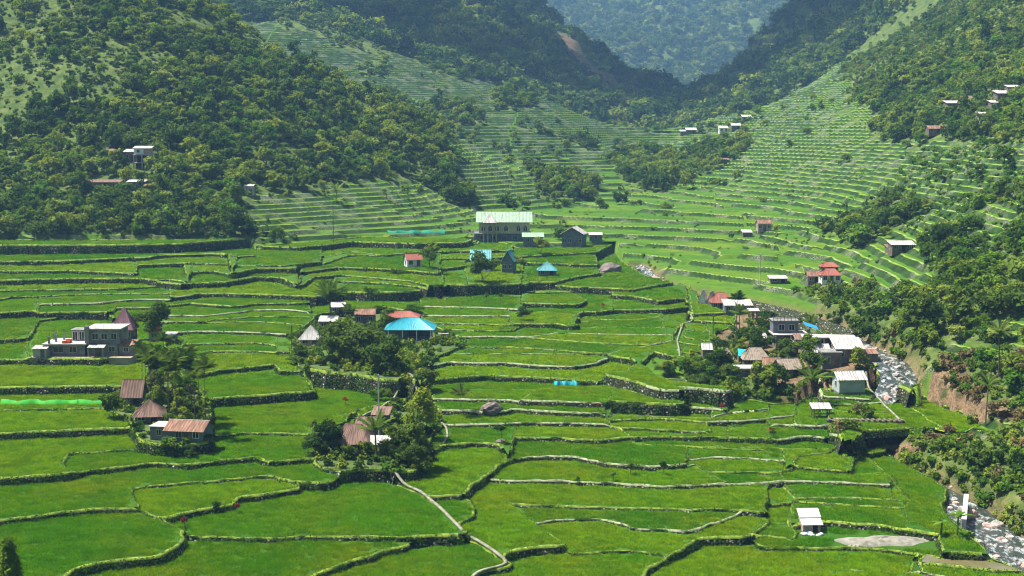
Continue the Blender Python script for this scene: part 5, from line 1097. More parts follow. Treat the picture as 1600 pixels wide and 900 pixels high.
def build_wall(kind, hpx, pts, idx, rng):
    P = resample(pts, 0.8)
    ymean = P[:, 1].mean()
    P = relax(P, 1)
    n = normals(P)
    off = 0.8
    def side_z(s):
        x, y = P[:, 0] + s * n[:, 0] * off, P[:, 1] + s * n[:, 1] * off
        r = field_at(x, y)
        z = regz[np.clip(r, 0, None)]
        if (r < 0).any():
            z = np.where(r >= 0, z, np.minimum(hill_height(x, y), 60))
        for _ in range(2):
            z2 = z.copy()
            z2[1:-1] = np.median(np.stack([z[:-2], z[1:-1], z[2:]]), 0)
            z = z2
        return z
    zr, zl = side_z(1), side_z(-1)
    if kind == 'b':
        rr_ = field_at(P[:, 0] + n[:, 0] * off, P[:, 1] + n[:, 1] * off) >= 0
        rl_ = field_at(P[:, 0] - n[:, 0] * off, P[:, 1] - n[:, 1] * off) >= 0
        good = rr_ != rl_
        if good.sum() < 2:
            return None
        tt = np.arange(len(P))
        zin = np.interp(tt, tt[good], np.where(rr_, zr, zl)[good])
        zout = np.interp(tt, tt[good], np.where(rr_, zl, zr)[good])
        zin = relax(np.column_stack([zin, zin]), 4)[:, 0]
        zout = relax(np.column_stack([zout, zout]), 6)[:, 0]
        zout = np.clip(zout, zin - 0.9, zin + 0.4)
        if rr_[good].mean() > 0.5:
            zr, zl = zin, zout
        else:
            zr, zl = zout, zin
    if np.mean(zr) > np.mean(zl):
        n = -n
        zr, zl = zl, zr
    top = np.maximum(zr, zl)
    low = np.minimum(zr, zl)
    h = top - low
    m = len(P)
    wob = fbm(P[:, 0] / 2.2, P[:, 1] / 2.2, 3)
    wob2 = fbm(P[:, 0] / 1.1 + 50, P[:, 1] / 1.1, 2)
    wob3 = fbm(P[:, 0] / 6.0 + 9, P[:, 1] / 6.0 + 31, 2)
    P = P + n * (wob * 0.5)[:, None]
    low_b = h < 0.35
    wide = np.where(low_b, 0.10, 0.13) + 0.10 * wob2 + 0.10 * wob3 + (0.11 if (kind == 'g' and hpx >= 8) else 0.0)
    wide = np.maximum(wide, 0.05) + 0.07 * float(np.clip((ymean - 240) / 100, 0, 1))
    rise = 0.045 + 0.10 * wob2 + 0.08 * wob3
    if kind == 'c':
        wide, rise = wide * 0.6, rise * 0.6
    bat = 0.20 * np.maximum(h, 0.1)
    prof = [(-wide - 0.22, top - 0.25), (-wide * 0.8, top + rise * 0.7), (0 * wide, top + rise), (wide * 0.85, top + rise * 0.55), (wide + 0.06, top - 0.10 - 0.12 * h)]
    face = [prof[-1], (wide + 0.10 + bat * 0.35 + 0.10 * wob, top - 0.45 * h), (wide + 0.16 + bat + 0.10 * wob2, low - 0.30)]
    def sweep(pr):
        V = np.concatenate([np.column_stack([P + n * np.broadcast_to(o, m)[:, None], z]) for o, z in pr])
        k = len(pr)
        F_ = []
        for a in range(k - 1):
            i = np.arange(m - 1)
            F_.append(np.column_stack([a * m + i, a * m + i + 1, (a + 1) * m + i + 1, (a + 1) * m + i]))
        F_ = np.concatenate(F_)
        a, b, c = V[F_[:, 0]], V[F_[:, 1]], V[F_[:, 2]]
        nz = np.cross(b - a, c - a)
        flat_ = np.tile(np.abs(np.diff(top)) < 0.45, k - 1)
        out = np.column_stack([np.tile(n[:-1], (k - 1, 1)), np.full(len(F_), 1.0)])
        fl = (nz * out).sum(1) < 0
        F_[fl] = F_[fl][:, ::-1]
        if flat_.any():
            F_ = F_[flat_]
        return V, F_
    V, F_ = sweep(face)
    wall = link('terrace_wall', make_mesh('terrace_wall', V, F_, [M['wallface']]), terr)
    V, F_ = sweep(prof)
    stone = kind == 'w' and (idx % 3 != 0)
    link('bund', make_mesh('bund', V, F_, [M['stonebund'] if (stone and hpx >= 3) else M['bund']]), wall)
    # plants hanging on the face and grass on the rim
    L = np.hypot(*np.diff(P, axis=0).T).sum()
    far = np.clip((ymean - 150) / 250, 0, 1)
    size = 0.13 + 0.22 * far
    hm = float(np.mean(h))
    dens = {'w': 0.45, 'c': 0.8, 'p': 0.4}.get(kind, 1.15)
    nleaf = int(L * max(hm - 0.1, 0.0) * dens / (size * size) * 1.0)
    nleaf = min(nleaf, 5000)
    Vs, Fs = [], []
    if nleaf > 3:
        t = rng.rand(nleaf) * (m - 1)
        i = np.minimum(t.astype(int), m - 2)
        f = t - i
        lerp = lambda A: A[i] * (1 - f) + A[i + 1] * f
        pat = fbm(lerp(P[:, 0]) / 1.6 + idx, lerp(P[:, 1]) / 1.6, 2)
        q = rng.rand(nleaf) ** 0.8
        Px = lerp(P[:, 0]), lerp(P[:, 1])
        nx = lerp(n[:, 0]), lerp(n[:, 1])
        o = lerp(wide) + 0.08 + lerp(bat) * q + rng.rand(nleaf) * 0.22
        z = lerp(top) + 0.05 - q * (lerp(h) + 0.1) + 0.05 * rng.randn(nleaf)
        C = np.column_stack([Px[0] + nx[0] * o, Px[1] + nx[1] * o, z])
        N = np.column_stack([nx[0], nx[1], np.full(nleaf, 0.9)])
        keep = pat > (-0.12 if kind != 'w' else 0.05)
        if keep.sum() > 2:
            V, F_ = leaf_quads(C[keep], N[keep], size, rng)
            link('hanging_plants', make_mesh('hanging_plants', V, F_, [M['leaf_wall']]), wall, kind='stuff')
    ng = int(L * (9 if ymean < 215 else 5 if ymean < 300 else 3) * (0.5 if kind in 'wp' else 1))
    if ng > 4 and ymean < 380:
        t = rng.rand(ng) * (m - 1)
        i = np.minimum(t.astype(int), m - 2)
        f = t - i
        lerp = lambda A: A[i] * (1 - f) + A[i + 1] * f
        o = rng.uniform(-1, 1, ng) * (lerp(wide) + 0.1)
        C = np.column_stack([lerp(P[:, 0]) + lerp(n[:, 0]) * o, lerp(P[:, 1]) + lerp(n[:, 1]) * o, lerp(top) + 0.05])
        V, F_ = grass_blades(C, 0.22, rng, 0.6, 0.05 + 0.05 * far)
        link('grass_fringe', make_mesh('grass_fringe', V, F_, [M['leaf_bund']]), wall, kind='stuff')
    return wall

wr = np.random.RandomState(11)
for wi, (kind, hpx, pts) in enumerate(walls):
    if len(pts) >= 2:
        build_wall(kind, hpx, pts, wi, wr)
bl = [tuple(p) for p in BD]
edge_chunks = [bl[a:a + 9] for a in range(0, len(bl), 8)]
for ci, ch in enumerate(edge_chunks):
    if len(ch) > 1 and np.mean([p[1] for p in ch]) > 158:
        build_wall('b', 6, ch, 500 + ci, wr)

# ------------------------------------------------------------------ hillsides and mountains
def sheet(name, x0, x1, y0, y1, dx, dy, drop=None, keep=None):
    nx, ny = int((x1 - x0) / dx) + 1, int((y1 - y0) / dy) + 1
    X, Y = np.meshgrid(np.linspace(x0, x1, nx), np.linspace(y0, y1, ny))
    i = np.arange((ny - 1) * nx).reshape(ny - 1, nx)[:, :-1].ravel()
    Fc = np.column_stack([i, i + 1, i + nx + 1, i + nx])
    X, Y = X.ravel(), Y.ravel()
    if keep is not None:
        Fc = Fc[keep(X, Y)[Fc].any(1)]
        used, inv = np.unique(Fc, return_inverse=True)
        Fc = inv.reshape(Fc.shape)
        X, Y = X[used], Y[used]
    Z, Cc, Q = hill_height(X, Y, True)
    if drop is not None:
        Z = Z - drop(X, Y, Z)
    me = make_mesh(name, np.column_stack([X, Y, Z]), Fc, [M['ground']], color=Cc)
    me.attributes.new('level', 'FLOAT', 'POINT').data.foreach_set('value', Q.astype(np.float32))
    return link(name, me, kind='structure')
def drop_near(X, Y, Z):
    r = field_at(X, Y)
    ins = in_border(X, Y)
    return np.where(ins, np.where(r >= 0, np.maximum(Z - regz[np.clip(r, 0, None)], 0), 0) + 2.0, 0.0)
sheet('valley_side', -176, 200, 112, 432, 1.0, 0.75, drop_near,
      lambda X, Y: (np.abs(X) < 0.44 * Y + 22) & ~(in_border(X - 4, Y) & in_border(X + 4, Y) & in_border(X, Y - 4) & in_border(X, Y + 4)))
sheet('hillside', -345, 345, 431, 962, 1.15, 0.8, lambda X, Y, Z: np.where(Y < 431.7, 0.3, 0.0), lambda X, Y: np.abs(X) < 0.42 * Y + 30)
def drop_far(X, Y, Z):
    a = (X > -340) & (X < 340) & (Y > 436) & (Y < 953) & (np.abs(X) < 0.42 * Y + 18)
    b = (X > -170) & (X < 194) & (Y > 118) & (Y < 440) & (np.abs(X) < 0.44 * Y + 10)
    return np.where(a | b, 9.0, 0.4)
sheet('mountains', -1700, 1900, -60, 4300, 12.0, 12.0, drop_far)

# ------------------------------------------------------------------ plants: shapes shared by many trees
def crown_mesh(name, seed, rx, rz, nleaf, size, nlobe, mat, cz=0.0, flat=0.0, core=True):
    """a crown of leaf clumps: lobes spread over an uneven ellipsoid, leaves on and in each lobe"""
    r = np.random.RandomState(seed)
    Cs, Ns = [], []
    lob = []
    for k in range(nlobe):
        th = r.uniform(0, 2 * np.pi)
        ph = np.arccos(r.uniform(-0.55 + flat, 1))
        rad = r.uniform(0.45, 0.95)
        c = np.array([np.cos(th) * np.sin(ph) * rx * rad, np.sin(th) * np.sin(ph) * rx * rad, np.cos(ph) * rz * rad])
        lob.append((c, r.uniform(0.32, 0.52) * rx * (1.0 if c[2] > 0 else 0.8)))
    lob.append((np.zeros(3), 0.55 * rx))
    tot = sum(s * s for c, s in lob)
    for c, s in lob:
        n = max(6, int(nleaf * s * s / tot))
        d = r.normal(0, 1, (n, 3))
        d /= np.linalg.norm(d, axis=1)[:, None]
        d[:, 2] = np.where(d[:, 2] < -0.35, -d[:, 2] * 0.5, d[:, 2])
        rr = s * (r.uniform(0.55, 1.0, n) ** 0.5) * (1 + 0.16 * r.normal(0, 1, n))
        P = c + d * rr[:, None] * np.array([1, 1, 0.85])
        Cs.append(P)
        Ns.append(d + np.array([0, 0, 0.55]))
    Cc, N = np.concatenate(Cs), np.concatenate(Ns)
    Cc[:, 2] += cz
    V, F_ = leaf_quads(Cc, N, size, r)
    return make_mesh(name, V, F_, [mat])

def trunk_mesh(name, seed, h, r0, limbs=4, spread=1.0, mat=None):
    r = np.random.RandomState(seed)
    b = MB()
    p = Vector((0, 0, -0.3))
    rad = r0
    pts = [p]
    for k in range(3):
        q = p + Vector((r.normal(0, 0.06) * h, r.normal(0, 0.06) * h, h / 3))
        b.tube(p, q, rad, rad * 0.78, 6)
        p, rad = q, rad * 0.78
        pts.append(q)
    for k in range(limbs):
        a = r.uniform(0, 2 * math.pi)
        s = pts[1 + k % 3]
        e = s + Vector((math.cos(a) * spread, math.sin(a) * spread, r.uniform(0.5, 1.1) * spread))
        b.tube(s, e, rad * 0.7, rad * 0.25, 5)
    return make_mesh(name, np.array(b.v), b.f, [mat or M['bark']])

def frond(seg, length, width, droop, rng, n=15):
    """one feather palm frond as leaflets either side of a drooping midrib (local x outwards)"""
    V, F_ = [], []
    xs = np.linspace(0.06, 1, n)
    zc = lambda t: 0.42 * t * length * (1 - droop * t * 1.5)
    for t0 in xs:
        c = np.array([t0 * length, 0, zc(t0)])
        wl = width * (0.35 + 0.65 * math.sin(math.pi * min(1, t0 * 0.85 + 0.1)))
        for s in (-1, 1):
            a = len(V)
            d = np.array([0.55, s * 0.8, -0.35 + rng.normal(0, 0.1)])
            d /= np.linalg.norm(d)
            e = np.array([length / n * 0.55, 0, 0.03])
            V += [c - e, c + e, c + d * wl + e * 0.2]
            F_.append((a, a + 1, a + 2))
    a = len(V)
    for t0 in (0, 0.5, 1.0):
        c = np.array([t0 * length, 0, zc(t0)])
        V += [c + np.array([0, -0.035, 0]), c + np.array([0, 0.035, 0])]
    F_ += [(a, a + 2, a + 3), (a, a + 3, a + 1), (a + 2, a + 4, a + 5), (a + 2, a + 5, a + 3)]
    return np.array(V), F_

def palm_crown(name, seed, nf, length, width, mat, up=0.3):
    r = np.random.RandomState(seed)
    V, F_ = [], []
    for k in range(nf):
        v, f = frond(0, length * r.uniform(0.8, 1.1), width, r.uniform(0.35, 0.8), r)
        el = r.uniform(-0.25, 1.15) + up * 0.3
        az = 2 * math.pi * k / nf + r.normal(0, 0.25)
        R_ = Matrix.Rotation(az, 3, 'Z') @ Matrix.Rotation(-el * 0.8, 3, 'Y')
        v = v @ np.array(R_).T
        n = len(V)
        V += list(v)
        F_ += [tuple(i + n for i in q) for q in f]
    return make_mesh(name, np.array(V), np.array(F_), [mat])

def palm_trunk(name, h, r0, bend=0.05, mat=None):
    b = MB()
    n = 5
    pts = [Vector((bend * h * (k / n) ** 2, 0, -0.3 + (h + 0.3) * k / n)) for k in range(n + 1)]
    for k in range(n):
        b.tube(pts[k], pts[k + 1], r0 * (1 - 0.09 * k), r0 * (1 - 0.09 * (k + 1)), 6)
    return make_mesh(name, np.array(b.v), b.f, [mat or M['bark']]), pts[-1]

# --- detailed trees near the houses: (crown mesh, trunk mesh), unit crown radius 1
near_kinds = []
for k, (mt, rz, nl, lobes) in enumerate([('leaf_b', 1.05, 2100, 15), ('leaf_a', 1.0, 2000, 14), ('leaf_a', 1.25, 1900, 13), ('leaf_b', 0.85, 1900, 16), ('leaf_d', 0.9, 1600, 12), ('leaf_c', 1.0, 1300, 11)]):
    near_kinds.append((crown_mesh('crown', 40 + k, 0.86, 0.86 * rz, nl, 0.105, lobes, M[mt], 0.92),
                       trunk_mesh('trunk', 60 + k, 0.75, 0.05, 5, 0.45)))
def tree(name, label, cat, x, y, diam, kind, group=None, squash=1.0, z=None, rz=None):
    z = gz(x, y) if z is None else z
    t = thing(name, label, cat, (x, y, z), random.uniform(0, 6.28) if rz is None else rz, group)
    s = diam / 2
    cm, tm = near_kinds[kind]
    for nm, me in (('crown', cm), ('trunk', tm)):
        o = link(nm, me, t)
        o.scale = (s, s, s * squash)
    return t

NEAR = [
 ('tr_house1', 0, 1.05, 'dark round tree hiding the corner of the concrete house', 'broadleaf_tree'),
 ('tr_hut', 1, 1.0, 'bushy tree beside the brown gabled hut below the concrete house', 'broadleaf_tree'),
 ('tr_blue1', 0, 1.0, 'large dark tree right of the white peaked hut', 'broadleaf_tree'),
 ('tr_blue2', 1, 0.95, 'dense tree in the middle of the grove beside the turquoise pavilion', 'broadleaf_tree'),
 ('tr_blue3', 3, 0.9, 'low broad dark tree at the front of the pavilion grove', 'broadleaf_tree'),
 ('tr_blue4', 0, 0.9, 'dark tree in front of the left end of the turquoise pavilion', 'broadleaf_tree'),
 ('tr_blue5', 1, 0.8, 'leafy tree below the terrace of the turquoise pavilion', 'broadleaf_tree'),
 ('tr_blue6', 3, 0.5, 'small round tree in front of the white peaked hut', 'broadleaf_tree'),
 ('tr_blue8', 2, 1.1, 'slim tree in front of the long red roof', 'broadleaf_tree'),
 ('tr_blue9', 4, 0.8, 'bright leafy tree behind the turquoise roof', 'broadleaf_tree'),
 ('tr_cent1', 0, 1.1, 'tall dark tree left of the brown roofs in the middle of the paddies', 'broadleaf_tree'),
 ('tr_cent2', 3, 0.8, 'low dark tree at the left foot of the brown roofed house', 'broadleaf_tree'),
 ('tr_cent3', 0, 1.15, 'large dark tree right of the brown roofed house', 'broadleaf_tree'),
 ('tr_cent4', 2, 1.2, 'pale green spreading tree rising above the middle hamlet', 'broadleaf_tree'),
 ('tr_cent5', 1, 0.8, 'small tree in front of the white sheet roof', 'broadleaf_tree'),
 ('tr_cent6', 3, 0.85, 'rounded tree at the front wall of the middle hamlet', 'broadleaf_tree'),
 ('tr_cent7', 1, 0.9, 'small tree at the head of the concrete footpath', 'broadleaf_tree'),
 ('tr_teal', 0, 0.95, 'big dark tree in front of the teal roofed house', 'broadleaf_tree'),
 ('tr_red', 1, 1.25, 'leafy tree beside the little red roofed house', 'broadleaf_tree'),
 ('tr_gable', 5, 1.6, 'pale thin tree beside the teal gabled house', 'broadleaf_tree'),
 ('tr_mid', 0, 0.9, 'lone dark round tree on a terrace wall amid the paddies', 'broadleaf_tree'),
 ('tr_hall', 1, 1.0, 'leafy tree beside the annex of the cream hall', 'broadleaf_tree'),
 ('tr_r1', 0, 1.0, 'dark tree left of the two storey grey house by the river', 'broadleaf_tree'),
 ('tr_r2', 3, 0.9, 'dark tree above the teal tarpaulin hut', 'broadleaf_tree'),
 ('tr_r3', 0, 0.8, 'dark tree left of the brown huts by the river', 'broadleaf_tree'),
 ('tr_r4', 4, 0.8, 'bright green tree at the edge of the paddies left of the riverside huts', 'broadleaf_tree'),
 ('tr_r5', 1, 0.7, 'low leafy tree at the end of the stone bank', 'broadleaf_tree'),
 ('tr_r6', 1, 1.05, 'grey green tree in front of the riverside huts', 'broadleaf_tree'),
 ('tr_r7', 3, 0.9, 'small dark tree under the long flat roof', 'broadleaf_tree'),
 ('tr_r8', 1, 1.0, 'leafy tree in front of the long flat roof by the river', 'broadleaf_tree'),
 ('tr_r9', 2, 1.0, 'upright tree beside the white roofed house by the river', 'broadleaf_tree'),
 ('tr_r10', 3, 0.8, 'dark bush tree left of the concrete slab roof', 'broadleaf_tree'),
 ('tr_r11', 0, 0.7, 'dark low tree at the foot of the riverside village', 'broadleaf_tree'),
 ('tr_r12', 0, 1.1, 'large dark tree on the bank right of the rocky river', 'broadleaf_tree'),
 ('tr_r13', 1, 0.9, 'leafy tree left of the grey green house', 'broadleaf_tree'),
 ('tr_r14', 3, 0.9, 'dark tree in front of the tan roofed hut', 'broadleaf_tree'),
 ('tr_r15', 0, 0.9, 'dark tree behind the grey two storey house', 'broadleaf_tree'),
]
for key, kind, sq, label, nm in NEAR:
    x, y, w = SITES[key]
    tree(nm, label, 'tree', x, y + w * 0.2, w * 0.97, kind, 'trees around the houses', sq)

# smaller trees that fill the groves; nothing tells them apart
FACES = ('whitehut', 'blue', 'centre1', 'centre3', 'conehut', 'rusthouse', 'brownhut', 'twostorey', 'whiteroof', 'greygreen', 'hutbrown2', 'hutbrown1', 'tealtarp', 'longflat', 'slabroof', 'tanroof', 'deckhouse', 'redlong', 'darkred', 'vil1', 'vil2', 'vil3', 'vil4', 'vil5', 'vil6', 'vil7', 'smallroof', 'longwhite')
def hides(x, y, d):
    """would a tree of this width stand in front of one of the houses one sees?"""
    if d < 3.1:
        return False
    for k in FACES:
        hx, hy, hw = SITES[k]
        if hy - 14 < y < hy + 5 and abs(x - hx * y / hy) < hw * 0.32 + d * 0.35:
            return True
    return False
def fill(keys, n, label, group, spread, dmin, dmax, seed, kinds=(0, 1, 3, 0)):
    r = random.Random(seed)
    for k in range(n):
        x, y, w = SITES[keys[k % len(keys)]]
        dm = r.uniform(dmin, dmax)
        for _ in range(12):
            x2, y2 = x + r.uniform(-spread, spread), y + r.uniform(-spread * 0.6, spread * 0.6)
            if not hides(x2, y2, dm):
                break
        else:
            continue
        tree('grove_tree', label, 'tree', x2, y2, dm, r.choice(kinds), group, r.uniform(0.75, 1.1))
fill(['tr_blue1', 'tr_blue3', 'tr_blue4', 'tr_blue5', 'tr_blue2'], 12, 'small dark tree filling the grove left of the turquoise pavilion', 'small trees of the pavilion grove', 3.6, 2.6, 4.4, 1)
fill(['tr_cent1', 'tr_cent3', 'tr_cent6', 'tr_cent2', 'tr_cent7', 'tr_cent5'], 15, 'small dark tree crowding the brown roofs of the middle hamlet', 'small trees of the middle hamlet', 2.4, 2.2, 3.8, 2)
fill(['gb1', 'gb2', 'gb3', 'gb4'], 12, 'bush growing against the terrace wall of the pavilion grove', 'bushes along the pavilion terrace wall', 1.6, 1.8, 3.0, 7, (1, 0, 4, 3))
fill(['rb1', 'rb2', 'rb3'], 5, 'low bush in front of the rusty gabled house', 'bushes before the rusty gabled house', 0.7, 1.3, 1.9, 9, (0, 3))
fill(['bet2', 'bet4', 'bet6', 'bet8', 'bet10'], 14, 'low bush tree under the betel palms', 'bushes under the betel palms', 2.2, 1.8, 3.2, 3, (1, 4, 0, 2))
fill(['tr_r3', 'tr_r4', 'tr_r5', 'tr_r10', 'tr_r11', 'tr_r1', 'tr_r2', 'tr_r6', 'tr_r14', 'tr_r13', 'tr_r8'], 30, 'leafy tree crowding the huts of the riverside village', 'small trees of the riverside village', 3.6, 2.2, 4.0, 4, (0, 1, 3, 4, 2))

# --- palms
def palm(label, key, h, length, nf, seed, group=None, r0=0.12, width=0.8, name='palm_tree', lean=0.05, mat='leaf_palm', up=0.3):
    x, y, w = SITES[key]
    t = thing(name, label, 'palm', (x, y, gz(x, y)), random.uniform(0, 6.28), group)
    tm, top = palm_trunk('trunk', h, r0, lean)
    link('trunk', tm, t)
    link('crown', palm_crown('crown', seed, nf, length, width, M[mat], up), t, loc=top)
    return t
palm('tall coconut palm with long arching fronds above the pavilion grove', 'palm_c', 5.6, 4.4, 38, 1, r0=0.22, width=1.2, name='coconut_palm', up=1.5)
palm('coconut palm among the brown roofs of the middle hamlet', 'palm_c2', 4.2, 3.0, 14, 2, r0=0.16, name='coconut_palm')
palm('coconut palm standing behind the small white shelter', 'palm_r', 4.8, 3.2, 15, 3, r0=0.15, name='coconut_palm')
palm('tall slender palm standing alone on the right hillside', 'palm_r2', 8.0, 2.2, 18, 4, r0=0.13, width=0.7)
palm('palm on the bushy slope above the brown river bank', 'palm_r3', 6.0, 2.0, 16, 5, r0=0.13, width=0.7)
palm('palm at the foot of the wooded hill above the small terraces', 'palm_hill', 4.0, 3.8, 16, 6, r0=0.18, name='coconut_palm')
palm('small palm on the terraces behind the riverside trees', 'palm_q1', 4.6, 2.2, 12, 7)
palm('small palm beside the blue awning by the river', 'palm_q2', 3.6, 1.9, 12, 8)
bet_lab = 'slender betel palm in the grove above the rusty roofed house'
bet_tm, bet_top = palm_trunk('trunk', 1.0, 0.011, 0.02)
bet_cm = [palm_crown('crown', 20 + k, 15, 1.8, 1.0, M['leaf_b'], 0.8) for k in range(3)]
bet_h = {16: 4.5, 17: 4.0, 18: 3.0, 19: 3.4, 20: 3.0}
bet_own = {15: 'tall slim palm left of the trees by the riverside terraces', 16: 'slim dark palm behind the red roofs of the pavilion hamlet', 17: 'slim palm on the broad terrace wall behind the turquoise pavilion', 18: 'short slim palm behind the reddish roof', 19: 'thin sapling palm on the terrace right of the middle hamlet', 20: 'slim palm at the corner of the middle hamlet'}
for k in range(1, 27):
    x, y, w = SITES['bet%d' % k]
    h = bet_h.get(k, random.uniform(6.2, 9.2))
    t = thing('betel_palm', bet_own.get(k, bet_lab), 'palm', (x, y, gz(x, y)), random.uniform(0, 6.28), None if k in bet_own else 'betel palms in a grove')
    o = link('trunk', bet_tm, t)
    o.scale = (h * 0.85, h * 0.85, h)
    link('crown', bet_cm[k % 3], t, loc=(bet_top[0] * h, 0, h))

# --- the woods: one prototype of each kind, instanced over the slopes
proto_col = bpy.data.collections.new('wood_prototypes')
def proto(me, tm=None):
    o = bpy.data.objects.new('prototype', me)
    proto_col.objects.link(o)
    return o
wood_meshes = []
for k, (mt, rx, rz, nl, sz, lobes) in enumerate([
        ('leaf_b', 2.6, 2.7, 420, 0.46, 11), ('leaf_a', 2.4, 2.6, 400, 0.44, 10), ('leaf_b', 3.0, 2.2, 460, 0.46, 12), ('leaf_a', 2.1, 3.2, 380, 0.42, 10),
        ('leaf_c', 2.3, 2.1, 340, 0.42, 9), ('leaf_d', 2.2, 2.2, 360, 0.42, 10), ('leaf_b', 2.0, 3.4, 380, 0.42, 10), ('leaf_a', 2.8, 2.0, 420, 0.46, 12)]):
    wood_meshes.append(crown_mesh('crown', 100 + k, rx, rz, nl, sz, lobes, M[mt], rz * 0.62, 0.05))
wood_trunks = [trunk_mesh('trunk', 130 + k, 2.6, 0.17, 4, 1.4) for k in range(2)]
for me in wood_meshes:
    proto(me)
shrub_meshes = [crown_mesh('crown', 200 + k, 0.9, 0.7, 110, 0.30, 6, M[mt], 0.35) for k, mt in enumerate(['leaf_a', 'leaf_d', 'leaf_c', 'leaf_b'])]
for me in shrub_meshes:
    proto(me)                                # prototypes 8..11
far_meshes = [crown_mesh('crown', 220 + k, 6.0, 4.2, 190, 1.35, 10, M[mt], 2.2) for k, mt in enumerate(['leaf_b', 'leaf_a', 'leaf_b', 'leaf_c'])]
for me in far_meshes:
    proto(me)                                # prototypes 12..15
for mt in ('leaf_dry', 'leaf_red'):
    proto(crown_mesh('crown', 240, 0.9, 0.7, 110, 0.30, 6, M[mt], 0.35))   # 16, 17
palm_proto = palm_crown('crown', 250, 12, 1.6, 0.6, M['leaf_palm'])
proto(palm_proto)                            # 18
for k, o in enumerate(proto_col.objects):
    o.name = 'prototype_%s' % chr(97 + k)
PNAMES = [o.name for o in proto_col.objects]

def scatter_group(proto_col):
    ng = bpy.data.node_groups.new('scatter', 'GeometryNodeTree')
    ng.interface.new_socket('Geometry', in_out='INPUT', socket_type='NodeSocketGeometry')
    ng.interface.new_socket('Geometry', in_out='OUTPUT', socket_type='NodeSocketGeometry')
    gi, go = ng.nodes.new('NodeGroupInput'), ng.nodes.new('NodeGroupOutput')
    ci = ng.nodes.new('GeometryNodeCollectionInfo')
    ci.inputs['Collection'].default_value = proto_col
    ci.inputs['Separate Children'].default_value = True
    ci.inputs['Reset Children'].default_value = True
    ip = ng.nodes.new('GeometryNodeInstanceOnPoints')
    ip.inputs['Pick Instance'].default_value = True
    def attr(nm, ty):
        a = ng.nodes.new('GeometryNodeInputNamedAttribute')
        a.data_type = ty
        a.inputs['Name'].default_value = nm
        return a.outputs['Attribute']
    ng.links.new(gi.outputs[0], ip.inputs['Points'])
    ng.links.new(ci.outputs[0], ip.inputs['Instance'])
    ng.links.new(attr('pick', 'INT'), ip.inputs['Instance Index'])
    ng.links.new(attr('turn', 'FLOAT_VECTOR'), ip.inputs['Rotation'])
    ng.links.new(attr('size', 'FLOAT_VECTOR'), ip.inputs['Scale'])
    ng.links.new(ip.outputs[0], go.inputs[0])
    return ng
SCATTER = scatter_group(proto_col)

# --- rice: tufts in rows of blades, planted over every paddy
rice_col = bpy.data.collections.new('rice_prototypes')
for k, (rad, nb, hgt, wid) in enumerate([(0.70, 120, 0.30, 0.05), (0.70, 120, 0.27, 0.05), (1.15, 120, 0.32, 0.09), (1.15, 120, 0.29, 0.09), (1.9, 130, 0.38, 0.16), (1.9, 130, 0.34, 0.16)]):
    r = np.random.RandomState(500 + k)
    a, q = r.uniform(0, 6.28, nb), np.sqrt(r.rand(nb)) * rad
    V, F_ = grass_blades(np.column_stack([q * np.cos(a), q * np.sin(a), np.zeros(nb)]), hgt, r, 0.85, wid)
    o = bpy.data.objects.new('rice_tuft_%s' % chr(97 + k), make_mesh('rice_tuft', V, F_, [M['riceleaf']]))
    rice_col.objects.link(o)
RICE = scatter_group(rice_col)
rice_pts = {}
for y0, y1, d, pk in ((133, 235, 0.95, 0), (235, 320, 1.6, 2), (320, 445, 2.6, 4)):
    X, Y = np.meshgrid(np.arange(-172, 110, d), np.arange(y0, y1, d))
    X = (X + RNG.uniform(-.5, .5, X.shape) * d).ravel()
    Y = (Y + RNG.uniform(-.5, .5, Y.shape) * d).ravel()
    k = np.abs(X) < 0.40 * Y + 12
    X, Y = X[k], Y[k]
    r = field_at(X, Y)
    e = d * 0.55
    ok = (r >= 0) & (field_at(X + e, Y) == r) & (field_at(X - e, Y) == r) & (field_at(X, Y + e) == r) & (field_at(X, Y - e) == r)
    for (ax, ay, hx, hy) in ((SITES['concrete'][0], SITES['concrete'][1] + 4, 9.5, 6.5), (SITES['gravel'][0], SITES['gravel'][1], 6.0, 3.4), (SITES['whiteshed'][0], SITES['whiteshed'][1] + 0.5, 2.4, 3.0), (SITES['pinkhut'][0], SITES['pinkhut'][1] + 1, 2.5, 2.5), (SITES['purple'][0], SITES['purple'][1] + 2, 3.0, 3.4)):
        ok &= ~((np.abs(X - ax) < hx) & (np.abs(Y - ay) < hy))
    for q in np.unique(r[ok]):
        if q in yard:
            continue
        m = ok & (r == q)
        rice_pts.setdefault(q, []).append(np.column_stack([X[m], Y[m], np.full(m.sum(), regz[q] - 0.03), pk + (RNG.rand(m.sum()) > 0.5)]))
murk_field = int(field_at(*SITES['murk'][:2]))
for q, lst in rice_pts.items():
    if q == murk_field:
        continue
    A = np.concatenate(lst)
    n = len(A)
    me = bpy.data.meshes.new('rice')
    me.vertices.add(n)
    me.vertices.foreach_set('co', A[:, :3].astype(np.float32).ravel())
    me.attributes.new('pick', 'INT', 'POINT').data.foreach_set('value', A[:, 3].astype(np.int32))
    tv = np.column_stack([np.zeros(n), np.zeros(n), RNG.uniform(0, 6.28, n)])
    me.attributes.new('turn', 'FLOAT_VECTOR', 'POINT').data.foreach_set('vector', tv.astype(np.float32).ravel())
    sv = np.column_stack([np.ones(n), np.ones(n), RNG.uniform(0.8, 1.2, n)])
    me.attributes.new('size', 'FLOAT_VECTOR', 'POINT').data.foreach_set('vector', sv.astype(np.float32).ravel())
    me.attributes.new('tone', 'FLOAT', 'POINT').data.foreach_set('value', np.full(n, RNG.rand(), np.float32))
    o = link('rice', me, field_objs[q], kind='stuff')
    md = o.modifiers.new('scatter', 'NODES')
    md.node_group = RICE


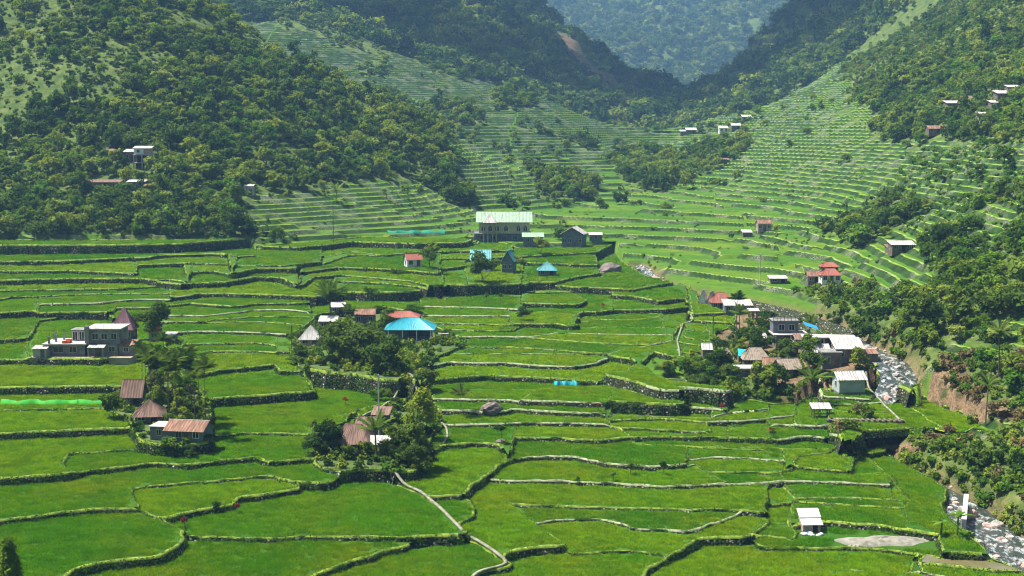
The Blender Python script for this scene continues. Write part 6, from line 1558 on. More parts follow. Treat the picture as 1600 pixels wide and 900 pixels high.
def stuff(name, label, P, pick, size, cat=None):
    """one object made of plants nobody could count"""
    me = bpy.data.meshes.new(name)
    n = len(P)
    me.vertices.add(n)
    me.vertices.foreach_set('co', P.astype(np.float32).ravel())
    a = me.attributes.new('pick', 'INT', 'POINT')
    a.data.foreach_set('value', pick.astype(np.int32))
    a = me.attributes.new('turn', 'FLOAT_VECTOR', 'POINT')
    tv = np.column_stack([RNG.normal(0, 0.08, n), RNG.normal(0, 0.08, n), RNG.uniform(0, 6.28, n)])
    a.data.foreach_set('vector', tv.astype(np.float32).ravel())
    a = me.attributes.new('size', 'FLOAT_VECTOR', 'POINT')
    sv = np.column_stack([size, size, size * RNG.uniform(0.75, 1.45, n)])
    a.data.foreach_set('vector', sv.astype(np.float32).ravel())
    o = link(name, me, kind='stuff')
    o['label'] = label
    md = o.modifiers.new('scatter', 'NODES')
    md.node_group = SCATTER
    return o

def grid_points(x0, x1, y0, y1, d):
    X, Y = np.meshgrid(np.arange(x0, x1, d), np.arange(y0, y1, d))
    X = X + RNG.uniform(-0.5, 0.5, X.shape) * d
    Y = Y + RNG.uniform(-0.5, 0.5, Y.shape) * d
    X, Y = X.ravel(), Y.ravel()
    k = np.abs(X) < 0.40 * Y + 25
    return X[k], Y[k]

def keep_clear(X, Y):
    """leave room round the houses, in the river and on the paddies"""
    ok = ~in_border(X, Y)
    for k, (sx, sy, sw) in SITES.items():
        if k[:3] in ('tr_', 'bet', 'pal', 'red', 'sap', 'pol', 'bou') and k not in ('redlong', 'redsmall', 'redriver', 'redA', 'redB', 'redC', 'redhill'):
            continue
        far = sy > 300
        ok &= ~((np.abs(X - sx) < sw * 0.5 + (0.2 if far else 0.8)) & (Y > sy - 1.5 - sw * 0.2) & (Y < sy + sw * 0.6 + 2))
        # a clear line of sight in front of houses on the slopes
        if far:
            d = sy - Y
            ok &= ~((np.abs(X - sx * Y / sy) < sw * 0.4) & (d > 0) & (d < 5))
    d, w, lev = river_info(X, Y)
    return ok & (d > w + 0.6)

# trees of the slopes within 700 m
X, Y = grid_points(-330, 330, 170, 955, 3.35)
c = land(X, Y)
ok = keep_clear(X, Y)
open_ = fbm(X / 42 + 3, Y / 42, 3) + 0.45 * fbm(X / 12, Y / 12 + 9, 2)
hh = base_height(X, Y)
up = smooth(45, 95, hh) * (X < 0)
pF = np.where(c == 'F', np.where(open_ > 0.36 - 0.34 * up, 0.28, 0.97), 0)
pS = np.where(c == 'S', np.where(open_ < -0.12, 0.55, 0.10), 0)
pT = np.where(c == 'T', np.where((open_ < -0.42) & (Y > 400), 0.30, 0.006), 0)
pV = np.where(c == 'V', 0.10, 0)
pG = np.where(c == 'G', np.where(Y < 300, 0.35, np.where(open_ < -0.2, 0.28, 0.03)), 0)
p = pF + pS + pT + pV + pG
k = ok & (RNG.rand(len(X)) < p)
X, Y, c, up = X[k], Y[k], c[k], up[k]
Z = hill_height(X, Y)
size = np.clip(RNG.lognormal(-0.16, 0.34, len(X)), 0.4, 1.75) * np.where(c == 'F', 1.0, 0.72) * np.where(Y < 300, 0.85, 1.0)
kinds = RNG.choice(8, len(X), p=[.13, .17, .11, .12, .17, .12, .08, .10])
kinds = np.where((RNG.rand(len(X)) < 0.45 * up), 4, kinds)
kinds = np.where((X > 60) & (RNG.rand(len(X)) < 0.5), RNG.choice([5, 1, 4], len(X)), kinds)
# the trees that show largest are things of their own
show = size / Y * (np.abs(X) < 0.362 * Y)
order = np.argsort(-show)
own = order[:230]
rest = order[230:]
stuff('forest', 'wooded slopes of the valley sides', np.column_stack([X, Y, Z])[rest], kinds[rest], size[rest])
for i in own:
    side = 'left wooded hill above the terraces' if X[i] < -20 else ('bushy bank right of the rocky river' if Y[i] < 300 else 'right hillside below the upper village')
    adj = ['dark domed', 'mid green domed', 'dark broad', 'tall mid green', 'olive', 'bright green', 'tall dark', 'broad mid green'][kinds[i]]
    t = thing('slope_tree', '%s tree among many on the %s' % (adj, side), 'tree', (X[i], Y[i], Z[i]), random.uniform(0, 6.28), '%s trees on the %s' % (adj, side))
    s = size[i]
    o = link('crown', wood_meshes[kinds[i]], t)
    o.scale = (s, s, s)
    o = link('trunk', wood_trunks[i % 2], t)
    o.scale = (s, s, s)

# shrubs and tufts: on terrace risers, banks and openings
X1, Y1 = grid_points(-330, 330, 150, 860, 1.9)
X2, Y2 = grid_points(20, 130, 140, 262, 1.7)
X, Y = np.concatenate([X1, X2]), np.concatenate([Y1, Y2])
c = land(X, Y)
ok = keep_clear(X, Y)
e = 0.7
g1 = hill_height(X, Y)
slope = np.abs(hill_height(X, Y + e) - g1) / e
pat = fbm(X / 18, Y / 18 + 4, 3)
p = np.where(c == 'T', np.where(slope > 0.35, np.where(pat > 0.08, 0.7, 0.05), np.where(pat > 0.34, 0.20, 0.006)), 0)
p = np.where(c == 'S', 0.95, p)
p = np.where(c == 'G', np.where(Y < 290, 0.95, np.where(slope > 0.3, 0.7, 0.22)), p)
p = np.where(c == 'F', np.where((X < -40) & (Y < 425), 0.95, 0.30), p)
p = np.where(c == 'V', 0.40, p)
p = np.where(c == 'B', 0.8, p)
k = ok & (RNG.rand(len(X)) < p)
X, Y, c, pat, Z = X[k], Y[k], c[k], pat[k], g1[k]
kinds = 8 + RNG.choice(4, len(X), p=[.34, .26, .2, .2])
kinds = np.where((c == 'B') & (RNG.rand(len(X)) < 0.45), 16, kinds)
kinds = np.where((c == 'S') & (RNG.rand(len(X)) < 0.06), 16, kinds)
kinds = np.where((c == 'G') & (RNG.rand(len(X)) < 0.5), 9, kinds)
size = RNG.uniform(0.45, 1.05, len(X)) * np.where(c == 'T', 0.6, 1.15)
m_ = 1500
YX, YY_ = RNG.uniform(-80, 20, m_ * 6), RNG.uniform(180, 300, m_ * 6)
rq = field_at(YX, YY_)
kk = np.isin(rq, list(yard)) & (RNG.rand(len(YX)) < 0.55)
for s_, (sx, sy, sw) in SITES.items():
    if s_ in ('blue', 'centre1', 'centre2', 'centre3', 'conehut', 'rusthouse', 'brownhut', 'whitehut', 'redlong', 'darkred', 'shedhut'):
        kk &= ~((np.abs(YX - sx) < sw * 0.55 + 0.3) & (YY_ > sy - 1.2) & (YY_ < sy + 6))
X, Y, Z = np.concatenate([X, YX[kk]]), np.concatenate([Y, YY_[kk]]), np.concatenate([Z, regz[rq[kk]]])
kinds = np.concatenate([kinds, RNG.choice([8, 9, 11, 8], kk.sum())])
size = np.concatenate([size, RNG.uniform(0.5, 1.1, kk.sum())])
stuff('undergrowth', 'shrubs and weeds on terrace edges, banks and slopes', np.column_stack([X, Y, Z - 0.1]), kinds, size)

# the woods of the mountains behind
Xa, Ya = grid_points(-760, 860, 950, 1750, 8.5)
Xb, Yb = grid_points(-1500, 1700, 1750, 3600, 14.0)
X, Y = np.concatenate([Xa, Xb]), np.concatenate([Ya, Yb])
(ax, ay, _), (bx, by, _) = SITES['scar1'], SITES['scar2']
tt = np.clip(((X - ax) * (bx - ax) + (Y - ay) * (by - ay)) / ((bx - ax) ** 2 + (by - ay) ** 2), 0, 1)
k = np.hypot(X - ax - tt * (bx - ax), Y - ay - tt * (by - ay)) > 11 + 15 * tt
X, Y = X[k], Y[k]
op = fbm(X / 170 + 9, Y / 170, 3)
k = RNG.rand(len(X)) < np.where(op > 0.42, 0.5, 0.96)
X, Y = X[k], Y[k]
Z = hill_height(X, Y)
kinds = 12 + RNG.choice(4, len(X), p=[.35, .3, .2, .15])
size = np.clip(RNG.lognormal(-0.2, 0.35, len(X)), 0.4, 1.6) * np.where(Y > 1750, 1.5, 1.0)
stuff('mountain_forest', 'forest covering the far mountains', np.column_stack([X, Y, Z]), kinds, size)

# ------------------------------------------------------------------ houses
def corrugated(b, p0, p1, q0, q1, pitch=0.42, amp=0.05):
    """ribbed sheet from the eave p0-p1 up to the ridge q0-q1"""
    p0, p1, q0, q1 = map(Vector, (p0, p1, q0, q1))
    n = max(2, int((p1 - p0).length / pitch) * 2)
    up = (p1 - p0).cross(q0 - p0 if (q0 - p0).length > 1e-3 else q1 - p0)
    up.normalize()
    if up.z < 0:
        up = -up
    vs = []
    for k in range(n + 1):
        t = k / n
        o = up * (amp if k % 2 else 0.0)
        vs += [p0.lerp(p1, t) + o, q0.lerp(q1, t) + o]
    base = len(vs)
    under = -up * 0.06
    vs += [p0 + under, p1 + under, q1 + under, q0 + under]
    fs = [(2 * k, 2 * k + 2, 2 * k + 3, 2 * k + 1) for k in range(n)]
    fs.append((base, base + 1, base + 2, base + 3))
    fs.append((base, base + 1, 2 * n, 0))
    b.add(vs, fs)

def add_window(parent, x, z, w, h, y=0.0, side='front', W=0, D=0, frame='frame', arch=False, bars=1):
    """a window: projecting frame and bars, with a recessed pane as its own piece"""
    f = MB()
    t = 0.07
    def place(vs):
        if side == 'front':
            return vs
        if side == 'left':
            return [(-W / 2 + v[1], D / 2 - v[0], v[2]) for v in vs]
        return [(W / 2 - v[1], D / 2 + v[0], v[2]) for v in vs]
    bx = [(x - w / 2 - t, x + w / 2 + t, z - t, z), (x - w / 2 - t, x + w / 2 + t, z + h, z + h + t), (x - w / 2 - t, x - w / 2, z, z + h), (x + w / 2, x + w / 2 + t, z, z + h)]
    for k in range(bars):
        c = x - w / 2 + w * (k + 1) / (bars + 1)
        bx.append((c - 0.03, c + 0.03, z, z + h))
    for (a, b_, c, d) in bx:
        f.box(a, b_, -0.06 + y, 0.05 + y, c, d)
    if arch:
        n = 8
        for k in range(n):
            a0, a1 = math.pi * k / n, math.pi * (k + 1) / n
            f.tube((x + w / 2 * math.cos(a0), y - 0.01, z + h + w / 2 * math.sin(a0)), (x + w / 2 * math.cos(a1), y - 0.01, z + h + w / 2 * math.sin(a1)), 0.06, 0.06, 4)
    f.v = place(f.v)
    wo = f.build('window', M[frame], parent)
    g = MB()
    g.box(x - w / 2, x + w / 2, -0.02 + y, 0.03 + y, z, z + h)
    if arch:
        n = 8
        vs = [(x, -0.02 + y, z + h)] + [(x + w / 2 * math.cos(math.pi * k / n), -0.02 + y, z + h + w / 2 * math.sin(math.pi * k / n)) for k in range(n + 1)]
        g.add(vs, [(0, k + 1, k + 2) for k in range(n)])
    g.v = place(g.v)
    g.build('pane', M['glass'], wo)
    return wo

def add_door(parent, x, w, h, mat='planks', y=0.0, z0=0.0):
    f = MB()
    f.box(x - w / 2, x + w / 2, -0.05 + y, 0.02 + y, z0, z0 + h)
    d = f.build('door', M[mat], parent)
    k = MB()
    k.tube((x + w * 0.36, -0.11 + y, z0 + h * 0.5), (x + w * 0.36, -0.05 + y, z0 + h * 0.5), 0.04, 0.04, 6)
    k.build('handle', M['frame'], d)
    return d

def make_roof(t, kind, w, d, h, rh, ov, mat, ridge=0.4, name='roof', shift=(0, 0)):
    b = MB()
    x0, x1, y0, y1 = -w / 2 - ov + shift[0], w / 2 + ov + shift[0], -ov + shift[1], d + ov + shift[1]
    xm, ym = (x0 + x1) / 2, (y0 + y1) / 2
    ze, zr = h - ov * rh / max(d / 2, 0.1) * 0.6, h + rh
    if kind == 'gx':
        corrugated(b, (x0, y0, ze), (x1, y0, ze), (x0, ym, zr), (x1, ym, zr))
        corrugated(b, (x1, y1, ze), (x0, y1, ze), (x1, ym, zr), (x0, ym, zr))
    elif kind == 'gy':
        ze = h - ov * rh / max(w / 2, 0.1)
        corrugated(b, (x0, y1, ze), (x0, y0, ze), (xm, y1, zr), (xm, y0, zr))
        corrugated(b, (x1, y0, ze), (x1, y1, ze), (xm, y0, zr), (xm, y1, zr))
    elif kind in ('hip', 'pyr'):
        r = 0.02 if kind == 'pyr' else ridge * (x1 - x0) / 2
        corrugated(b, (x0, y0, ze), (x1, y0, ze), (xm - r, ym, zr), (xm + r, ym, zr))
        corrugated(b, (x1, y1, ze), (x0, y1, ze), (xm + r, ym, zr), (xm - r, ym, zr))
        corrugated(b, (x0, y1, ze), (x0, y0, ze), (xm - r, ym, zr), (xm - r, ym, zr))
        corrugated(b, (x1, y0, ze), (x1, y1, ze), (xm + r, ym, zr), (xm + r, ym, zr))
    elif kind == 'shed':
        corrugated(b, (x0, y0, h - 0.05), (x1, y0, h - 0.05), (x0, y1, h + rh), (x1, y1, h + rh))
    elif kind == 'flat':
        b.box(x0, x1, y0, y1, h, h + 0.22)
    o = b.build(name, M[mat], t)
    if kind in ('gx', 'hip', 'pyr', 'gy'):
        c = MB()
        if kind == 'gx':
            c.tube((x0 - .02, ym, zr + 0.02), (x1 + .02, ym, zr + 0.02), 0.09, 0.09, 5)
        elif kind == 'gy':
            c.tube((xm, y0 - .02, zr + 0.02), (xm, y1 + .02, zr + 0.02), 0.09, 0.09, 5)
        else:
            if kind == 'hip':
                c.tube((xm - r, ym, zr), (xm + r, ym, zr), 0.08, 0.08, 5)
            for (cx, cy, s) in ((x0, y0, -1), (x1, y0, 1), (x0, y1, -1), (x1, y1, 1)):
                c.tube((cx, cy, ze + 0.03), (xm + s * r, ym, zr + 0.02), 0.07, 0.07, 5)
        c.build('ridge_cap', M[mat], o)
    return o

def body(t, w, d, h, kind, rh, mat, z0=-1.2, name='wall'):
    b = MB()
    b.box(-w / 2, w / 2, 0, d, z0, h - 0.02)
    if kind == 'gx':
        for s in (-1, 1):
            x = s * w / 2
            b.add([(x - 0.06, 0, h - .05), (x - 0.06, d, h - .05), (x - 0.06, d / 2, h + rh - 0.1), (x + 0.06, 0, h - .05), (x + 0.06, d, h - .05), (x + 0.06, d / 2, h + rh - 0.1)],
                  [(0, 2, 1), (3, 4, 5), (0, 3, 5, 2), (1, 2, 5, 4)])
    elif kind == 'gy':
        for y in (0.06, d - 0.06):
            b.add([(-w / 2, y - .06, h - .05), (w / 2, y - .06, h - .05), (0, y - .06, h + rh - 0.1), (-w / 2, y + .06, h - .05), (w / 2, y + .06, h - .05), (0, y + .06, h + rh - 0.1)],
                  [(0, 1, 2), (5, 4, 3), (0, 2, 5, 3), (2, 1, 4, 5)])
    elif kind == 'shed':
        b.add([(-w / 2, 0, h - .1), (-w / 2, d, h - .1), (-w / 2, d, h + rh - 0.1), (w / 2, 0, h - .1), (w / 2, d, h - .1), (w / 2, d, h + rh - 0.1)],
              [(0, 2, 1), (3, 4, 5), (1, 2, 5, 4)])
    return b.build(name, M[mat], t)

def house(key, name, label, cat='house', d=4.0, h=2.3, roof='gx', rh=1.0, ov=0.35, wm='planks', rm='r_zinc', rz=0.0, win=2, door=True, stilt=0.0, wh=0.9, ridge=0.4, scale=1.0, group=None, sidewin=True, dz=0.0):
    x, y, w = SITES[key]
    w *= scale
    w = max(1.2, w - 2 * ov)
    zs = [gz(x, y), gz(x - w * 0.4, y + 0.5), gz(x + w * 0.4, y + 0.5), gz(x, y + d * 0.6)]
    z = (zs[0] * 2 + max(zs)) / 3 + dz
    t = thing(name, label, cat, (x, y, z), math.radians(rz), group)
    if stilt > 0:
        body(t, w, d, h, roof, rh, wm, z0=stilt)
        for px in (-w / 2 + 0.15, 0, w / 2 - 0.15):
            for py in (0.15, d - 0.15):
                p = MB()
                p.tube((px, py, -1.5), (px, py, stilt), 0.10, 0.10, 6)
                p.build('post', M['planks'], t)
    else:
        body(t, w, d, h, roof, rh, wm)
    make_roof(t, roof, w, d, h, rh, ov, rm, ridge)
    n = win
    if n:
        slots = n + (1 if door else 0)
        dk = slots // 2 if door else -1
        ww = min(0.95, w / slots * 0.55)
        for k in range(slots):
            xx = -w / 2 + w * (k + 0.5) / slots
            if k == dk:
                add_door(t, xx, min(0.9, w / slots * 0.7), min(1.95, h - 0.2) - stilt, 'planks' if wm != 'planks' else 'dark', 0.0, stilt)
            else:
                add_window(t, xx, stilt + (h - stilt) * 0.38, ww, min(wh, (h - stilt) * 0.45))
        if sidewin and d > 2.5:
            for sd in ('left', 'right'):
                add_window(t, 0, stilt + (h - stilt) * 0.38, min(0.9, d * 0.3), min(wh, (h - stilt) * 0.45), 0, sd, w, d)
    return t

HOUSES = [
 ('purple', 'pyramid_roof_house', 'house with a steep dull purple pyramid roof behind the concrete house', dict(d=3.8, h=2.8, roof='pyr', rh=3.6, ov=0.4, wm='planks', rm='r_purple', scale=1.1)),
 ('pinkhut', 'small_hut', 'small pinkish hut with orange goods on its roof beside the purple pyramid', dict(d=2.2, h=1.8, roof='shed', rh=0.3, ov=0.12, wm='pinkwall', rm='r_rust', win=1, door=False)),
 ('lowhut', 'low_shed', 'low grey shed at the right end of the concrete house terrace', dict(d=2.4, h=1.3, roof='shed', rh=0.25, ov=0.2, wm='blockwall', rm='r_zinc', win=1, door=False)),
 ('brownhut', 'gabled_hut', 'dark hut with a brown gabled roof under the betel palms', dict(d=3.2, h=1.9, roof='gx', rh=2.2, ov=0.4, wm='planks', rm='r_brown', win=1, stilt=0.6)),
 ('conehut', 'old_roof_house', 'house with a low pyramid of patched brown roofing above the rusty house', dict(d=4.2, h=1.3, roof='pyr', rh=1.8, ov=0.5, wm='planks', rm='r_brown', win=1, rz=8)),
 ('whitehut', 'peaked_white_hut', 'hut with a white peaked roof and pinkish walls beside the grove', dict(d=3.4, h=1.7, roof='pyr', rh=2.1, ov=0.45, wm='pinkwall', rm='r_white', win=1)),
 ('redlong', 'red_roofed_house', 'long house with a rusty red roof behind the turquoise pavilion', dict(d=4.0, h=1.9, roof='hip', rh=1.0, ov=0.35, wm='bluegrey', rm='r_red', win=3)),
 ('darkred', 'dark_house', 'dark house with a reddish roof beside the grove', dict(d=3.6, h=2.3, roof='gx', rh=0.9, ov=0.3, wm='bluegrey', rm='r_rust', win=2)),
 ('greyroof', 'zinc_roofed_shed', 'pale zinc roofed shed under the coconut palm', dict(d=3.0, h=1.7, roof='shed', rh=0.7, ov=0.25, wm='planks', rm='r_white', win=1)),
 ('greyroof2', 'zinc_roofed_hut', 'grey roofed hut behind the coconut palm', dict(d=2.6, h=1.8, roof='gx', rh=0.8, ov=0.25, wm='planks', rm='r_zinc', win=1)),
 ('centre1', 'brown_roofed_house', 'house with a large brown hipped roof in the middle hamlet', dict(d=5.0, h=1.9, roof='hip', rh=2.0, ov=0.5, wm='planks', rm='r_brown', win=2, ridge=0.35, rz=-6)),
 ('centre2', 'brown_back_hut', 'smaller brown roofed hut behind the middle hamlet house', dict(d=3.2, h=2.0, roof='gx', rh=1.1, ov=0.3, wm='planks', rm='r_brown', win=1, rz=-12)),
 ('centre3', 'white_lean_to', 'white sheet lean-to beside the brown hipped house', dict(d=2.2, h=1.6, roof='shed', rh=0.7, ov=0.2, wm='planks', rm='r_white', win=1, rz=-5)),
 ('shedhut', 'mono_pitch_hut', 'small hut with a dark sloping roof behind the middle hamlet', dict(d=2.4, h=1.9, roof='shed', rh=0.7, ov=0.3, wm='planks', rm='r_brown', win=1, rz=-6)),
 ('bluehouse', 'blue_grey_house', 'two storey blue grey house with a pale gable right of the cream hall', dict(d=6.0, h=4.3, roof='gy', rh=1.8, ov=0.5, wm='bluegrey', rm='r_white', win=3, door=True, rz=-14)),
 ('bluelean', 'grey_lean_to', 'low grey lean-to beside the blue grey gabled house', dict(d=3.0, h=2.0, roof='shed', rh=0.5, ov=0.2, wm='bluegrey', rm='r_zinc', win=1, door=False)),
 ('tealhouse', 'teal_roofed_house', 'house with a broad teal roof half hidden by a dark tree', dict(d=5.0, h=3.2, roof='gx', rh=2.4, ov=0.3, wm='white', rm='r_teal', win=2)),
 ('tealgable', 'teal_gabled_house', 'narrow house with a teal gable facing the paddies', dict(d=5.0, h=3.4, roof='gy', rh=2.3, ov=0.35, wm='bluegrey', rm='r_teal', win=2, door=False, rz=-10)),
 ('tealhut', 'teal_pyramid_hut', 'little dark hut with a teal pyramid roof among the paddies', dict(d=3.6, h=1.7, roof='pyr', rh=1.9, ov=0.35, wm='planks', rm='r_teal', win=1)),
 ('redsmall', 'red_roofed_hut', 'small white hut with a bright red roof on the left terraces', dict(d=3.0, h=2.1, roof='gx', rh=1.3, ov=0.3, wm='white', rm='r_red', win=1, rz=20)),
 ('aframe1', 'white_tent_hut', 'left white peaked shelter beside the river bend', dict(d=2.6, h=0.4, roof='gy', rh=2.6, ov=0.15, wm='white', rm='r_white', win=0, rz=-20)),
 ('aframe2', 'white_peaked_hut', 'second white peaked shelter against the red roof by the river', dict(d=2.8, h=0.5, roof='gy', rh=2.7, ov=0.15, wm='white', rm='r_white', win=0, rz=-20)),
 ('redriver', 'river_red_house', 'house with a dull red hipped roof beside the white peaked shelters', dict(d=4.0, h=1.6, roof='hip', rh=1.9, ov=0.3, wm='planks', rm='r_red', win=2)),
 ('longwhite', 'long_white_roof_house', 'long low house with a white roof at the end of the stone embankment', dict(d=4.0, h=2.0, roof='shed', rh=0.8, ov=0.3, wm='bluegrey', rm='r_white', win=3)),
 ('slabcanopy', 'white_canopy', 'small white canopy on thin posts beside the long white roof', dict(d=1.8, h=1.9, roof='shed', rh=0.3, ov=0.2, wm='blockwall', rm='r_white', win=0, stilt=1.5)),
 ('whiteroof', 'white_roofed_house', 'house with a broad white roof beside the rocky river', dict(d=4.4, h=2.2, roof='shed', rh=1.3, ov=0.35, wm='blockwall', rm='r_white', win=2)),
 ('deckhouse', 'grey_block_house', 'unfinished grey block house below the long flat roof', dict(d=3.6, h=2.4, roof='flat', rh=0.0, ov=0.2, wm='blockwall', rm='concrete', win=1)),
 ('hutbrown1', 'left_thatched_hut', 'small thatched hut left of the teal tarpaulin', dict(d=2.6, h=1.3, roof='pyr', rh=1.6, ov=0.3, wm='planks', rm='r_thatch', win=1)),
 ('hutbrown2', 'wide_thatched_house', 'wide thatched house right of the teal tarpaulin', dict(d=3.6, h=1.5, roof='hip', rh=1.7, ov=0.4, wm='planks', rm='r_thatch', win=1)),
 ('slabroof', 'slab_roof_house', 'low house with a flat pale concrete roof below the thatched huts', dict(d=3.4, h=1.2, roof='flat', rh=0.0, ov=0.2, wm='blockwall', rm='concrete_pale', win=2)),
 ('tanroof', 'tan_roofed_hut', 'hut with a tan and rusty gable among the riverside trees', dict(d=3.4, h=1.5, roof='gx', rh=1.4, ov=0.35, wm='planks', rm='r_thatch', win=1, rz=14)),
 ('smallroof', 'tiny_pale_hut', 'tiny pale gabled hut between the riverside trees', dict(d=2.2, h=1.6, roof='gy', rh=0.9, ov=0.2, wm='planks', rm='r_white', win=0)),
 ('redA', 'red_hill_house', 'largest of the red roofed houses on the right terraces', dict(d=3.6, h=1.9, roof='hip', rh=1.3, ov=0.3, wm='white', rm='r_red', win=2)),
 ('redB', 'upper_red_house', 'red roofed house behind and above the largest red roof', dict(d=3.2, h=1.7, roof='hip', rh=0.9, ov=0.3, wm='planks', rm='r_red', win=2)),
 ('redC', 'side_red_house', 'smaller red roofed house left of the largest red roof', dict(d=3.0, h=1.8, roof='gx', rh=1.0, ov=0.25, wm='planks', rm='r_rust', win=1)),
 ('whiteA', 'pale_roof_shed', 'low shed with a pale roof left of the red roofed houses', dict(d=3.0, h=1.2, roof='shed', rh=0.4, ov=0.3, wm='planks', rm='r_zinc', win=1)),
 ('redhill', 'hill_hut', 'dark hut with a rusty roof high on the right terraces', dict(d=3.6, h=2.4, roof='gx', rh=1.0, ov=0.3, wm='pinkwall', rm='r_rust', win=2)),
 ('leanhill', 'hill_lean_to', 'low grey lean-to left of the rusty roofed hill hut', dict(d=2.8, h=1.5, roof='shed', rh=0.6, ov=0.2, wm='planks', rm='r_zinc', win=0)),
 ('hillroof1', 'long_pale_roof', 'long pale roofed house under the trees on the right slope', dict(d=4.0, h=1.6, roof='shed', rh=0.6, ov=0.3, wm='planks', rm='r_white', win=2)),
 ('hillroof2', 'brown_roof_shed', 'small brown roofed shed left of the long pale roof on the right slope', dict(d=3.0, h=1.4, roof='shed', rh=0.5, ov=0.2, wm='planks', rm='r_brown', win=0)),
 ('up1', 'upper_village_house', 'stilted house with a sloping pale roof left in the upper village', dict(d=5.0, h=1.8, roof='shed', rh=1.0, ov=0.4, wm='planks', rm='r_zinc', win=2)),
 ('up2', 'top_village_house', 'topmost house of the upper village with a pale roof', dict(d=4.6, h=1.8, roof='shed', rh=1.1, ov=0.4, wm='planks', rm='r_zinc', win=2)),
 ('up3', 'second_village_house', 'house just below the topmost house of the upper village', dict(d=4.0, h=1.6, roof='shed', rh=0.8, ov=0.3, wm='planks', rm='r_zinc', win=1)),
 ('up4', 'reddish_village_house', 'long house with a reddish gable roof left of the blue one', dict(d=4.4, h=1.6, roof='gx', rh=1.1, ov=0.3, wm='planks', rm='r_rust', win=2)),
 ('up5', 'blue_village_house', 'low house with a pale blue roof at the edge of the upper village', dict(d=4.0, h=1.7, roof='gx', rh=1.2, ov=0.3, wm='bluegrey', rm='r_zinc', win=2)),
 ('up6', 'tall_grey_house', 'tall pale house behind the pale blue roof in the upper village', dict(d=4.0, h=2.4, roof='shed', rh=0.6, ov=0.2, wm='concrete_pale', rm='r_zinc', win=1)),
 ('up7', 'little_blue_roof', 'little house with a light blue roof right of the tall pale house', dict(d=3.0, h=1.8, roof='gx', rh=0.8, ov=0.2, wm='planks', rm='r_white', win=0)),
 ('up8', 'orange_roof_house', 'house with an orange rusty roof at the right edge of the picture', dict(d=4.0, h=2.0, roof='gx', rh=1.2, ov=0.2, wm='planks', rm='r_rust', win=1)),
 ('lefthill2', 'pink_roof_house', 'tall house with a pinkish roof on the left wooded hill', dict(d=4.0, h=3.0, roof='shed', rh=0.8, ov=0.3, wm='planks', rm='r_white', win=1)),
 ('lefthill3', 'rust_roof_house', 'house with a rusty roof left of the tall house on the wooded hill', dict(d=4.0, h=2.0, roof='shed', rh=0.8, ov=0.3, wm='planks', rm='r_rust', win=1)),
 ('lefthill4', 'long_hill_house', 'long brown roofed house among the trees at the foot of the left hill', dict(d=4.0, h=2.2, roof='shed', rh=0.6, ov=0.3, wm='planks', rm='r_brown', win=3)),
 ('lefthill5', 'blue_edge_house', 'house with a bluish roof right of the long brown one on the left hill', dict(d=3.6, h=2.3, roof='shed', rh=0.5, ov=0.3, wm='planks', rm='r_zinc', win=1)),
 ('lefthill6', 'rusty_corner_hut', 'little rusty roofed hut at the right end of the left hill houses', dict(d=2.8, h=2.2, roof='shed', rh=0.5, ov=0.2, wm='planks', rm='r_rust', win=1)),
 ('lefthut', 'pale_bank_hut', 'small pale hut at the foot of the hill beside the small terraces', dict(d=3.0, h=2.8, roof='shed', rh=0.4, ov=0.2, wm='concrete_pale', rm='r_zinc', win=1)),
 ('vil1', 'tin_roofed_hut', 'low hut with a rusty zinc roof in front of the thatched houses by the river', dict(d=3.0, h=1.6, roof='gx', rh=1.0, ov=0.3, wm='planks', rm='r_rust', win=1, rz=-10)),
 ('vil2', 'brown_zinc_hut', 'brown zinc roofed hut just under the long flat roof', dict(d=2.8, h=1.7, roof='shed', rh=0.7, ov=0.3, wm='planks', rm='r_brown', win=1)),
 ('vil3', 'hidden_grey_hut', 'grey roofed hut half hidden behind the wide thatched house', dict(d=2.6, h=1.8, roof='gx', rh=0.9, ov=0.25, wm='planks', rm='r_zinc', win=1, rz=12)),
 ('vil4', 'river_edge_shed', 'small shed with a rusty roof at the very edge of the rocky river', dict(d=2.4, h=1.4, roof='shed', rh=0.4, ov=0.2, wm='blockwall', rm='r_rust', win=1)),
 ('vil5', 'patched_roof_house', 'house with a patched grey roof between the flat roof and the grey green house', dict(d=3.2, h=1.7, roof='gx', rh=1.1, ov=0.3, wm='planks', rm='r_zinc', win=1, rz=8)),
 ('vil6', 'red_brown_shack', 'red brown shack left of the grey green house', dict(d=2.6, h=1.6, roof='shed', rh=0.6, ov=0.25, wm='planks', rm='r_rust', win=1)),
 ('vil7', 'lone_zinc_hut', 'lone zinc roofed hut among the trees left of the teal tarpaulin', dict(d=2.4, h=1.6, roof='gx', rh=0.9, ov=0.25, wm='planks', rm='r_zinc', win=0)),
 ('up9', 'rusty_upper_shed', 'rusty roofed shed leftmost in the upper village', dict(d=3.6, h=1.6, roof='shed', rh=0.6, ov=0.3, wm='planks', rm='r_rust', win=0)),
 ('up10', 'brown_upper_house', 'brown roofed house between the two clusters of the upper village', dict(d=3.6, h=1.8, roof='gx', rh=0.9, ov=0.3, wm='planks', rm='r_brown', win=1)),
 ('up11', 'grey_upper_house', 'grey roofed house beside the topmost house at the right edge', dict(d=4.0, h=1.9, roof='shed', rh=0.8, ov=0.3, wm='planks', rm='r_zinc', win=1)),
 ('far1', 'far_white_house', 'tiny house with a bright white roof on the far terrace edge', dict(d=4.5, h=2.2, roof='shed', rh=1.2, ov=0.3, wm='white', rm='r_white', win=1, scale=1.1)),
 ('far2', 'far_brown_house', 'tiny brownish house right of the far white roof', dict(d=4.0, h=2.2, roof='gx', rh=1.2, ov=0.3, wm='planks', rm='r_zinc', win=1, scale=1.1)),
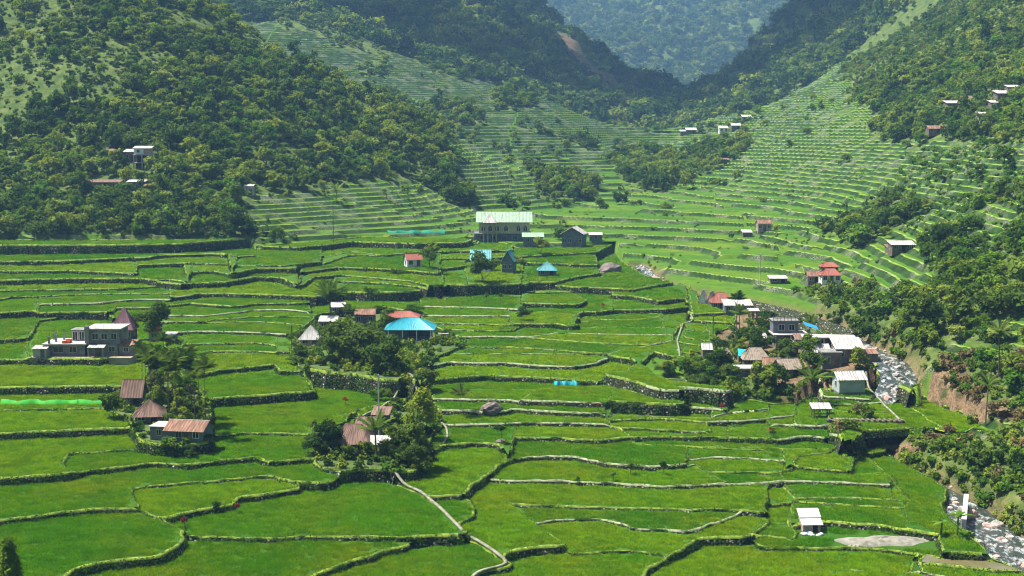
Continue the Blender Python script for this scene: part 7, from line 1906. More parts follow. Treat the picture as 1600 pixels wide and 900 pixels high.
 ('far3', 'far_grey_house', 'tiny grey roofed house rightmost on the far terrace edge', dict(d=4.0, h=2.2, roof='shed', rh=1.0, ov=0.3, wm='planks', rm='r_zinc', win=1, scale=1.1)),
 ('far4', 'far_dark_house', 'tiny dark house among trees left on the far terrace edge', dict(d=4.0, h=2.6, roof='gx', rh=1.3, ov=0.3, wm='planks', rm='r_zinc', win=1, scale=1.1)),
 ('far5', 'far_upper_hut', 'tiny hut standing highest among the far houses', dict(d=3.5, h=2.2, roof='shed', rh=0.9, ov=0.3, wm='planks', rm='r_white', win=0, scale=1.1)),
 ('far6', 'far_left_hut', 'tiny hut leftmost on the far terrace edge', dict(d=3.5, h=2.0, roof='shed', rh=0.9, ov=0.3, wm='planks', rm='r_white', win=0, scale=1.1)),
 ('farshed', 'far_long_shed', 'long dark shed on the far terraces below the yellowish tree', dict(d=3.5, h=2.0, roof='shed', rh=0.7, ov=0.3, wm='planks', rm='r_brown', win=0)),
]
for key, nm, label, kw in HOUSES:
    house(key, nm, label, **kw)

def box_part(t, name, mat, *a):
    b = MB()
    b.box(*a)
    return b.build(name, M[mat], t)

# --- the unfinished concrete house on the left
x, y, w = SITES['concrete']
t = thing('concrete_house', 'unfinished grey concrete house with a flat white deck and bare columns', 'house', (x, y, gz(x, y) + 0.05))
box_part(t, 'terrace', 'dirt', -8.8, 9.2, -1.2, 9.5, -1.4, 0.02)
box_part(t, 'lower_storey', 'blockwall', -6.2, 6.3, 0.9, 7.0, -1.0, 2.0)
box_part(t, 'deck_slab', 'concrete_pale', -6.9, 0.9, 0.2, 7.3, 2.02, 2.24)
box_part(t, 'upper_storey', 'concrete', 1.0, 6.5, 1.6, 7.2, 2.0, 4.6)
box_part(t, 'roof_slab', 'concrete_pale', 0.4, 6.9, 1.2, 7.6, 4.62, 4.84)
box_part(t, 'stair_room', 'concrete_pale', -2.7, 0.6, 4.0, 7.0, 2.25, 4.1)
box_part(t, 'stair_roof', 'concrete', -2.9, 0.75, 3.8, 7.1, 4.12, 4.26)
box_part(t, 'chimney_column', 'concrete', 0.55, 1.25, 0.9, 1.55, -0.8, 5.3)
for px, py in ((-5.7, 0.7), (-5.2, 3.0), (-4.5, 5.4), (-6.4, 5.6)):
    c = box_part(t, 'column', 'concrete', px - 0.16, px + 0.16, py - 0.16, py + 0.16, 2.25, 3.5)
    r = MB()
    for s in (-0.08, 0.08):
        r.tube((px + s, py, 3.5), (px + s * 1.4, py + 0.05, 4.2), 0.02, 0.02, 4)
    r.build('rebar', M['dark'], c)
r = MB()
for k in range(9):
    xx = 1.0 + 5.4 * k / 8
    r.tube((xx, 7.0 if k % 2 else 1.7, 4.84), (xx + 0.05, 7.0 if k % 2 else 1.7, 6.3 if k % 3 == 0 else 5.6), 0.025, 0.02, 4)
r.build('roof_rebar', M['dark'], t)
b = MB()
corrugated(b, (1.4, -0.9, 1.75), (4.4, -0.9, 1.75), (1.4, 0.95, 2.05), (4.4, 0.95, 2.05))
b.build('awning', M['r_white'], t)
for px in (1.6, 4.2):
    p = MB()
    p.tube((px, -0.8, -0.8), (px, -0.8, 1.75), 0.06, 0.06, 5)
    p.build('awning_post', M['frame'], t)
for xx, zz, ww, hh, yy in ((-4.2, 0.7, 1.7, 0.9, 0.9), (-1.6, 0.7, 1.2, 0.9, 0.9), (5.3, 0.8, 1.0, 0.9, 0.9), (2.2, 2.9, 1.0, 1.0, 1.6), (3.8, 2.9, 1.0, 1.0, 1.6), (5.5, 2.9, 0.9, 1.0, 1.6)):
    add_window(t, xx, zz, ww, hh, yy)
for xx in (-2.1, -0.9):
    add_window(t, xx, 2.35, 0.8, 1.5, 4.0, frame='white')
add_door(t, 2.8, 0.95, 1.9, 'planks', 0.9)
t2 = thing('white_outhouse', 'small white shed at the left corner of the concrete house', 'shed', (x - 6.9, y - 0.9, gz(x, y)))
body(t2, 2.3, 1.9, 1.7, 'shed', 0.25, 'concrete_pale')
make_roof(t2, 'shed', 2.3, 1.9, 1.7, 0.25, 0.2, 'r_white')
add_door(t2, 0.5, 0.7, 1.5)
t2 = thing('rusty_annex', 'low annex with a rusty roof right of the concrete house', 'shed', (x + 7.7, y + 1.2, gz(x, y)))
body(t2, 2.6, 3.0, 1.9, 'shed', 0.6, 'blockwall')
make_roof(t2, 'shed', 2.6, 3.0, 1.9, 0.6, 0.25, 'r_rust')
add_window(t2, 0, 0.8, 0.8, 0.7)
b = MB()
rr = random.Random(4)
for k in range(8):
    a, c = -2.9 + rr.random() * 1.0, 1.0 + rr.random()
    b.box(a - .3, a + .3, c - .3, c + .3, 2.25, 2.5 + rr.random() * 0.5)
o = b.build('orange_tank', M['orange'], None, (x - 0.4, y, gz(x, y) + 0.05))
tag(o, 'orange plastic goods heaped on the white deck', 'container')
xx, yy, ww = SITES['pinkhut']
b = MB()
for k in range(7):
    a, c = rr.uniform(-.8, .8), rr.uniform(0.2, 1.8)
    b.box(a - .3, a + .3, c - .2, c + .2, 0.0, 0.2 + rr.random() * 0.3)
o = b.build('orange_sheets', M['orange'], None, (xx, yy, gz(xx, yy) + 2.2))
tag(o, 'orange sheets lying on the pinkish hut', 'sheets')

# --- the rusty gabled house of the left hamlet
x, y, w = SITES['rusthouse']
t = thing('rusty_gabled_house', 'block house with a long rusty gable and grey side room under palms', 'house', (x, y, gz(x, y)), math.radians(-9))
t.scale = (0.9, 0.9, 0.88)
W_, D_, H_, RH = 5.6, 4.4, 1.9, 1.1
b = MB()
b.box(-1.4, 4.2, 0, D_, -1.0, H_)
b.add([(4.15, 0, H_), (4.15, D_, H_), (4.15, D_ / 2, H_ + RH), (4.2, 0, H_), (4.2, D_, H_), (4.2, D_ / 2, H_ + RH)], [(0, 2, 1), (3, 4, 5), (0, 3, 5, 2), (1, 2, 5, 4)])
b.build('wall', M['bluegrey'], t)
ro = MB()
corrugated(ro, (-1.9, -0.6, H_ - .15), (4.6, -0.6, H_ - .15), (-1.9, D_ / 2, H_ + RH), (4.6, D_ / 2, H_ + RH))
corrugated(ro, (4.6, D_ + .5, H_ - .15), (-1.9, D_ + .5, H_ - .15), (4.6, D_ / 2, H_ + RH), (-1.9, D_ / 2, H_ + RH))
ro = ro.build('roof', M['r_rust'], t)
rc = MB()
rc.tube((-1.95, D_ / 2, H_ + RH + .03), (4.65, D_ / 2, H_ + RH + .03), 0.09, 0.09, 5)
rc.build('ridge_cap', M['r_zinc'], ro)
box_part(t, 'side_room', 'bluegrey', -4.4, -1.42, 0.6, 4.2, -1.0, 2.05)
box_part(t, 'side_slab', 'concrete_pale', -4.6, -1.3, 0.4, 4.4, 2.07, 2.2)
add_window(t, -3.0, 0.8, 0.7, 0.9, 0.6)
add_window(t, 0.4, 0.7, 0.9, 0.9)
add_window(t, 3.2, 0.7, 0.9, 0.9, frame='white')
add_door(t, 1.8, 0.9, 1.7)
st = MB()
for k in range(6):
    st.box(-1.5 - 0.0, -0.6, -0.9 + 0.15 * k, -0.75 + 0.15 * k, -0.8, -0.6 + 0.3 * k)
st.build('stairs', M['concrete_pale'], t)

# --- the turquoise pavilion
x, y, w = SITES['blue']
t = thing('turquoise_pavilion', 'open pavilion with a large turquoise hipped roof on posts', 'pavilion', (x, y, gz(x, y) + 0.1))
w2, d2 = w - 1.6, 6.2
make_roof(t, 'hip', w2, d2, 2.5, 1.7, 0.8, 'r_blue', ridge=0.28)
box_part(t, 'back_wall', 'bluegrey', -w2 / 2, w2 / 2, d2 - 0.2, d2, -0.5, 2.45)
box_part(t, 'room', 'bluegrey', -w2 / 2, -0.3, 1.4, d2 - 0.25, -0.5, 2.4)
for px in (-w2 / 2, -w2 / 6, w2 / 6, w2 / 2):
    p = MB()
    p.box(px - .11, px + .11, -0.11, 0.11, -0.8, 2.5)
    p.build('post', M['white'], t)
p = MB()
p.box(-w2 / 2, w2 / 2, -0.03, 0.03, 0.75, 0.85)
for k in range(16):
    a = -w2 / 2 + w2 * k / 15
    p.box(a - .02, a + .02, -.02, .02, 0.1, 0.75)
p.build('railing', M['bluegrey'], t)
b = MB()
b.box(-w2 / 2 - 0.3, w2 / 2 + 2.6, -1.3, d2, -1.2, 0.08)
b.build('terrace', M['concrete'], t)
t2 = thing('stone_tank', 'small grey block tank on the terrace right of the pavilion', 'tank', (x + w2 / 2 + 2.4, y + 1.2, gz(x, y) + 0.2))
box_part(t2, 'body', 'blockwall', -0.9, 0.9, -0.6, 0.6, -0.3, 1.1)
box_part(t2, 'lid', 'concrete', -1.0, 1.0, -0.7, 0.7, 1.1, 1.2)

# --- the cream hall
x, y, w = SITES['hall']
hz = gz(x, y)
t = thing('cream_hall', 'cream hall with a pale green roof, arched windows and a white peaked porch', 'hall', (x, y, hz))
w2, d2 = w * 0.92, 9.0
box_part(t, 'basement', 'bluegrey', -w2 / 2 - 1.5, w2 / 2 + 0.5, 0.4, d2, -1.5, 2.2)
body(t, w2, d2, 6.0, 'gx', 2.6, 'cream', z0=2.2)
make_roof(t, 'gx', w2, d2, 6.0, 2.6, 0.9, 'r_mint')
box_part(t, 'porch_floor', 'concrete', -w2 / 2 + 0.2, -w2 / 2 + 6.6, -1.6, 0.0, 2.05, 2.25)
pr = MB()
px0 = -w2 / 2 + 3.4
for (a, b_) in (((px0 - 2.1, -2.0), (px0 + 2.1, -2.0)), ((px0 + 2.1, -2.0), (px0 + 2.1, 2.6)), ((px0 - 2.1, 2.6), (px0 - 2.1, -2.0))):
    corrugated(pr, (a[0], a[1], 5.6), (b_[0], b_[1], 5.6), (px0, 0.6, 8.3), (px0, 0.6, 8.3))
pr.build('porch_roof', M['r_white'], t)
for q in (-2.0, -0.7, 0.7, 2.0):
    p = MB()
    p.box(px0 + q - .13, px0 + q + .13, -1.55, -1.29, -1.0, 5.6)
    p.build('pillar', M['cream'], t)
for k, xx in enumerate((-w2 / 2 + 1.3, -w2 / 2 + 3.4, -w2 / 2 + 5.5, -w2 / 2 + 8.2, w2 / 2 - 3.4, w2 / 2 - 1.3)):
    add_window(t, xx, 2.9, 1.15, 1.3, 0.0, frame='white', arch=True)
for k in range(5):
    add_window(t, -w2 / 2 + 1.0 + k * 3.3, 0.3, 1.3, 1.1, 0.4)
x2, y2, w3 = SITES['annex']
t2 = thing('green_roof_annex', 'low grey annex with a pale green roof in front of the cream hall', 'house', (x2, y2, gz(x2, y2)))
body(t2, w3 - 0.6, 4.5, 3.0, 'shed', 0.9, 'bluegrey')
make_roof(t2, 'shed', w3 - 0.6, 4.5, 3.0, 0.9, 0.4, 'r_mint')
for k in (-1.6, 0, 1.6):
    add_window(t2, k, 1.5, 0.9, 0.9)
add_door(t2, 2.3, 0.9, 1.9)

# --- riverside: two storey house, long flat roof, grey green house, shelter, white shed
x, y, w = SITES['twostorey']
t = thing('two_storey_house', 'grey two storey house with a railed flat deck by the river', 'house', (x, y, gz(x, y)))
box_part(t, 'lower_storey', 'blockwall', -w / 2, w / 2, 0.8, 5.2, -1.0, 1.9)
box_part(t, 'deck', 'concrete_pale', -w / 2 - 0.3, w / 2 + 0.6, -0.5, 5.3, 1.92, 2.12)
box_part(t, 'upper_storey', 'bluegrey', -w / 2, w / 2 - 1.2, 1.6, 5.2, 2.12, 4.3)
box_part(t, 'roof_slab', 'concrete', -w / 2 - 0.2, w / 2 - 1.0, 1.4, 5.4, 4.32, 4.5)
rl = MB()
for k in range(8):
    a = -w / 2 + (w - 1.2) * k / 7
    rl.box(a - .04, a + .04, 1.46, 1.54, 4.5, 5.4)
for zz in (4.9, 5.35):
    rl.box(-w / 2, w / 2 - 1.2, 1.47, 1.53, zz, zz + 0.07)
rl.build('railing', M['planks'], t)
for px in (-w / 2 + 0.1, 0, w / 2 - 0.1):
    p = MB()
    p.box(px - .1, px + .1, -0.4, -0.2, -1, 1.92)
    p.build('post', M['white'], t)
add_window(t, -1.4, 2.7, 1.0, 1.0, 1.6)
add_window(t, 0.5, 2.7, 1.0, 1.0, 1.6)
add_door(t, -0.6, 0.9, 1.8, 'planks', 0.8)
add_window(t, 1.4, 0.6, 1.0, 0.9, 0.8)
b = MB()
b.add([(-1.1, -1.2, 0.3), (1.4, -1.4, -0.5), (1.5, 1.2, -0.1), (-1.1, 1.2, 0.7), (-1.1, -1.2, 0.24), (1.4, -1.4, -0.56), (1.5, 1.2, -0.16), (-1.1, 1.2, 0.64)], [(0, 1, 2, 3), (7, 6, 5, 4), (0, 4, 5, 1), (1, 5, 6, 2), (2, 6, 7, 3), (3, 7, 4, 0)])
o = b.build('blue_awning', M['tarp_blue'], None, (x + w / 2 + 1.0, y + 2.0, gz(x, y) + 3.4))
tag(o, 'blue tarpaulin awning stretched right of the two storey house', 'awning')

x, y, w = SITES['longflat']
t = thing('long_flat_house', 'long open house with a flat white roof on columns beside the river', 'house', (x, y, gz(x, y)), math.radians(-7))
box_part(t, 'roof', 'concrete_pale', -w / 2, w / 2, -0.4, 3.6, 2.3, 2.5)
box_part(t, 'back_wall', 'blockwall', -w / 2 + 0.2, w / 2 - 0.2, 2.9, 3.2, -1.2, 2.28)
box_part(t, 'floor', 'concrete', -w / 2, w / 2, -0.3, 2.88, -1.4, -0.05)
for k in range(6):
    px = -w / 2 + 0.3 + (w - 0.6) * k / 5
    p = MB()
    p.box(px - .12, px + .12, -0.2, 0.04, -0.05, 2.3)
    p.build('column', M['concrete_pale'], t)
for k in range(4):
    add_window(t, -w / 2 + 1.5 + k * (w - 3) / 3, 0.8, 1.2, 0.9, 2.9)

x, y, w = SITES['greygreen']
t = thing('grey_green_house', 'grey green box house with a pale gabled roof beside the small fields', 'house', (x, y, gz(x, y)), math.radians(6))
body(t, w - 0.5, 3.6, 2.6, 'gx', 1.0, 'greengrey')
make_roof(t, 'gx', w - 0.5, 3.6, 2.6, 1.0, 0.4, 'r_white')
for k in range(9):
    a = -(w - .5) / 2 + (w - .5) * k / 8
    box_part(t, 'batten', 'greengrey', a - .03, a + .03, -0.05, 0.0, 0.4, 2.5)
box_part(t, 'plinth', 'bluegrey', -(w - .5) / 2 - .05, (w - .5) / 2 + .05, -0.07, 3.65, -1.2, 0.4)
add_window(t, 0, 1.2, 0.7, 0.8, 0, 'left', w - 0.5, 3.6)

x, y, w = SITES['shelter']
t = thing('small_white_shelter', 'small open shelter with a white roof on four posts among fields', 'shelter', (x, y, gz(x, y)))
make_roof(t, 'shed', w - 0.5, 1.7, 1.5, 0.5, 0.25, 'r_white')
for px in (-w / 2 + .35, w / 2 - .35):
    for py in (0.1, 1.6):
        p = MB()
        p.tube((px, py, -0.5), (px, py, 1.5 + (0.4 if py > 1 else 0)), 0.09, 0.09, 6)
        p.build('post', M['planks'], t)
box_part(t, 'bench', 'planks', -w / 2 + .4, w / 2 - .4, 0.9, 1.4, 0.35, 0.45)

x, y, w = SITES['whiteshed']
t = thing('bright_white_shed', 'bright white roofed shed on the near terrace with goods piled in front', 'shed', (x, y, gz(x, y)), math.radians(3))
t.scale = (0.85, 0.85, 0.85)
box_part(t, 'wall', 'pinkwall', -1.25, 1.25, 0.2, 2.4, -0.5, 1.25)
ro = MB()
corrugated(ro, (-1.5, -0.35, 1.2), (1.5, -0.35, 1.2), (-1.5, 1.25, 1.75), (1.5, 1.25, 1.75), 0.25, 0.02)
ro.build('lower_roof', M['white'], t)
ro = MB()
corrugated(ro, (-1.55, 1.15, 1.9), (1.55, 1.15, 1.9), (-1.55, 2.9, 2.75), (1.55, 2.9, 2.75), 0.25, 0.02)
ro.build('upper_roof', M['white'], t)
box_part(t, 'upper_wall', 'pinkwall', -1.3, 1.3, 1.3, 2.7, 1.2, 1.85)
add_door(t, 0.5, 0.7, 1.1, 'dark', 0.2)
for k in range(9):
    b = MB()
    a = random.uniform(-1.5, 1.3)
    c = random.uniform(-1.7, -0.6)
    s = random.uniform(0.22, 0.42)
    r_ = crown_mesh('sack', 300 + k, s, s * 0.7, 10, 0.2, 3, M['sacks']) if False else None
    n = 7
    vs, fs = [], []
    for i in range(4):
        zz = s * 1.0 * i / 3
        rad = s * (0.75, 1.0, 0.85, 0.35)[i]
        for j in range(n):
            q = 2 * math.pi * j / n
            vs.append((a + rad * math.cos(q) * random.uniform(.85, 1.15), c + rad * math.sin(q) * random.uniform(.85, 1.15), zz - 0.05))
    for i in range(3):
        for j in range(n):
            fs.append((i * n + j, i * n + (j + 1) % n, (i + 1) * n + (j + 1) % n, (i + 1) * n + j))
    fs.append(tuple(range(3 * n, 4 * n)))
    b.add(vs, fs)
    o = b.build('sack', M['tarp_blue'] if k == 4 else M['sacks'], None, (x, y, gz(x, y)), shade=True)
    if k == 4:
        tag(o, 'blue sack in the pile in front of the white shed', 'sack')
    else:
        tag(o, 'pale sack piled in front of the bright white shed', 'sack', 'pale sacks by the white shed')

# --- tarpaulin hut and the concrete frame house on the left hill
x, y, w = SITES['tealtarp']
b = MB()
h0 = 2.1
b.add([(-w / 2, -0.9, h0 - .6), (w / 2, -0.9, h0 - .75), (w / 2 + .2, 1.2, h0 + .2), (-w / 2 + .2, 1.2, h0 + .4), (-w / 2, -0.9, h0 - .66), (w / 2, -0.9, h0 - .81), (w / 2 + .2, 1.2, h0 + .14), (-w / 2 + .2, 1.2, h0 + .34)],
      [(0, 1, 2, 3), (7, 6, 5, 4), (0, 4, 5, 1), (1, 5, 6, 2), (2, 6, 7, 3), (3, 7, 4, 0)])
t = thing('teal_tarpaulin_hut', 'low hut under a bright teal tarpaulin between the thatched huts', 'hut', (x, y, gz(x, y)))
b.build('tarpaulin', M['tarp_teal'], t)
box_part(t, 'wall', 'planks', -w / 2 + .2, w / 2 - .1, -0.3, 1.1, -0.6, 1.5)
x, y, w = SITES['lefthill1']
t = thing('concrete_frame_house', 'house on a tall bare concrete frame on the left wooded hill', 'house', (x, y, gz(x, y)))
for px in (-w / 2, 0, w / 2):
    for py in (0.2, 3.6):
        box_part(t, 'column', 'concrete_pale', px - .16, px + .16, py - .16, py + .16, -2.5, 4.4)
for zz in (1.9, 4.4):
    box_part(t, 'floor_slab', 'concrete_pale', -w / 2 - .3, w / 2 + .3, 0, 3.9, zz, zz + 0.25)
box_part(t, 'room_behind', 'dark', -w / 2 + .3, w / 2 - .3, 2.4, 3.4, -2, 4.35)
box_part(t, 'upper_room', 'white', -w / 2, w / 2 - 2.2, 0.6, 3.6, 4.7, 6.6)
box_part(t, 'orange_room', 'pinkwall', w / 2 - 2.15, w / 2, 0.8, 3.6, 4.7, 6.4)
add_window(t, -w / 2 + 1.4, 5.3, 0.8, 0.8, 0.6)
ro = MB()
corrugated(ro, (-w / 2 - .4, 0.2, 6.6), (w / 2 + .4, 0.2, 6.6), (-w / 2 - .4, 4.0, 7.3), (w / 2 + .4, 4.0, 7.3))
ro.build('roof', M['r_white'], t)

# ------------------------------------------------------------------ paths, river, stones
def ribbon(name, pts, width, z_of, mat, thick=0.15, kind='structure', step=1.0, label=None):
    P = relax(resample(pts, step), 3)
    n = normals(P)
    Z = z_of(P)
    m = len(P)
    V = np.concatenate([np.column_stack([P - n * width / 2, Z]), np.column_stack([P + n * width / 2, Z]),
                        np.column_stack([P - n * width / 2, Z - thick]), np.column_stack([P + n * width / 2, Z - thick])])
    i = np.arange(m - 1)
    Fc = np.concatenate([np.column_stack([i, i + 1, m + i + 1, m + i])[:, ::-1], np.column_stack([i, i + 1, 2 * m + i + 1, 2 * m + i]), np.column_stack([m + i, m + i + 1, 3 * m + i + 1, 3 * m + i])[:, ::-1]])
    a, b_, c = V[Fc[:, 0]], V[Fc[:, 1]], V[Fc[:, 2]]
    nz = np.cross(b_ - a, c - a)[:, 2]
    Fc[:m - 1] = np.where((nz[:m - 1] < 0)[:, None], Fc[:m - 1][:, ::-1], Fc[:m - 1])
    o = link(name, make_mesh(name, V, Fc, [M[mat]]), kind=kind)
    if label:
        o['label'] = label
    return o
def path_z(P):
    n = normals(P)
    z = np.maximum.reduce([ground(P[:, 0] + s * n[:, 0] * .8, P[:, 1] + s * n[:, 1] * .8) for s in (-1, 0, 1)])
    z = np.maximum(z, 0)
    for _ in range(4):
        z[1:-1] = 0.25 * z[:-2] + 0.5 * z[1:-1] + 0.25 * z[2:]
    return z + 0.24
pk = 0
for kind, hpx, pts in walls:
    if kind == 'p':
        ribbon('footpath', pts, 0.30 if pk else 0.36, path_z, 'path')
        pk += 1

cl = RV[:, :2]
P = relax(resample(cl, 1.5), 4)
n = normals(P)
d, wv, lev = river_info(P[:, 0], P[:, 1])
cols = 7
V = []
for k in range(cols):
    s = (k / (cols - 1) - 0.5) * 2.6
    q = P + n * (wv * s)[:, None]
    V.append(np.column_stack([q, lev - 0.30 + 0.06 * fbm(q[:, 0] / 2, q[:, 1] / 2, 2)]))
m = len(P)
V = np.concatenate(V)
Fc = []
for k in range(cols - 1):
    i = np.arange(m - 1)
    Fc.append(np.column_stack([k * m + i, k * m + i + 1, (k + 1) * m + i + 1, (k + 1) * m + i]))
Fc = np.concatenate(Fc)
if np.cross(V[Fc[0, 1]] - V[Fc[0, 0]], V[Fc[0, 2]] - V[Fc[0, 0]])[2] < 0:
    Fc = Fc[:, ::-1]
link('river', make_mesh('river', V, Fc.copy(), [M['water']], shade=True), kind='structure')

def rock_mesh(seed, mat, flat=0.7, sub=2):
    import bmesh
    bm = bmesh.new()
    bmesh.ops.create_icosphere(bm, subdivisions=sub, radius=1.0)
    r = np.random.RandomState(seed)
    pl = r.normal(0, 1, (7, 3))
    pl /= np.linalg.norm(pl, axis=1)[:, None]
    of_ = r.uniform(0.55, 0.9, 7)
    for v in bm.verts:
        c = np.array(v.co)
        for q, o_ in zip(pl, of_):
            dd = c @ q - o_
            if dd > 0:
                c = c - q * dd * 0.85
        c *= 1 + 0.08 * r.normal()
        v.co = (c[0], c[1] * 0.85, c[2] * flat)
    me = bpy.data.meshes.new('rock')
    bm.to_mesh(me)
    bm.free()
    me.materials.append(mat)
    return me
rocks = [rock_mesh(k, M['rock'] if k < 5 else M['rock_red']) for k in range(7)]
rr = np.random.RandomState(21)
t = np.linspace(0, 1, len(P))
cand = []
for k in range(760):
    i = rr.randint(len(P) - 2)
    if rr.rand() < (0.5 if P[i, 1] > 205 else 0.3):
        continue
    s = rr.normal(0, 0.62)
    q = P[i] + n[i] * wv[i] * s
    sz = min(0.20 + rr.exponential(0.26), 1.3)
    cand.append((q[0] + rr.normal(0, .5), q[1] + rr.normal(0, .5), lev[i] - 0.35 + 0.25 * abs(s) * (abs(s) > 0.9), sz, rr.randint(7)))
cand.sort(key=lambda c_: -c_[3] / c_[1])
nown = 0
for (a, b_, z, sz, k) in cand[:110]:
    where = 'lower river at the right edge' if b_ < 200 else 'river bend beside the riverside village' if b_ < 300 else 'river far up the valley'
    o = link('boulder', rocks[k], None, (a, b_, z + sz * 0.1), rr.uniform(0, 6.28))
    o.scale = (sz, sz, sz)
    col = 'reddish' if k > 4 else 'pale'
    tag(o, '%s boulder lying in the %s' % (col, where), 'boulder', '%s boulders in the %s' % (col, where))
st_me, st_v, st_f = [], [], []
base_v = np.array([v.co for v in rock_mesh(50, M['rock'], 0.7, 1).vertices])
base_f = np.array([tuple(p_.vertices) for p_ in rock_mesh(50, M['rock'], 0.7, 1).polygons])
for (a, b_, z, sz, k) in cand[110:]:
    an = rr.uniform(0, 6.28)
    R_ = np.array([[math.cos(an), -math.sin(an), 0], [math.sin(an), math.cos(an), 0], [0, 0, 1]])
    st_f.append(base_f + len(base_v) * len(st_v))
    st_v.append(base_v @ R_.T * sz * rr.uniform(.7, 1.3, 3) + np.array([a, b_, z]))
o = link('river_stones', make_mesh('river_stones', np.concatenate(st_v), np.concatenate(st_f), [M['rock']]), kind='stuff')

def big_rock(key, name, label, sx, sy, sz, mat, seed, dz=0.0):
    x, y, w = SITES[key]
    o = link(name, rock_mesh(seed, M[mat], 1.0, 3), None, (x, y, gz(x, y) + dz), 0.4)
    o.scale = (sx, sy, sz)
    tag(o, label, 'boulder')
big_rock('boulder', 'large_boulder', 'large dark boulder lying in a paddy right of the middle hamlet', 1.7, 1.3, 1.25, 'rock_dark', 70, 0.2)
big_rock('boulder2', 'dark_boulder', 'small dark boulder at the foot of the thin sapling palm', 0.8, 0.7, 0.5, 'rock_dark', 71, 0.1)
big_rock('rockknoll', 'rocky_knoll', 'brown rocky knoll at the far edge of the valley paddies', 3.8, 3.0, 2.4, 'rock_dark', 72, 0.2)
big_rock('redboulder', 'red_boulder', 'big reddish boulder at the end of the white river wall', 1.3, 1.2, 1.2, 'rock_red', 73, 0.2)

a, b_ = SITES['rwall1'], SITES['rwall2']
mb = MB()
mb.box(-0.22, 0.22, 0, math.hypot(a[0] - b_[0], a[1] - b_[1]), -2.0, 0.9)
mb.box(-0.30, 0.30, 0, math.hypot(a[0] - b_[0], a[1] - b_[1]), 0.9, 1.02)
o = mb.build('river_wall', M['concrete_pale'], None, (b_[0], b_[1], gz(b_[0] - 1.5, b_[1]) - 0.3), math.atan2(-(a[0] - b_[0]), a[1] - b_[1]))
tag(o, 'short pale concrete wall standing along the lower river', 'wall')
a, b_ = SITES['rail1'], SITES['rail2']
t = thing('bank_fence', 'low post and rail fence along the river bank in the corner', 'fence', (0, 0, 0))
za, zb = gz(a[0], a[1]), gz(b_[0], b_[1])
rl = MB()
rl.tube((a[0], a[1], za + 0.55), (b_[0], b_[1], zb + 0.55), 0.10, 0.10, 6)
rl.build('rail', M['palepole'], t)
for k in range(6):
    f = k / 5
    p = MB()
    px, py = a[0] + (b_[0] - a[0]) * f, a[1] + (b_[1] - a[1]) * f
    zz = za + (zb - za) * f
    p.box(px - .15, px + .15, py - .15, py + .15, zz - 1.2, zz + 0.7)
    p.build('post', M['concrete_pale'], t)

# log across the gorge and the dry bushes below it
a, b_ = SITES['log1'], SITES['log2']
za, zb = gz(a[0], a[1]) + 0.35, gz(b_[0], b_[1]) + 0.35
t = thing('log_bridge', 'dark log bridge laid across the gorge below the small shelter', 'bridge', (0, 0, 0))
lg = MB()
lg.tube((a[0], a[1], za), (b_[0], b_[1], zb), 0.22, 0.18, 8)
lg.build('log', M['planks'], t)
lg = MB()
lg.tube((a[0], a[1] + 0.5, za), (b_[0], b_[1] + 0.5, zb), 0.18, 0.16, 8)
lg.build('log', M['planks'], t)
for k in range(14):
    f = (k + 0.5) / 14
    p = MB()
    p.box(-0.18, 0.18, -0.35, 0.85, 0.18, 0.26)
    p.build('plank', M['planks'], t, (a[0] + (b_[0] - a[0]) * f, a[1] + (b_[1] - a[1]) * f, za + (zb - za) * f + 0.02), 0.05 * (k % 3 - 1))
dry = [crown_mesh('leaves', 600 + k, 1.0, 0.8, 260, 0.22, 8, M[mt], 0.5) for k, mt in enumerate(['leaf_dry', 'leaf_a', 'leaf_c'])]
rd = random.Random(8)
for k in range(16):
    x, y, w = SITES['gorge%d' % (k % 5 + 1)]
    x, y = x + rd.uniform(-1.8, 1.8), y + rd.uniform(-1.5, 1.5)
    kd = k % 3
    zz = min(gz(x, y), gz(*SITES['gorge%d' % (k % 5 + 1)][:2]) + 0.4)
    lab_ = ['dry brown bush in the gorge below the log bridge', 'green bush in the gorge below the log bridge', 'olive bush in the gorge below the log bridge'][kd]
    t = thing('gorge_bush', lab_, 'bush', (x, y, zz), rd.uniform(0, 6), ['dry', 'green', 'olive'][kd] + ' bushes in the gorge')
    s = rd.uniform(0.8, 1.5)
    o = link('leaves', dry[kd], t)
    o.scale = (s, s, s)
    p = MB()
    p.tube((0, 0, -0.4), (0.05, 0, 0.6), 0.07, 0.04, 5)
    p.build('stem', M['bark'], t)

# stone embankment beside the river bend
e1, e2, e3 = SITES['emb1'], SITES['emb2'], SITES['emb3']
pl = resample([e1[:2], e2[:2], e3[:2]], 0.6)
nn = normals(pl)
nn = np.where((nn[:, 1] > 0)[:, None], -nn, nn)
rows = 9
V = []
for k in range(rows):
    q = pl + nn * (k * 0.62)
    zz = ground(pl[:, 0], pl[:, 1]) * 0 + np.linspace(gz(e1[0], e1[1]), gz(e3[0], e3[1]), len(pl)) + 2.3 - k * 0.30
    V.append(np.column_stack([q, zz + 0.16 * fbm(q[:, 0] * 1.2, q[:, 1] * 1.2, 3)]))
V.append(np.column_stack([pl - nn * 0.8, V[0][:, 2] - 3]))
V = [V[-1]] + V[:-1]
m = len(pl)
V = np.concatenate(V)
Fc = np.concatenate([np.column_stack([k * m + np.arange(m - 1), k * m + np.arange(m - 1) + 1, (k + 1) * m + np.arange(m - 1) + 1, (k + 1) * m + np.arange(m - 1)]) for k in range(rows)])
o = link('stone_embankment', make_mesh('stone_embankment', V, Fc, [M['riprap']]))
tag(o, 'long sloping grey stone embankment beside the river bend', 'embankment')

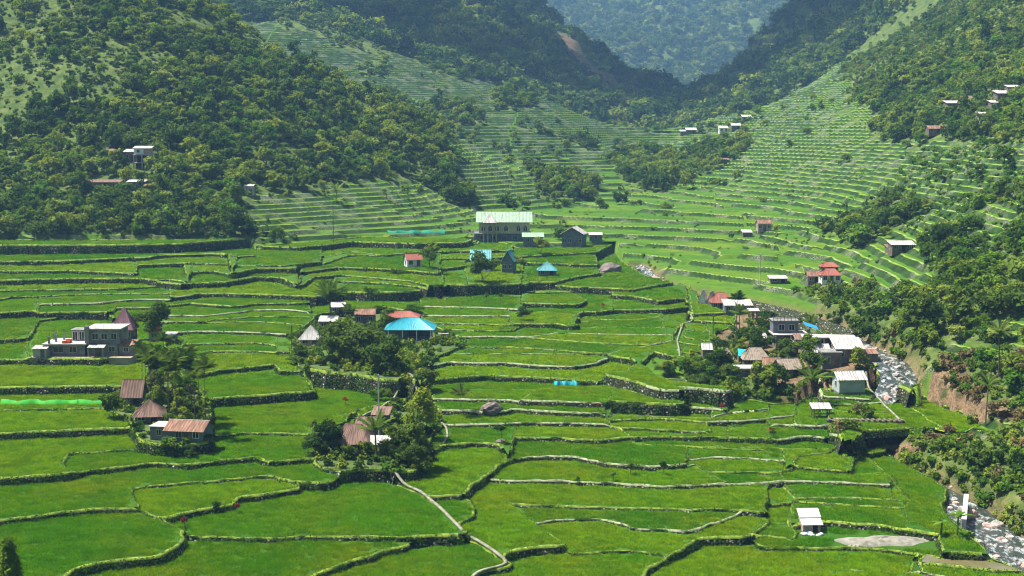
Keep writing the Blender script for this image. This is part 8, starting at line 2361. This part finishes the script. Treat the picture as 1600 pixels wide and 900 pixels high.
# gravel heap by the white shed
x, y, w = SITES['gravel']
nr, na = 6, 40
V, Fc = [], []
rg = np.random.RandomState(5)
lob = [1 + 0.22 * math.sin(2 * k * 2 * math.pi / na + 1) + 0.12 * math.sin(5 * k * 2 * math.pi / na) for k in range(na)]
zb = gz(x, y)
for i in range(nr + 1):
    for k in range(na):
        q = 2 * math.pi * k / na
        rad = (i / nr) * lob[k]
        V.append((x + w / 2 * rad * math.cos(q), y + 2.6 * rad * math.sin(q), zb + 0.05 + 0.5 * (1 - (i / nr) ** 1.5) * (0.6 + 0.5 * rg.rand()) - 0.1 * (i == nr)))
for i in range(nr):
    for k in range(na):
        Fc.append((i * na + k, (i + 1) * na + k, (i + 1) * na + (k + 1) % na, i * na + (k + 1) % na))
o = link('gravel_heap', make_mesh('gravel_heap', np.array(V), np.array(Fc), [M['gravel']], shade=True))
tag(o, 'flat pale gravel heap right of the bright white shed', 'gravel')
r_ = int(field_at(*SITES['murk'][:2]))
if r_ >= 0 and r_ in field_objs:
    field_objs[r_].data.materials[0] = M['murky']
    field_objs[r_].name = 'flooded_paddy'

# ------------------------------------------------------------------ nets, poles, small plants
def net(key, label, mat, height, seed):
    x, y, w = SITES[key]
    t = thing('field_net', label, 'net', (x, y, gz(x, y)))
    m = 28
    V, Fc = [], []
    r = np.random.RandomState(seed)
    for i in range(m + 1):
        a = -w / 2 + w * i / m
        yy = 0.25 * math.sin(i * 0.7 + seed) + 0.15 * r.normal()
        top = height * (0.75 + 0.35 * abs(math.sin(i * 0.45 + seed)))
        V += [(a, yy, 0.1), (a, yy + 0.15, top * 0.55), (a, yy + 0.5, top)]
    for i in range(m):
        for k in (0, 1):
            Fc.append((3 * i + k, 3 * i + 3 + k, 3 * i + 4 + k, 3 * i + 1 + k))
    link('net', make_mesh('net', np.array(V), np.array(Fc), [M[mat]], shade=True), t)
    for i in range(0, m + 1, 7):
        p = MB()
        a = -w / 2 + w * i / m
        p.tube((a, 0.1, -0.3), (a, 0.4, height * 1.15), 0.03, 0.03, 5)
        p.build('stake', M['planks'], t)
net('netL', 'bright green net strung across the paddy at the left edge', 'net', 0.75, 1)
net('netT', 'teal net along a far terrace left of the cream hall', 'net_teal', 1.0, 2)
net('netR', 'short teal net beside the stone bank amid the paddies', 'tarp_teal', 0.8, 3)

POLES = [('pole1', 6.2, 'metalpole', 'wooden pole left of the white peaked hut'), ('pole2', 10.5, 'palepole', 'tall pale pole rising from the middle hamlet'),
         ('pole3', 4.0, 'metalpole', 'short dark pole beside the terraces left of the riverside trees'), ('pole4', 7.5, 'palepole', 'pale pole on the right terraces left of the red roofs'),
         ('pole5', 12.0, 'metalpole', 'tall power pole on the left terraces below the hill'), ('pole6', 2.6, 'metalpole', 'short post behind the white peaked hut')]
for key, h, mt, label in POLES:
    x, y, w = SITES[key]
    t = thing('pole', label, 'pole', (x, y, gz(x, y)))
    p = MB()
    p.tube((0, 0, -0.5), (0.05, 0, h), 0.12, 0.08, 8)
    p.build('shaft', M[mt], t)
    p = MB()
    p.box(-0.5, 0.6, -0.05, 0.05, h - 0.5, h - 0.4)
    p.build('crossarm', M[mt], t)

def small_plant(key, name, label, h, r_, mt, seed, group=None):
    x, y, w = SITES[key]
    t = thing(name, label, 'plant', (x, y, gz(x, y) + 0.1), 0, group)
    p = MB()
    p.tube((0, 0, -0.3), (0.04, 0, h * 0.75), 0.05, 0.03, 5)
    p.build('stem', M['bark'], t)
    link('leaves', crown_mesh('leaves', seed, r_, r_ * 1.1, 70, r_ * 0.5, 5, M[mt], h * 0.8), t)
for k, lb in enumerate(['red leaved plant on the grassy wall in the left foreground', 'red leaved plant where three walls meet in the left foreground', 'red leaved plant in the paddy above the middle hamlet', 'red leaved plant on the stone wall in the centre paddies', 'small red leaved plant on the right hand paddies', 'red leaved plant on the far centre paddies', 'red tipped plant on the wall near the riverside paddies']):
    small_plant('red%d' % (k + 1), 'red_leaved_plant', lb, 1.1, 0.42, 'leaf_red', 400 + k)
    if k in (0, 3):
        SITES['tmp'] = (SITES['red%d' % (k + 1)][0] + 0.2, SITES['red%d' % (k + 1)][1] - 0.3, 0)
for k, (lb, h) in enumerate([('slim sapling beside the small dark boulder', 2.6), ('small sapling on the long stone wall in the centre', 1.0), ('dark sapling on the curved wall in the centre', 1.5), ('thin sapling at the right end of the curved wall', 1.5), ('tiny sapling left on the long stone wall', 0.9), ('sapling on the grassy wall left of the red plant', 1.2), ('sapling beside the small red leaved plant', 1.0), ('leafy sapling left of the pair above the pavilion fields', 1.6), ('leafy sapling right of the pair above the pavilion fields', 1.8)]):
    small_plant('sap%d' % (k + 1), 'sapling', lb, h, 0.28 + 0.2 * h, 'leaf_b', 420 + k)

# banana plants by the river and the pine in the corner
def banana(x, y, h, label, seed):
    t = thing('banana_plant', label, 'plant', (x, y, gz(x, y)))
    p = MB()
    p.tube((0, 0, -0.3), (0.1, 0, h * 0.6), 0.16, 0.10, 7)
    p.build('stem', M['leaf_d'], t)
    r = np.random.RandomState(seed)
    for k in range(9):
        az, el, L = r.uniform(0, 6.28), r.uniform(0.5, 1.25), h * r.uniform(0.45, 0.7)
        vs, fs = [], []
        for i in range(6):
            f = i / 5
            rad = f * L * math.cos(el) * (1 + 0.2 * f)
            zz = h * 0.6 + f * L * math.sin(el) - f * f * L * 0.55
            wd = 0.26 * math.sin(math.pi * (0.08 + 0.9 * f)) + 0.02
            c = np.array([rad * math.cos(az) + 0.1, rad * math.sin(az), zz])
            s = np.array([-math.sin(az), math.cos(az), 0]) * wd
            vs += [c - s - np.array([0, 0, wd * 0.35]), c, c + s - np.array([0, 0, wd * 0.35])]
        for i in range(5):
            fs += [(3 * i, 3 * i + 3, 3 * i + 4, 3 * i + 1), (3 * i + 1, 3 * i + 4, 3 * i + 5, 3 * i + 2)]
        link('leaf', make_mesh('leaf', np.array(vs), np.array(fs), [M['leaf_d']]), t)
x, y, w = SITES['bananas']
banana(x, y, 3.8, 'tallest banana plant on the near river bank', 1)
banana(x + 1.4, y + 1.0, 2.9, 'banana plant nearest the river at the right', 2)
banana(x - 1.7, y + 0.6, 2.5, 'short banana plant beside the gravel heap', 3)
x, y, w = SITES['pinetip']
zt = 0.5
t = thing('pine_tree', 'top of a shaggy pine at the lower left corner', 'tree', (x, y, zt))
t.scale = (1.5, 1.5, 1.22)
p = MB()
p.tube((0, 0, -1), (0, 0, 7.6), 0.16, 0.04, 7)
p.build('trunk', M['bark'], t)
r = np.random.RandomState(9)
Cs, Ns = [], []
for k in range(260):
    zz = r.uniform(1.0, 7.8)
    rad = (8.2 - zz) * 0.27 * r.uniform(0.5, 1)
    a = r.uniform(0, 6.28)
    c0 = np.array([rad * math.cos(a), rad * math.sin(a), zz])
    for j in range(9):
        Cs.append(c0 + r.normal(0, 0.13, 3))
        Ns.append(np.array([math.cos(a), math.sin(a), 0.8]))
V, F_ = leaf_quads(np.array(Cs), np.array(Ns), 0.16, r, aspect=3.2)
link('crown', make_mesh('crown', V, F_, [M['leaf_a']]), t)

# ------------------------------------------------------------------ the air of the valley
hb = MB()
hb.box(-1712, 1912, -75, 4315, -60, 830)
hm = bpy.data.materials.new('haze_air')
hm.use_nodes = True
nt = hm.node_tree
nt.nodes.remove(nt.nodes['Principled BSDF'])
pv = nt.nodes.new('ShaderNodeVolumePrincipled')
pv.inputs['Color'].default_value = (0.31, 0.60, 1.0, 1)
pv.inputs['Density'].default_value = 0.00015
pv.inputs['Anisotropy'].default_value = 0.0
nt.links.new(pv.outputs[0], nt.nodes['Material Output'].inputs['Volume'])
hz_o = hb.build('haze', hm, None, kind='stuff')
hz_o['label'] = 'thin blue haze filling the valley air'

# ------------------------------------------------------------------ clouds, whose shade lies on the mountains behind
def cloud(label, cx, cy, cz, ax, ay, seed):
    import bmesh
    r = np.random.RandomState(seed)
    bm = bmesh.new()
    for k in range(34):
        a, q = r.uniform(0, 6.28), math.sqrt(r.rand())
        px, py = ax * q * math.cos(a), ay * q * math.sin(a)
        s = (0.20 + 0.16 * r.rand()) * min(ax, ay) * (1.15 - 0.5 * q)
        mt = Matrix.Translation((px, py, s * 0.25 + r.uniform(0, 20))) @ Matrix.Diagonal((s * 1.25, s * 1.1, s * 0.55, 1))
        bmesh.ops.create_icosphere(bm, subdivisions=3, radius=1.0, matrix=mt)
    for v in bm.verts:
        v.co.z = max(v.co.z, -12 + 6 * math.sin(v.co.x * 0.02))
        v.co += Vector((r.normal(0, 2.5), r.normal(0, 2.5), r.normal(0, 2.0)))
    me = bpy.data.meshes.new('cloud')
    bm.to_mesh(me)
    bm.free()
    me.materials.append(M['cloud'])
    me.polygons.foreach_set('use_smooth', np.ones(len(me.polygons), bool))
    o = link('cloud', me, None, (cx, cy, cz))
    tag(o, label, 'cloud')
m_, nt, p_ = new_mat('cloud_white')
p_.inputs['Base Color'].default_value = (0.85, 0.85, 0.86, 1)
p_.inputs['Roughness'].default_value = 1.0
p_.inputs['Alpha'].default_value = 0.5          # thin cloud: part of the sunlight comes through
M['cloud'] = m_
def over(x, y, z, up):
    k = up / sun_dir.z
    return x + sun_dir.x * k, y + sun_dir.y * k, z + up
cloud('low grey bottomed cloud drifting above the dark mountain left of the gorge', *over(-10, 1350, 130, 820), 300, 330, 5)
cloud('cloud drifting above the dark mountain right of the gorge', *over(300, 1330, 130, 820), 230, 360, 6)
